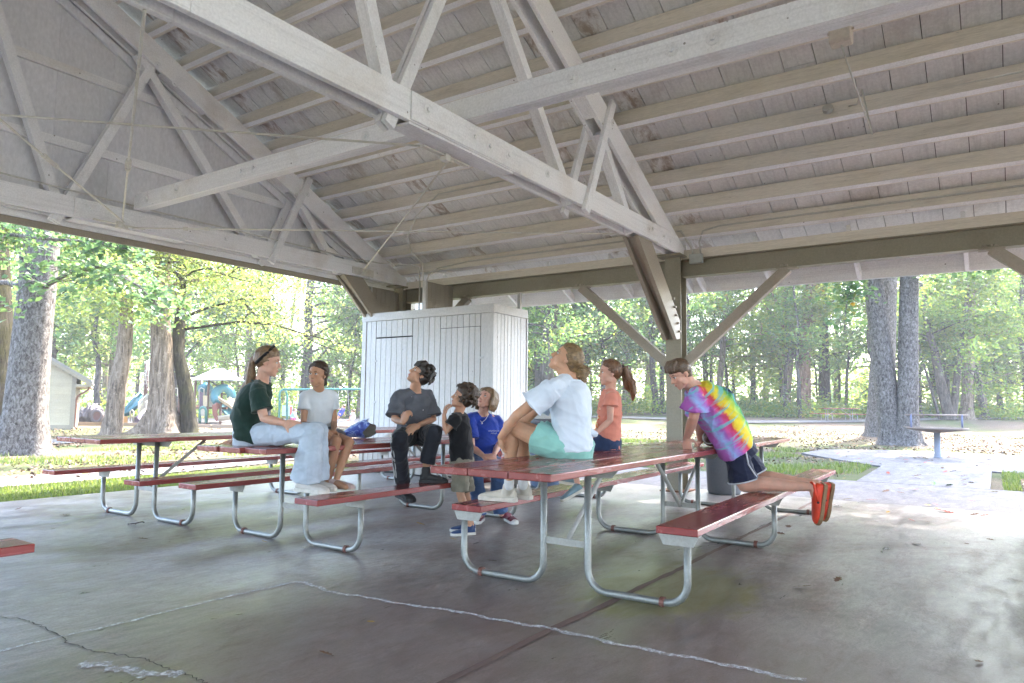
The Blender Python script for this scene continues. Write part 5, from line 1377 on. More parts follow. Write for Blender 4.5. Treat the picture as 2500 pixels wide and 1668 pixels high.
# --- 5 girl in the blue shirt
p = dict(head=J(1186, 975, 6.42), f=D(-.42, -.78, .42), u=D(.22, .22, .93), nek=J(1178, 1012, 6.46), che=J(1180, 1050, 6.48), wai=J(1182, 1086, 6.52), pel=J(1183, 1118, 6.56),
         s1=J(1145, 1024, 6.38), s2=J(1212, 1028, 6.56), e1=J(1152, 1092, 6.28), w1=J(1180, 1113, 6.12), t1=J(1198, 1116, 6.1), e2=J(1216, 1088, 6.50), w2=J(1206, 1110, 6.22), t2=J(1188, 1118, 6.14),
         h1=J(1168, 1124, 6.46), h2=J(1198, 1124, 6.60), k1=J(1160, 1150, 6.16), k2=J(1214, 1150, 6.24), a1=J(1172, 1258, 6.34), a2=J(1224, 1254, 6.42), hand1=(.6, D(0, -.5, .9), 1), hand2=(.7, D(0, -.5, .9), -1), arm=.9)
B = person('girl in bright blue shirt and jeans sitting behind the small boy in black', p, SK4, .212, .98)
face_parts(B['P'], B['f'], B['u'], B['l'], B['H'], B['root'], BROWD, look=(.3, .5))
sh_ = shirt(B, cloth('blue_jersey', (.018, .05, .33)), .72, .014, (.066, .074), .03, .0075, 51)
pants(B, cloth('blue_denim', (.05, .095, .21), .15), 1.93, .012, (.066, .068), .0075, 52, 'jeans', .066)
c_ = J(1206, 1052, 6.36); mb = MB()
for row, n_ in ((0, 7), (1, 4)):
    for i in range(n_):
        x = c_+vR*(.014*(i-n_/2))+vU*(-.022*row); z = .008*(1 if i % 2 else -1); mb.tube([x-vF*.008-vU*.006, x+vR*.007-vF*.008+vU*(.006+z*.3), x+vR*.012-vF*.008-vU*.005], .0016, 5)
mb.build('chest_print', plain('white_print', (.65, .65, .68), .7), sh_)
HL = hairmat('fair_brown_hair', (.10, .06, .03), (.27, .18, .10))
P, f, u, l, H = B['P'], B['f'], B['u'], B['l'], B['H']
mb = hair_cap(P, f, u, l, H, (-.02, 0, .0), (1, 1.03, 1.0), .04)
for s_ in (1, -1):
    for k in range(5):
        x = -.02-.1*k; cap(mb, [P(x+.12, s_*.24, .40), P(x+.10, s_*.36, .12), P(x+.06, s_*.36, -.22), P(x+.02, s_*.33, -.48+.03*k)], [.02, .022, .02, .008], 7)
attach('hair', fuse(mb, .005, 2, .5, .003, 8, 3), HL, B['root'])
m, nt_, b, _ = newmat('red_plaid'); v = coords(nt_, (1, 1, 1), (.5, .3, .6)); ck = nt_.nodes.new('ShaderNodeTexChecker'); ck.inputs['Scale'].default_value = 38; nt_.links.new(v, ck.inputs['Vector'])
ck.inputs['Color1'].default_value = (.012, .012, .03, 1); ck.inputs['Color2'].default_value = (.28, .03, .025, 1); nt_.links.new(ck.outputs['Color'], b.inputs['Base Color']); b.inputs['Roughness'].default_value = .85
mb = MB(); R1 = B['ring'](p['pel'].lerp(p['wai'], .5), B['lats'][1], .168, .135, 0); R2 = B['ring'](p['pel'].lerp(p['wai'], .05), B['lats'][1], .178, .145, 0)
loft(mb, [R2, R1]); kn_ = p['pel'].lerp(p['wai'], .3)-vF*.13-vR*.05; ell(mb, kn_, vR*.05, vF*.035, vU*.035); cap(mb, [kn_, kn_-vU*.06-vR*.03-vF*.03], [.025, .03])
attach('tied_overshirt', fuse(mb, .007, 2, .5, .008, 9), m, B['root'])
mb = MB(); nb = p['nek']
for k in range(11):
    a = -pi*.62+pi*1.24*k/10
cap(mb, [nb+vR*-.055-vF*.02, nb-vF*.062-vR*.03-vU*.045, nb-vF*.085-vU*.07, nb-vF*.062+vR*.03-vU*.045, nb+vR*.055-vF*.02], [.003]*5, 6); ell(mb, nb-vF*.09-vU*.078, vR*.008, vF*.008, vU*.008)
mb.build('necklace', plain('silver', (.5, .5, .5), .3, .8), B['root'], True)
MAR = cloth('maroon_canvas', (.13, .018, .04), .2, .8, 150); WHT = plain('white_rubber', (.62, .61, .58), .6)
for (hx, hy, tx, ty, a) in ((1182, 1268, 1160, 1281, 'a1'), (1216, 1262, 1259, 1281, 'a2')):
    h_, t_ = V3(at(hx, hy, Z=.0)), V3(at(tx, ty, Z=.0)); dd = (t_-h_).normalized(); h_ = t_-dd*.23
    o, (d_, u_, s_d, L_) = shoe(B['root'], h_+Vector((0, 0, .001)), t_+Vector((0, 0, .001)), vU, .95, MAR, WHT, p[a])
    mb = MB(); ell(mb, h_+d_*L_*.9+vU*.022, d_*.032, s_d*.036, vU*.02); mb.build('toe_cap', WHT, o, True)
    for i in range(5):
        c = h_+d_*L_*(.42+.08*i)+vU*(.066-.007*i); mb = MB().tube([c-s_d*.026-vU*.008, c+vU*.003, c+s_d*.026-vU*.008], .0035, 6); mb.build('lace', WHT, o, True)

# --- 6 young woman in the pale blue shirt and mint shorts
p = dict(head=J(1380, 878, 4.57), f=D(-.80, 0, .60), u=D(.60, 0, .80), nek=J(1391, 922, 4.58), che=J(1393, 972, 4.58), wai=J(1398, 1036, 4.58), pel=J(1398, 1088, 4.58),
         s1=J(1352, 946, 4.43), s2=J(1364, 944, 4.73), e1=J(1262, 1014, 4.44), w1=J(1222, 1068, 4.58), t1=J(1226, 1106, 4.66), e2=J(1285, 1024, 4.76), w2=J(1242, 1046, 4.72), t2=J(1226, 1062, 4.66),
         h1=J(1376, 1094, 4.50), h2=J(1380, 1092, 4.67), k1=J(1246, 1041, 4.62), k2=J(1272, 1043, 4.80), a1=J(1243, 1180, 4.72), a2=J(1277, 1180, 4.87), hand1=(.35, D(-.9, -.4, 0), 1), hand2=(.5, D(-.7, 0, .7), -1), arm=.92, leg=.97)
B = person('young woman in pale shirt and mint green shorts hugging her knees on the table', p, SK5, .212, 1.02)
face_parts(B['P'], B['f'], B['u'], B['l'], B['H'], B['root'], BROWD)
SW = cloth('pale_blue_jersey', (.60, .655, .735), .05)
sh_ = shirt(B, SW, .62, .022, (.074, .088), .02, .0075, 61, 1.04)
mb = MB(); kc = J(1438, 1050, 4.50); ell(mb, kc, vR*.03, vF*.03, vU*.026); cap(mb, [kc, kc+vR*.035-vU*.025], [.018, .022]); cap(mb, [kc, kc-vR*.05+vU*.05], [.02, .012]); cap(mb, [kc, kc-vR*.06-vU*.008], [.022, .014])
attach('shirt_knot', fuse(mb, .005, 2, .5, .004, 3), SW, sh_)
pants(B, cloth('mint_green_cotton', (.235, .47, .415), .08), .52, .024, (.104, .110), .006, 62, 'shorts')
HG = hairmat('golden_brown_hair', (.09, .052, .022), (.30, .19, .09), (.5, .5, 1))
P, f, u, l, H = B['P'], B['f'], B['u'], B['l'], B['H']
mb = hair_cap(P, f, u, l, H, (-.03, 0, .0), (1, .96, .97)); strands(mb, P, H, (-.48, 0, .02), 80, np.random.default_rng(3), r=.007)
attach('hair', fuse(mb, .0042, 1), HG, B['root'])
ponytail(B['root'], [P(-.48, 0, .02), P(-.58, 0, -.02), J(1428, 910, 4.57), J(1424, 925, 4.57), J(1415, 937, 4.57)], [.024, .034, .038, .032, .008], HG, 10, 6)
mb = MB(); ell(mb, P(-.5, 0, .03), f*.012, l*.03, u*.03); mb.build('hair_tie', plain('hair_tie', (.4, .3, .2), .8), B['root'], True)
BEI = cloth('beige_knit_shoe', (.52, .47, .395), .1, .85, 150); BSO = plain('beige_sole', (.55, .50, .43), .7); SOCK = cloth('white_sock', (.6, .6, .6))
for (hx, hy, tx, ty, Y, a) in ((1256, 1226, 1172, 1219, 0, 'a1'), (1294, 1220, 1226, 1214, 0, 'a2')):
    h_, t_ = V3(at(hx, hy, Z=.438)), V3(at(tx, ty, Z=.438)); 
    shoe(B['root'], h_, t_, vU, 1.12, BEI, BSO, p[a])
    mb = MB(); cap(mb, [p[a]-vU*.015, p[a]+(p['k'+a[1]]-p[a]).normalized()*.02], [.034, .034]); attach('sock', fuse(mb, .005, 2), SOCK, B['root'])
mb = MB(); d_ = (p['k2']-p['a2']).normalized(); mb.tube([p['a2']+d_*.035, p['a2']+d_*.052], [.037, .037], 14); mb.build('ankle_band', plain('blue_band', (.05, .06, .32), .7), B['root'], True)

# --- 7 little girl in coral
p = dict(head=J(1487, 912, 5.33), f=D(-.96, -.12, .05), u=D(-.02, 0, 1), nek=J(1490, 951, 5.34), che=J(1489, 988, 5.35), wai=J(1487, 1034, 5.35), pel=J(1486, 1077, 5.35),
         s1=J(1490, 969, 5.24), s2=J(1488, 967, 5.45), e1=J(1490, 1026, 5.20), w1=J(1452, 1060, 5.18), t1=J(1434, 1072, 5.19), e2=J(1476, 1028, 5.50), w2=J(1446, 1064, 5.46), t2=J(1430, 1074, 5.44),
         h1=J(1478, 1082, 5.28), h2=J(1480, 1082, 5.41), k1=J(1392, 1090, 5.30), k2=J(1398, 1088, 5.43), a1=J(1411, 1187, 5.34), a2=J(1398, 1172, 5.47), hand1=(.3, vU, 1), hand2=(.3, vU, -1), arm=.84, leg=.84)
B = person('little girl in coral shirt with a swinging ponytail seated behind the young woman', p, SK4, .190, .82)
face_parts(B['P'], B['f'], B['u'], B['l'], B['H'], B['root'], plain('auburn_brow', (.14, .07, .04), .8))
sh_ = shirt(B, cloth('coral_jersey', (.66, .245, .175), .07), .42, .012, (.060, .072), .05, .0075, 71)
m, nt_, b, _ = newmat('shirt_print'); c = ramp(nt_, noise(nt_, coords(nt_), 55, 2), [(.4, (.62, .05, .03)), (.5, (.75, .32, .05)), (.6, (.75, .6, .5))]); nt_.links.new(c.outputs[0], b.inputs['Base Color'])
mb = MB()
for i, (x, y, r) in enumerate(((1459, 1000, .022), (1456, 1020, .026), (1452, 1040, .028), (1464, 1030, .018), (1466, 1010, .014))): ell(mb, J(x+5, y, 5.29), vR*.010, vF*r*1.2, vU*r, 10, 6)
mb.build('shirt_print', m, sh_, True)
pants(B, cloth('navy_denim', (.026, .045, .105), .15), .45, .010, (.098, .104), .0075, 72, 'shorts')
HR = hairmat('auburn_hair', (.075, .034, .016), (.20, .10, .05))
P, f, u, l, H = B['P'], B['f'], B['u'], B['l'], B['H']
mb = hair_cap(P, f, u, l, H, (-.04, 0, .01), (1.0, .98, .98)); strands(mb, P, H, (-.50, 0, .22), 75, np.random.default_rng(4))
attach('hair', fuse(mb, .0042, 1), HR, B['root'])
ponytail(B['root'], [P(-.50, 0, .22), P(-.62, 0, .25), J(1531, 920, 5.34), J(1541, 940, 5.34), J(1547, 958, 5.34), J(1545, 977, 5.34)], [.02, .03, .034, .034, .028, .006], HR, 12, 9)
mb = MB(); ell(mb, P(-.53, 0, .23), f*.012, l*.026, u*.028); mb.build('hair_tie', plain('dark_hair_tie', (.02, .02, .03), .8), B['root'], True)
BG = cloth('blue_grey_mesh', (.17, .24, .27), .15, .8, 130)
shoe(B['root'], J(1422, 1199, 5.32), J(1372, 1226, 5.26), Vector((.0, .1, 1)), .85, BG, BSO, p['a1'])
shoe(B['root'], J(1406, 1186, 5.47), J(1366, 1180, 5.44), Vector((.0, .0, 1)), .85, BG, BSO, p['a2'])

# --- 8 boy in tie-dye
p = dict(head=J(1660, 914, 5.52), f=D(-.80, -.26, -.46), u=D(-.36, -.1, .92), nek=J(1696, 946, 5.56), che=J(1737, 984, 5.60), wai=J(1768, 1032, 5.62), pel=J(1796, 1088, 5.62), nr=.056,
         s1=J(1700, 967, 5.42), s2=J(1702, 954, 5.75), e1=J(1694, 1018, 5.44), w1=J(1676, 1071, 5.63), t1=J(1678, 1096, 5.57), e2=J(1709, 1036, 5.86), w2=J(1711, 1076, 5.98), t2=J(1700, 1090, 5.97),
         h1=J(1795, 1100, 5.52), h2=J(1806, 1098, 5.72), k1=J(1818, 1184, 5.50), k2=J(1842, 1168, 5.68), a1=J(1984, 1188, 5.24), a2=J(1996, 1182, 5.40), hand1=(.22, D(-.5, -.1, .85), -1), hand2=(.2, vU, 1), arm=1.08, leg=1.06)
p['o1'] = J(1996, 1230, 5.24); p['o2'] = J(2012, 1226, 5.40)
B = person('boy in tie dye shirt kneeling on the bench and leaning over the table', p, SK4, .228, 1.08)
face_parts(B['P'], B['f'], B['u'], B['l'], B['H'], B['root'], BROWD)
m, nt_, b, _ = newmat('tie_dye_jersey')
geo = nt_.nodes.new('ShaderNodeNewGeometry')
ax = (p['pel']-p['nek']).normalized(); fr_ = ax.cross(vF).normalized()
if fr_.z > 0: fr_ = -fr_
def dotn(vec, off):
    n = nt_.nodes.new('ShaderNodeVectorMath'); n.operation = 'SUBTRACT'; nt_.links.new(geo.outputs['Position'], n.inputs[0]); n.inputs[1].default_value = tuple(off)
    d = nt_.nodes.new('ShaderNodeVectorMath'); d.operation = 'DOT_PRODUCT'; nt_.links.new(n.outputs[0], d.inputs[0]); d.inputs[1].default_value = tuple(vec); return d.outputs['Value']
across = dotn(fr_, p['che']); along = dotn(ax, p['nek'])
nz = noise(nt_, coords(nt_), 13, 4, .6, .6)
ma = nt_.nodes.new('ShaderNodeMath'); ma.operation = 'MULTIPLY_ADD'; nt_.links.new(nz, ma.inputs[0]); ma.inputs[1].default_value = .11; nt_.links.new(across, ma.inputs[2])
mb2 = nt_.nodes.new('ShaderNodeMath'); mb2.operation = 'MULTIPLY_ADD'; nt_.links.new(ma.outputs[0], mb2.inputs[0]); mb2.inputs[1].default_value = 2.4; mb2.inputs[2].default_value = .34
cr_ = ramp(nt_, mb2.outputs[0], [(.10, (.02, .03, .10)), (.17, (.06, .35, .10)), (.27, (.45, .55, .05)), (.36, (.75, .60, .03)), (.46, (.72, .50, .03)), (.52, (.62, .06, .07)), (.61, (.62, .08, .26)), (.70, (.36, .13, .48)), (.80, (.28, .40, .70)), (.90, (.42, .12, .45))])
# streaks of turquoise across the bands
cb = nt_.nodes.new('ShaderNodeCombineXYZ'); nt_.links.new(along, cb.inputs[0]); nt_.links.new(across, cb.inputs[1])
mp_ = nt_.nodes.new('ShaderNodeMapping'); mp_.inputs['Scale'].default_value = (26, 3.5, 1); nt_.links.new(cb.outputs[0], mp_.inputs[0])
st_ = ramp(nt_, noise(nt_, mp_.outputs[0], 1.0, 3, .55, .5), [(.54, g3(0)), (.64, g3(.8))])
c = mix(nt_, st_.outputs[0], cr_.outputs[0], (.12, .48, .52))
hem = ramp(nt_, dotn(ax, p['pel']), [(.02, g3(0)), (.06, g3(1))]); c = mix(nt_, hem.outputs[0], c, (.025, .02, .07))
nt_.links.new(c, b.inputs['Base Color']); b.inputs['Roughness'].default_value = .85
shirt(B, m, .66, .034, (.086, .104), .0, .0075, 81, 1.2)
SN = cloth('navy_shorts', (.014, .017, .042), .12); so_ = pants(B, SN, .86, .02, (.098, .106), .0075, 82, 'shorts')
PIP = plain('white_piping', (.55, .55, .60), .8)
h_, k_ = p['h1'], p['k1']; q = h_.lerp(k_, .86); d_ = (k_-h_).normalized(); mb = MB(); rr_ = .108*1.08
e1 = (-vF-d_*(-vF).dot(d_)).normalized(); e2 = d_.cross(e1)
ringp = [q+(e1*cos(a)+e2*sin(a))*rr_*1.0 for a in np.linspace(0, 2*pi, 25)]; mb.tube(ringp, .0055, 6, False)
sgn_ = 1 if e2.dot(vR) > 0 else -1
mb.tube([h_.lerp(k_, -.02)+(e1*.85+e2*sgn_*.35).normalized()*.122, h_.lerp(k_, .4)+(e1*.88+e2*sgn_*.3).normalized()*.117, h_.lerp(k_, .7)+(e1*.8+e2*sgn_*.6).normalized()*.114, q+(e1*.6+e2*sgn_*.8).normalized()*.112], .0055, 6)
q2 = p['h2'].lerp(p['k2'], .86); d2 = (p['k2']-p['h2']).normalized(); f1 = (-vF-d2*(-vF).dot(d2)).normalized(); f2 = d2.cross(f1)
mb.tube([q2+(f1*cos(a)+f2*sin(a))*rr_ for a in np.linspace(0, 2*pi, 25)], .0055, 6, False)
mb.build('piping', PIP, so_, True)
HS = hairmat('short_brown_hair', (.055, .032, .018), (.15, .09, .05), (1, 1, 1))
P, f, u, l, H = B['P'], B['f'], B['u'], B['l'], B['H']
rg = np.random.default_rng(83); mb = hair_cap(P, f, u, l, H, (.02, 0, .0), (1.0, .985, .98), .0)
for y in np.linspace(-.24, .24, 9): cap(mb, [P(.10, y, .50), P(.26, y*1.05, .38), P(.318, y*1.1, .24+rg.uniform(-.02, .02))], [.018, .015, .006], 6)
attach('hair', fuse(mb, .0048, 2, .5, .002, 4, 4), HS, B['root'])
CLR = plain('red_clog_foam', (.66, .055, .022), .5); CLB = plain('worn_tan_sole', (.25, .15, .08), .8)
for (hx, hy, hd, tx, ty, td) in ((2016, 1186, 5.22, 1999, 1279, 5.24), (2034, 1184, 5.40, 2016, 1270, 5.42)):
    h_, t_ = J(hx, hy, hd), J(tx, ty, td); d_ = (t_-h_).normalized(); upv = (-vR-d_*(-vR).dot(d_)).normalized()
    o, (d_, u_, sd_, L_) = shoe(B['root'], h_, t_, upv, 1.14, CLR, CLB, None, 'clog', 1.12)
    mb = MB(); 
    for s_ in (1, -1): mb.tube([h_+d_*L_*.42+sd_*s_*.042+upv*.055, h_+d_*L_*.2+sd_*s_*.045+upv*.085, h_+d_*L_*.0+sd_*s_*.03+upv*.10, h_-d_*L_*.03+upv*.105], [.009]*4, 8)
    mb.build('heel_strap', CLR, o, True)
    mb = MB()
    for s_ in (1, -1): mb.disc(h_+d_*L_*.42+sd_*s_*.046+upv*.055, sd_*s_, .009, .006, 10)
    for (t, y) in ((.62, .5), (.72, .62), (.82, .5), (.66, -.2), (.78, -.1)): mb.disc(h_+d_*L_*t-sd_*.040*(1 if sd_.dot(vF) > 0 else -1)*(.98)+upv*(.025+.012*y), -sd_*(1 if sd_.dot(vF) > 0 else -1), .007, .006, 8)
    mb.build('vent_holes', BLK, o, True)
# ------------------------------------------------------------------ things on and round the tables
LEATHER = paint('football_leather', (.075, .035, .022), (.05, .022, .015), .4, .5, grain=.3, fine=90, big=9)
fb = thing('football', 'brown football with white stripes under the leaning boy', 'football', tuple(J(1738, 1078, 5.93)))
ax = D(.50, .86, 0); c0 = J(1738, 1076, 5.93); c0.z = .76+.078
mb = MB(); P_ = []; R_ = []
for i in range(13):
    t = -1+2*i/12; P_.append(c0+ax*.135*t); R_.append(max(.006, .078*(1-abs(t)**2.3)**.9))
mb.tube(P_, R_, 18).build('ball', LEATHER, fb, True)
mb = MB()
for t in (-.62, .62):
    r = .078*(1-abs(t)**2.3)**.9; q = c0+ax*.135*t
    mb.tube([q-ax*.009, q-ax*.004, q+ax*.004, q+ax*.009], [r*(1.03 if t < 0 else .96), r+.003, r+.003, r*(.96 if t < 0 else 1.03)], 22)
mb.build('stripe', plain('white_ball_stripe', (.6, .58, .52), .6), fb, True)
mb = MB()
mb.tube([c0+ax*-.05+vU*.0775, c0+vU*.0805, c0+ax*.05+vU*.0775], .004, 6)
for k in range(5): q = c0+ax*(-.04+.02*k)+vU*.08; s_ = ax.cross(vU); mb.tube([q-s_*.014, q+vU*.002, q+s_*.014], .003, 5)
mb.build('laces', plain('lace_white', (.6, .6, .58), .7), fb)

# open snack bag lying on the table
bg_ = thing('snack_bag', 'open blue foil snack bag lying on its side on the table', 'snack bag', tuple(J(880, 1066, 6.72)))
m, nt_, b, _ = newmat('blue_printed_foil'); v = coords(nt_)
c = ramp(nt_, noise(nt_, v, 11, 3, .55, 1.2), [(.36, (.025, .04, .24)), (.47, (.05, .10, .42)), (.54, (.32, .42, .66)), (.6, (.05, .09, .40)), (.72, (.03, .04, .16)), (.8, (.6, .5, .08))])
nt_.links.new(c.outputs[0], b.inputs['Base Color']); b.inputs['Roughness'].default_value = .3; b.inputs['Specular IOR Level'].default_value = .6
bump(nt_, b, noise(nt_, v, 20, 4, .6, 1.0), .6, .01); FOIL = m
LINE = plain('grey_foil_lining', (.42, .42, .38), .4, .3)
a0, a1 = J(838, 1062, 6.78), J(902, 1044, 6.68); a0.z = max(a0.z, .772)
axb = (a1-a0).normalized(); la = Vector((axb.y, -axb.x, 0)).normalized(); ub = la.cross(axb); ub = ub if ub.z > 0 else -ub
rg = np.random.default_rng(4); N_ = 20; RG = []
for t, w_, h_ in ((0, .105, .004), (.12, .10, .028), (.35, .095, .058), (.6, .09, .075), (.8, .088, .083), (1.0, .085, .088)):
    ring_ = []
    c = a0.lerp(a1, t); c.z = .762+max(h_*1.0, .006)+.02*t*0
    for k in range(N_):
        a = 2*pi*k/N_; q = c+la*(w_*cos(a)*(1+.07*sin(3*a+t*4)))+Vector((0, 0, 1))*(h_*sin(a)*(1+.08*sin(4*a+1)))+axb*(.035*sin(2*a+.6)+.02*sin(5*a))*t
        q.z = max(q.z, .7615); ring_.append(q)
    RG.append(ring_)
def skin_(r0, r1, k0, k1, off=0):
    mb = MB(); c_ = [sum(r, Vector())/N_ for r in RG]
    for i in range(r0, r1+1):
        for k in range(k0, k1+1): q = RG[i][k % N_]; mb.v.append(tuple(q+(q-c_[i])*off))
    w_ = k1-k0+1
    for i in range(r1-r0):
        for k in range(k1-k0): mb.f.append((i*w_+k, i*w_+k+1, (i+1)*w_+k+1, (i+1)*w_+k))
    return mb
skin_(0, 5, 0, N_).build('bag_skin', FOIL, bg_, True)
skin_(1, 5, 0, N_, -.05).build('lining', LINE, bg_, True)
for k0, k1 in ((11, 14), (16, 19)):
    pass
cam_side = [k for k in range(N_) if (RG[3][k]-sum(RG[3], Vector())/N_).normalized().dot(-vF*.9-vU*.2) > .45]
k0, k1 = min(cam_side), max(cam_side)
if k1-k0 < 10: skin_(3, 5, k0, k1, .025).build('nutrition_panel', plain('panel_white', (.50, .50, .47), .5, var=.3, scale=120), bg_, True)

# trash cans
CANG = paint('grey_can_plastic', (.105, .115, .13), (.07, .075, .08), .5, .45, grain=.05, fine=60, big=3)
LIDG = paint('grey_lid_plastic', (.20, .20, .20), (.30, .30, .30), .4, .4, grain=.05)
c = atd(1767, 1150, 9.0); cx, cy = c[0], c[1]
tc = thing('trash_can', 'grey round trash can with dome lid behind the kneeling boy', 'trash can', (cx, cy, 0))
MB().lathe([(.19, 0), (.205, .03), (.232, .72), (.250, .74), (.250, .80), (.238, .80)], (0, 0, 0), 28).build('can', CANG, tc, True, off=(0, 0, 0))
MB().lathe([(.258, .79), (.262, .84), (.24, .95), (.20, 1.04), (.13, 1.08), (.02, 1.09)], (0, 0, 0), 24).build('dome_lid', LIDG, tc, True, off=(0, 0, 0))
dv = Vector((CAM[0]-cx, CAM[1]-cy, 0)).normalized(); sv = Vector((-dv.y, dv.x, 0))
mb = MB(); q = dv*.205+Vector((0, 0, .93)); nn = (dv+Vector((0, 0, .45))).normalized(); up_ = sv.cross(nn)
up_ = up_ if up_.z > 0 else -up_
mb.add([tuple(q+sv*i*.10+up_*j*.075+nn*k) for k in (.03, .045) for i, j in ((-1, -1), (1, -1), (1, 1), (-1, 1))], [(0, 1, 2, 3), (4, 5, 6, 7), (0, 1, 5, 4), (1, 2, 6, 5), (2, 3, 7, 6), (3, 0, 4, 7)])
mb.build('flap', CANG, tc, bevel=.004, off=(0, 0, 0))
for s_ in (-1, 1): MB().tube([sv*s_*.236+dv*.05+Vector((0, 0, .62)), sv*s_*.275+dv*.05+Vector((0, 0, .64)), sv*s_*.275-dv*.05+Vector((0, 0, .64)), sv*s_*.236-dv*.05+Vector((0, 0, .62))], .012, 6).build('handle', CANG, tc, True, off=(0, 0, 0))
def wrap_text(txt, size, r_of_z, z0, a_start, parent, mat, name):
    cu = bpy.data.curves.new('t', 'FONT'); cu.body = txt; cu.size = size; cu.extrude = .001
    o = bpy.data.objects.new('t', cu); COL.objects.link(o); dg = bpy.context.evaluated_depsgraph_get()
    me = bpy.data.meshes.new_from_object(o.evaluated_get(dg)); bpy.data.objects.remove(o)
    for vtx in me.vertices:
        x, y, z = vtx.co; r = r_of_z(z0+y)+.002+z; a = a_start+x/r_of_z(z0)
        vtx.co = (r*cos(a), r*sin(a), z0+y)
    return link(name, me, mat, parent)
adv = math.atan2(dv.y, dv.x)
PRW = plain('printed_white', (.42, .44, .46), .6)
rz_ = lambda z: .205+.027*(z-.03)/.69
wrap_text('NOVA', .085, rz_, .56, adv-1.42, tc, PRW, 'lettering'); wrap_text('PARKS', .05, rz_, .495, adv-1.42, tc, PRW, 'lettering')
c = atd(1334, 1100, 9.6); cx, cy = c[0], c[1]
BLUEB = paint('blue_bin_plastic', (.10, .16, .27), (.07, .10, .16), .5, .45, grain=.05); LIDW = paint('pale_lid_plastic', (.55, .55, .54), (.4, .4, .4), .3, .4, grain=.05)
tb_ = thing('recycling_bin', 'blue recycling bin with pale sloped lid behind the young woman on the table', 'bin', (cx, cy, 0), .6)
MB().lathe([(.20, 0), (.215, .03), (.235, .78), (.25, .80), (.25, .84)], (0, 0, 0), 26).build('bin', BLUEB, tb_, True, off=(0, 0, 0))
MB().lathe([(.262, .83), (.265, .88), (.255, .90)], (0, 0, 0), 26).build('rim', CANG, tb_, True, off=(0, 0, 0))
mb = MB(); mb.add([(-.22, -.17, .9), (.22, -.17, .9), (.22, .17, .9), (-.22, .17, .9), (-.16, -.12, 1.02), (.16, -.12, 1.02), (.16, .12, 1.02), (-.16, .12, 1.02)], [(0, 1, 2, 3), (4, 5, 6, 7), (0, 1, 5, 4), (1, 2, 6, 5), (2, 3, 7, 6), (3, 0, 4, 7)])
mb.build('lid', LIDW, tb_, bevel=.015, off=(0, 0, 0))

# round barbecue grill on a post
GM = paint('weathered_grill_steel', (.23, .18, .145), (.13, .09, .07), .6, .6, metal=.3); GP = paint('blue_grey_post_paint', (.20, .215, .26), (.12, .12, .14), .5, .5)
gx, gy = at(2290, 1118, Z=0)[:2]
gr = thing('barbecue_grill', 'round steel barbecue grill on a grey post with a raised rail', 'grill', (gx, gy, 0), YAW-pi/2)
o0 = (0, 0, 0)
MB().lathe([(.095, -.005), (.075, .03), (.068, .06), (.066, .56)], (0, 0, 0), 16).build('post', GP, gr, True, off=o0)
MB().lathe([(.10, .56), (.30, .585), (.60, .635), (.615, .66), (.61, .672), (.58, .655), (.05, .60)], (0, 0, 0), 36).build('fire_pan', GM, gr, True, off=o0)
mb = MB()
for s_ in (-1, 1): mb.tube([(s_*.575, 0, .64), (s_*.575, 0, .97)], .022, 8)
mb.build('upright', plain('blue_upright', (.12, .13, .2), .5), gr, True, off=o0)
mb = MB(); mb.tube([(-.70, 0, .955), (.72, 0, .955)], .018, 8)
mb.build('rail', GM, gr, True, off=o0)
mb = MB()
for k in range(9): mb.tube([(-.5+.125*k, -.33, .675), (-.5+.125*k, .33, .675)], .006, 5)
mb.tube([(-.52, -.33, .672), (.52, -.33, .672)], .009, 6); mb.tube([(-.52, .33, .672), (.52, .33, .672)], .009, 6); mb.tube([(-.75, 0, .69), (-.52, 0, .68)], .012, 6)
mb.build('grate', GM, gr, off=o0)

# far picnic table on the lawn
fx, fy, fz = gp(2003, 42)
ft = make_table('picnic_table', 'distant red picnic table on the lawn before the tall reddish trunk', (fx, fy, fz), YAW-pi/2, 2.15, -.35, 2.5, (.35, 1.8), group='picnic tables')
ft['group'] = 'red picnic tables'
for t_ in (TN, TC, TBk, TL, TRt): t_['group'] = 'red picnic tables'

# ------------------------------------------------------------------ fallen leaves and bits on the concrete
LFM = [plain('red_leaf', (.30, .05, .025), .7, var=.3, scale=40), plain('yellow_leaf', (.38, .24, .04), .7, var=.3, scale=40), plain('brown_leaf', (.13, .07, .04), .8, var=.3, scale=40), plain('green_leaf', (.07, .14, .03), .6, var=.3, scale=40)]
LN = ['red', 'yellow', 'brown', 'green']
lfp = []
def leaf_obj(kind):
    ring = [(-.55, 0), (-.5, .2), (-.42, .34), (-.2, .2), (.05, .5), (.12, .22), (.4, .3), (.7, 0), (.4, -.3), (.12, -.22), (.05, -.5), (-.2, -.2), (-.42, -.34), (-.5, -.2)]
    mb = MB(); mb.v = [(a, b_, .16*abs(b_)+.10*a*a) for a, b_ in ring]+[(0, 0, .03)]
    n = len(ring); mb.f = [(n, i, (i+1) % n) for i in range(n)]
    mb.tube([(-.55, 0, .03), (-.85, .05, .05)], .015, 4)
    o = mb.build('fallen_leaf', LFM[kind]); return o
first = {}
rl = random.Random(12)
def put_leaf(x, y, kind, s, z=.004):
    if kind not in first: o = first[kind] = leaf_obj(kind)
    else: o = first[kind].copy(); COL.objects.link(o)
    wh = 'shaded pavilion floor' if x < -1.4 else ('sunlit patio beside the benches' if x < 3 else 'path towards the round grill')
    tag(o, 'fallen '+LN[kind]+' leaf lying on the '+wh, 'leaf', 'leaves lying on the concrete')
    o.location = (x, y, z+.004); o.rotation_euler = (rl.uniform(-.25, .25), rl.uniform(-.25, .25), rl.uniform(0, 6.28)); o.scale = (s, s*rl.uniform(.7, 1), s)
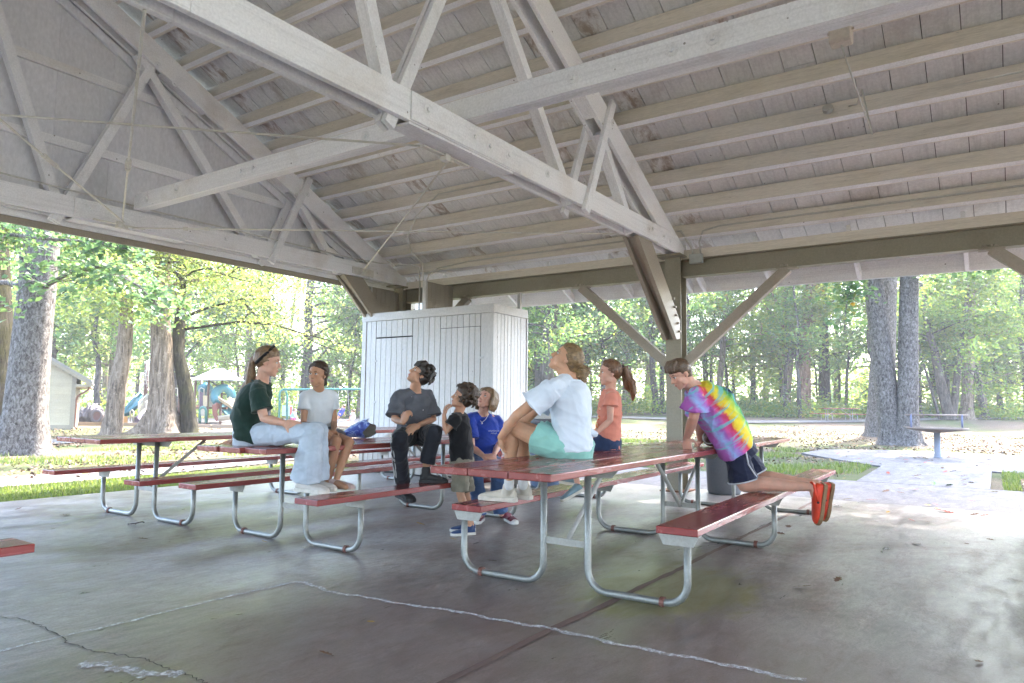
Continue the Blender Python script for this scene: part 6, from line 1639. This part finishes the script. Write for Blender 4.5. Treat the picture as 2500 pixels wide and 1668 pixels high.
for (px, py, k, s) in ((2303, 1250, 0, .13), (2318, 1253, 0, .07), (1925, 1288, 2, .085), (1905, 1305, 2, .07), (2235, 1197, 0, .10), (2203, 1194, 0, .07), (2278, 1182, 3, .15), (2318, 1186, 3, .10), (2430, 1203, 1, .09), (2225, 1272, 0, .05), (2265, 1276, 2, .05), (2072, 1220, 1, .08), (1955, 1436, 2, .075),
                       (2237, 1330, 2, .07), (2130, 1222, 0, .08), (2168, 1252, 1, .05), (2265, 1235, 1, .07), (2360, 1330, 2, .03), (2418, 1320, 2, .05), (1660, 1315, 3, .08), (2045, 1418, 2, .06), (2380, 1258, 2, .08), (350, 1318, 2, .06), (645, 1325, 1, .05), (160, 1259, 2, .06), (1026, 1281, 1, .06), (1200, 1372, 2, .06), (905, 1522, 1, .035), (795, 1600, 2, .05), (45, 1244, 2, .05), (1105, 1318, 1, .045), (1895, 1262, 2, .05), (2390, 1620, 2, .04)):
    q = at(px, py, Z=0); put_leaf(q[0], q[1], k, s)
for i in range(120):
    x = rl.uniform(-.4, 12); y = rl.uniform(-3.3, -.0) if x > 3 else rl.uniform(-3.5, 2.2)
    if 3 < x < 6.4 and not -3.2 < y < -1.7: continue
    put_leaf(x, y, rl.choice((0, 0, 1, 2, 2, 2)), rl.uniform(.05, .10))
tw = MB(); q = V3(at(330, 1281, Z=0)); tw.tube([q+Vector((-.05, .03, .008)), q+Vector((0, 0, .012)), q+Vector((.05, -.02, .02)), q+Vector((.07, -.02, .012))], .005, 5); tw.tube([q, q+Vector((.03, .03, .01))], .004, 5)
tag(tw.build('twig', BARKF), 'small dark twig on the floor before the left tables', 'twig')
# ------------------------------------------------------------------ park building at the left
SID = paint('cream_siding', (.42, .36, .27), (.33, .28, .21), .4, .6, grain=.15, fine=40, big=1.5); TRIM = paint('taupe_trim', (.30, .26, .21), (.2, .18, .15), .4, .6)
ROOFM = paint('pale_shingles', (.24, .225, .22), (.16, .15, .15), .5, .85, grain=.5, fine=22, big=2); GUT = paint('brown_downspout', (.16, .07, .045), (.1, .05, .04), .4, .5)
hb = atd(178, 1050, 25.2); hx, hy = hb[0], hb[1]
house = thing('park_building', 'cream sided park building with pale gable roof behind the left trunks', 'building', (hx, hy, 0), YAW-pi/2+.52)
o0 = (0, 0, 0)
W_, HT, SL = 5.6, 1.95, .62          # local x to the right, wall from -W to 0, y away from the viewer
y = 0
MB().box(-W_, -.002, .02, 6.5, 0, HT).build('wall', TRIM, house, off=o0)
z = .18; k = 0
while z < HT+W_/2*SL-.2:
    zt = z+.135
    xr = -.02 if zt < HT else -(zt-HT)/SL-.02
    xl = -W_+.02 if zt < HT else -W_+(zt-HT)/SL+.02
    if xr-xl > .3: MB().add([(xl, .0, z), (xr, .0, z), (xr, .018, zt), (xl, .018, zt), (xl, .02, z), (xr, .02, z)], [(0, 1, 2, 3), (0, 1, 5, 4)]).build('siding_board', SID, house, off=o0)
    z = zt
MB().box(-.12, .012, -.012, .02, 0, HT).build('corner_board', TRIM, house, off=o0)
MB().box(-W_, 0, -.006, .02, 0, .18).build('base_board', TRIM, house, off=o0)
MB().prism([(-W_, HT), (0, HT), (-W_/2, HT+W_/2*SL)], 'Y', .021, .06).build('gable', TRIM, house, off=o0)
for sg in (1, -1):
    f_ = (lambda x: x) if sg > 0 else (lambda x: -W_-x)
    MB().prism([(f_(.5), HT-.5*SL+.02), (f_(-W_/2), HT+W_/2*SL+.02), (f_(-W_/2), HT+W_/2*SL+.12), (f_(.5), HT-.5*SL+.12)], 'Y', -.35, 6.8).build('roof', ROOFM, house, off=o0)
    MB().prism([(f_(.5), HT-.5*SL-.10), (f_(-W_/2), HT+W_/2*SL-.10), (f_(-W_/2), HT+W_/2*SL+.018), (f_(.5), HT-.5*SL+.018)], 'Y', -.33, -.29).build('barge_board', TRIM, house, off=o0)
MB().box(0.0, .47, -.28, 6.5, HT-.42, HT-.33).build('eave_soffit', TRIM, house, off=o0)
MB().tube([(.42, -.2, HT-.42), (.40, -.2, HT-.52), (.08, -.1, HT-.75), (.05, -.08, HT-.85), (.05, -.08, .12), (.12, -.14, .05)], .035, 8).build('downspout', GUT, house, True, off=o0)

# ------------------------------------------------------------------ playground
PD = 33.0
TEAL = plain('teal_plastic', (.03, .125, .15), .35); TEALP = plain('teal_post_paint', (.035, .16, .145), .4); BRN = plain('brown_post_paint', (.10, .05, .035), .45); WHP = plain('cream_rail_plastic', (.34, .325, .28), .45)
PUR = plain('mauve_plastic', (.13, .10, .15), .45); TAN = plain('tan_plastic', (.46, .38, .26), .45); ORA = plain('orange_panel', (.50, .26, .08), .5); BRD = plain('red_brown_panel', (.16, .05, .035), .5); RFM = plain('slate_blue_roof', (.10, .135, .16), .4); GRN = plain('dark_green_plastic', (.05, .16, .14), .4)
def Q(px, py, dd=0): return V3(atd(px, py, PD+dd))
def gz(v): return Vector((v.x, v.y, hgt(v.x, v.y)))
ps = thing('play_structure', 'playground tower set with two slate roofs, slides and a teal tube', 'play structure', tuple(gz(Q(420, 1040))))
def post(px, ytop, dd, mat=BRN, r=.055):
    q = Q(px, ytop, dd); MB().tube([gz(q)-Vector((0, 0, .05)), q], r, 10).build('post', mat, ps, True)
for px, yt, dd in ((357, 886, 0), (392, 886, .0), (362, 886, 2), (440, 930, .2), (510, 925, -.6), (543, 925, .5), (478, 925, -.6), (492, 925, 1.0), (539, 985, -1.0)): post(px, yt, dd)
def hip_roof(pl, pr, yb, yt, dd, depth=2.2):
    a, b_ = Q(pl, yb, dd), Q(pr, yb, dd); c, d = a+vF*depth, b_+vF*depth; mid = (a+b_+c+d)/4; h = (Q((pl+pr)/2, yt, dd)-Q((pl+pr)/2, yb, dd)).length
    t = mid+vU*h; e1 = t-(b_-a)*.12; e2 = t+(b_-a)*.12
    MB().add([a, b_, d, c, e1, e2], [(0, 1, 5, 4), (1, 2, 5), (2, 3, 4, 5), (3, 0, 4), (0, 3, 2, 1)]).build('roof', RFM, ps)
    mb = MB()
    for p0, p1 in ((a, e1), (b_, e2), (a, b_), (e1, e2)): mb.tube([p0, p1], .035, 6)
    mb.build('roof_edge', plain('roof_edge', (.45, .47, .48), .4), ps)
hip_roof(353, 412, 886, 856, -.6); hip_roof(468, 555, 927, 898, -1.0)
def quad(name, mat, pts, th=.06):
    P_ = [V3(p) for p in pts]; n = (P_[1]-P_[0]).cross(P_[2]-P_[0]).normalized()*th
    k = len(P_); MB().add(P_+[p+n for p in P_], [tuple(range(k))[::-1], tuple(range(k, 2*k))]+[(i, (i+1) % k, k+(i+1) % k, k+i) for i in range(k)]).build(name, mat, ps)
# decks
for (x0, x1, yy) in ((355, 440, 990), (468, 552, 994)):
    a, b_ = Q(x0, yy, -.2), Q(x1, yy, -.2); MB().add([a, b_, b_+vF*2, a+vF*2, a-vU*.09, b_-vU*.09, b_+vF*2-vU*.09, a+vF*2-vU*.09], [(0, 1, 2, 3), (4, 5, 6, 7), (0, 1, 5, 4), (1, 2, 6, 5), (2, 3, 7, 6), (3, 0, 4, 7)]).build('deck', BRN, ps)
# lattice crawl tunnel of hoops and rails
mb = MB(); ca, cb_ = Q(366, 917, -.5), Q(398, 920, -.3); rad = .50
for i in range(6):
    c = ca.lerp(cb_, i/5); mb.tube([c+vF*(rad*.75*cos(a))*-1+vU*rad*sin(a)-vR*0 for a in np.linspace(0, 2*pi, 15)], .022, 5, False)
for k in range(14):
    a = 2*pi*k/14; o_ = vF*rad*.75*cos(a)*-1+vU*rad*sin(a); mb.tube([ca+o_-vR*.1, cb_+o_], .016, 4)
mb.build('lattice_tunnel', WHP, ps)
# stairs with railings
for i in range(6):
    t = i/5; a = Q(350+20*t*.6, 1022-32*t, -1.6+.25*i); MB().add([a+vR*x+vF*y_+vU*z for z in (0, -.12) for x, y_ in ((-.32, 0), (.32, 0), (.32, .26), (-.32, .26))], [(0, 1, 2, 3), (4, 5, 6, 7), (0, 1, 5, 4), (1, 2, 6, 5), (2, 3, 7, 6), (3, 0, 4, 7)]).build('step', BRN, ps)
for (xa, xb2) in ((338, 360), (356, 380)):
    mb = MB(); p0, p1 = Q(xa, 983, -1.7), Q(xb2, 962, -.4); q0, q1 = Q(xa, 1013, -1.7), Q(xb2, 992, -.4)
    for k in range(9): mb.tube([p0.lerp(p1, k/8), q0.lerp(q1, k/8)], .016, 5)
    mb.tube([q0, p0, p1, q1], .028, 6); mb.tube([q0, q1], .022, 5); mb.build('railing', WHP, ps)
def slide(pts, wd, mat, name='slide', side=.14):
    mb = MB(); rows = []
    P_ = [V3(p) for p in pts]
    for i, p in enumerate(P_):
        d = (P_[min(i+1, len(P_)-1)]-P_[max(0, i-1)]).normalized(); s_ = d.cross(vU).normalized(); u_ = s_.cross(d)
        rows.append([p+s_*wd/2+u_*side, p+s_*wd*.46, p+s_*wd*.2-u_*.05, p-s_*wd*.2-u_*.05, p-s_*wd*.46, p-s_*wd/2+u_*side, p-s_*wd*.56+u_*side, p-s_*wd*.25-u_*.1, p+s_*wd*.25-u_*.1, p+s_*wd*.56+u_*side])
    k = 10; mb.v = [tuple(q) for r in rows for q in r]
    for i in range(len(rows)-1):
        for j in range(k): mb.f.append((i*k+j, i*k+(j+1) % k, (i+1)*k+(j+1) % k, (i+1)*k+j))
    mb.f += [tuple(range(k)), tuple((len(rows)-1)*k+j for j in range(k))]
    mb.build(name, mat, ps, True)
slide([Q(358, 963, .6), Q(345, 975, .2), Q(325, 996, -.3), Q(305, 1014, -.6), Q(290, 1022, -.7)], .6, TEAL)
slide([Q(392, 992, -.6), Q(378, 1004, -1.2), Q(365, 1016, -1.8), Q(352, 1024, -2.2)], .6, PUR)
slide([Q(545, 976, -.8), Q(556, 983, -1.1), Q(572, 993, -1.4), Q(582, 1004, -1.6)], .5, TAN)
slide([Q(592, 1004, -1.8), Q(575, 1018, -2.0), Q(555, 1021, -2.1), Q(538, 1023, -2.1)], .5, WHP)
slide([Q(541, 985, .2), Q(548, 1000, -.2), Q(560, 1015, -.5), Q(570, 1022, -.6)], .5, TEAL)
# teal spiral tube: three quarter turn of a fat pipe
cc_ = Q(549, 965, -.3); mb = MB(); mb.tube([cc_+vR*.30*cos(a)-vF*.12*a+vU*.32*sin(a) for a in np.linspace(-.3, 4.4, 18)], .20, 12)
mb.build('tube_slide', TEAL, ps, True)
mb = MB(); mb.tube([Q(496, 950, 1.2), Q(503, 947, 1.0), Q(508, 955, .9)], .28, 12); mb.build('tube_slide', TEAL, ps, True)
# panels
quad('panel', TAN, [Q(497, 992, -.7), Q(507, 992, -.7), Q(507, 966, -.7), Q(497, 966, -.7)]); quad('panel', PUR, [Q(488, 993, -.6), Q(496, 993, -.6), Q(496, 958, -.6), Q(488, 958, -.6)])
quad('panel', WHP, [Q(512, 993, -.6), Q(527, 993, -.6), Q(527, 964, -.6), Q(512, 964, -.6)]); quad('panel', BRD, [Q(518, 992, -1.2), Q(530, 985, -1.2), Q(539, 990, -1.0), Q(530, 1005, -1.1), Q(536, 1024, -1.2), Q(528, 1030, -1.3), Q(519, 1012, -1.3)])
quad('panel', ORA, [Q(296, 1032, -1), Q(312, 1032, -1), Q(312, 1017, -1), Q(296, 1017, -1)]); quad('panel', PUR, [Q(325, 1033, -1.9), Q(375, 1033, -1.9), Q(375, 1018, -1.9), Q(325, 1018, -1.9)])
mb = MB(); mb.tube([Q(488, 1033, -1.2), Q(488, 1002, -1.2), Q(491, 996, -1.2), Q(496, 994, -1.2), Q(500, 996, -1.2), Q(503, 1002, -1.2), Q(503, 1033, -1.2)], .06, 8); mb.build('arch', GRN, ps, True)
quad('panel', WHP, [Q(490, 1015, -1.2), Q(501, 1015, -1.2), Q(501, 1001, -1.2), Q(498, 998, -1.2), Q(493, 998, -1.2), Q(490, 1001, -1.2)], .03)
mb = MB()
mb.tube([Q(486, 994, -.9), Q(486, 952, -.9), Q(491, 947, -.9), Q(498, 950, -.9), Q(498, 965, -.9)], .025, 6)
mb.build('grab_rail', WHP, ps, True); mb = MB(); mb.tube([Q(318, 1030, -2), Q(318, 1005, -2), Q(322, 1001, -2), Q(326, 1005, -2), Q(326, 1030, -2)], .03, 6); mb.build('grab_rail', WHP, ps, True)
for (xa, xb2, yy) in ((440, 470, 985), (395, 440, 968)):
    mb = MB()
    for k in range(8): q = Q(xa+(xb2-xa)*k/7, yy-20, -.1); mb.tube([q, q-vU*.38], .016, 5)
    mb.tube([Q(xa, yy-20, -.1), Q(xb2, yy-20, -.1)], .025, 6); mb.build('railing', WHP, ps)
# play ground surface, border timbers, rock tunnel
TIMB = paint('border_timber', (.27, .20, .15), (.18, .13, .10), .5, .8)
for i in range(9):
    px0, px1 = 182+84*i, 182+84*i+82
    a, b_ = gz(V3(atd(px0, 1038, 30.6))), gz(V3(atd(px1, 1038, 30.6)))
    o = MB().beam(a+vU*.06, b_+vU*.06, vU, .17, .14).build('border_timber', TIMB); tag(o, 'brown timber edging the mulch in front of the playground', 'timber', 'timbers edging the playground')
MUL = paint('mulch', (.15, .13, .125), (.10, .085, .08), .6, .95, grain=.8, fine=9, big=.8)
pl_ = [gz(V3(atd(px, 1038, dd)))+vU*.03 for px, dd in ((160, 30.7), (940, 30.7), (1000, 40), (120, 40))]
tag(MB().add(pl_, [(0, 1, 2, 3)]).build('mulch_bed', MUL), kind='structure')
RKM = paint('mauve_rock', (.13, .11, .11), (.08, .065, .065), .6, .8, grain=.8, fine=14, big=2)
rk = thing('rock_tunnel', 'mauve artificial rock with a round crawl hole beside the building', 'play rock', tuple(gz(Q(222, 1028))))
rg = np.random.default_rng(21); mb = MB()
for (px, py, dd, rx, rz__) in ((210, 1016, 0, .38, .33), (222, 1011, .1, .40, .42), (232, 1012, 0, .33, .38), (244, 1020, .3, .4, .22), (256, 1023, .4, .38, .16), (203, 1024, 0, .3, .2)):
    ell(mb, Q(px, py, dd), vR*rx, vF*rx, vU*rz__)
attach('rock', fuse(mb, .05, 2, .5, .05, 5, .15), RKM, rk)
mb = MB(); c = Q(237, 1016, -.36); mb.tube([c+(vR*cos(a)+vU*sin(a)*1.15)*.22 for a in np.linspace(0, 2*pi, 17)], .07, 8, False); mb.build('hole_rim', RKM, rk, True)
MB().tube([c-vF*.03, c+vF*.2], .2, 14).build('crawl_hole', plain('hole_dark_red', (.12, .06, .05), .9), rk)

# swing set
sw = thing('swing_set', 'teal arched swing set beside the girl in the white shirt', 'swing set', tuple(gz(Q(690, 1035))))
def arch(px):
    mb = MB(); a, b_ = gz(Q(px-10, 1030)), gz(Q(px+9, 1030, .6)); t = Q(px, 951)
    mb.tube([a, Q(px-9.5, 965), Q(px-7, 955), t, Q(px+6, 956, .5), Q(px+9, 967, .55), b_], .05, 8); mb.build('arch_leg', TEALP, sw, True)
arch(692); arch(945)
MB().tube([Q(690, 951), Q(820, 950.5), Q(947, 950)], .05, 8).build('top_bar', TEALP, sw, True)
for px in (825, 858):
    mb = MB()
    for s_ in (-1, 1): mb.tube([Q(px+s_*5-4, 951), Q(px+s_*5, 1014)], .012, 4)
    mb.build('chain', plain('swing_chain', (.35, .35, .33), .5), sw)
    MB().beam(Q(px-6, 1015), Q(px+6, 1015), vF, .18, .03).build('swing_seat', plain('swing_seat', (.05, .05, .05), .7), sw)
# three small children at the swings
def small_child(label, p, shirtc, shortc, hairc):
    r = thing('person', label, 'person', tuple(p['pel']), 0, 'small children at the swings'); h = .15
    mb = MB(); ell(mb, p['head'], vR*.085, vF*.085, vU*.10); cap(mb, [p['head'], p['nek']], [.04, .045])
    ell(mb, p['head']+p['f']*.085-vU*.01, p['f']*.02, vR*.012+vF*.012, vU*.02, 8, 6)
    cap(mb, [p['nek'], p['pel']], [.085, .1])
    for i in '12':
        cap(mb, [p['s'+i], p['e'+i], p['w'+i]], [.035, .03, .022]); ell(mb, p['w'+i]+(p['w'+i]-p['e'+i]).normalized()*.05, vR*.028, vF*.02, vU*.035, 8, 6)
        cap(mb, [p['h'+i], p['k'+i], p['a'+i]], [.065, .045, .03]); cap(mb, [p['a'+i], p['a'+i]+p['f']*.1-vU*.01], [.035, .035])
    attach('body', fuse(mb, .014, 3), SK4, r)
    mb = MB(); cap(mb, [p['nek']-vU*.04, p['pel']], [.11, .125])
    for i in '12': mb.tube([p['s'+i], p['s'+i].lerp(p['e'+i], .6)], [.055, .06], 10)
    attach('shirt', fuse(mb, .014, 2), shirtc, r)
    mb = MB(); ell(mb, p['pel'], vR*.13, vF*.12, vU*.1)
    for i in '12': mb.tube([p['h'+i], p['h'+i].lerp(p['k'+i], .8)], [.08, .085], 10)
    attach('shorts', fuse(mb, .014, 2), shortc, r)
    mb = MB(); ell(mb, p['head']-p['f']*.025+vU*.03, vR*.093, vF*.093, vU*.085); mb.build('hair', hairc, r, True)
def stand(px, py0, py1, f, lean=0, dd=0):
    def q(dx, t, d_=0): return Q(px+dx, py0+(py1-py0)*t, dd+d_)
    return q
q = stand(717, 1000, 1034, 0, 0, -.5)
small_child('bent over child in pale blue shirt and magenta shorts by the swing arch', dict(head=q(3, .09), f=vR, nek=q(1, .22), pel=q(-2, .58), s1=q(0, .27, -.12), s2=q(1, .27, .12), e1=q(4, .45, -.15), e2=q(6, .45, .15), w1=q(7, .6, -.14), w2=q(9, .6, .14), h1=q(-3, .62, -.08), h2=q(0, .62, .08), k1=q(-3, .8, -.08), k2=q(3, .8, .08), a1=q(-3, .98, -.08), a2=q(4, .98, .08)),
            plain('pale_blue_cloth', (.25, .36, .55), .8), plain('magenta_cloth', (.32, .03, .12), .8), HS)
q = stand(833, 991, 1022, 0)
small_child('child in blue flying back on a swing', dict(head=q(6, .08), f=-vR, nek=q(4, .24), pel=q(-2, .62), s1=q(3, .30, -.12), s2=q(3, .30, .12), e1=q(-2, .28, -.15), e2=q(6, .45, .15), w1=q(-8, .27, -.14), w2=q(7, .58, .14), h1=q(-3, .66, -.08), h2=q(-1, .66, .08), k1=q(-6, .78, -.08), k2=q(-4, .80, .08), a1=q(-9, .98, -.08), a2=q(-8, .98, .08)),
            plain('royal_blue_cloth', (.05, .07, .32), .8), plain('royal_blue_shorts', (.05, .07, .30), .8), HL)
q = stand(860, 1002, 1027, 0)
small_child('child in white sitting low on a swing', dict(head=q(2, .1), f=-vR, nek=q(1, .3), pel=q(1, .75), s1=q(1, .36, -.12), s2=q(2, .36, .12), e1=q(-3, .52, -.15), e2=q(5, .55, .15), w1=q(-5, .6, -.14), w2=q(4, .68, .14), h1=q(0, .78, -.08), h2=q(2, .78, .08), k1=q(-5, .8, -.08), k2=q(-3, .82, .08), a1=q(-10, .98, -.08), a2=q(-9, .98, .08)),
            plain('white_cloth', (.55, .55, .58), .8), plain('white_shorts', (.5, .5, .52), .8), HS)
bn = thing('sign_board', 'small pale blue and red board standing behind the swing arch', 'sign', tuple(gz(Q(700, 1030, 2))))
MB().box(-.25, .25, 0, .03, .45, .95).build('panel', plain('pale_blue_board', (.35, .5, .58), .6), bn, off=(0, 0, 0)); MB().box(.13, .24, -.004, -.001, .5, .9).build('red_mark', plain('red_mark', (.5, .12, .08), .6), bn, off=(0, 0, 0))
for s_ in (-1, 1): MB().box(s_*.2-.02, s_*.2+.02, .005, .025, -.02, .449).build('leg', BRN, bn, off=(0, 0, 0))
bn.rotation_euler = (0, 0, YAW-pi/2)
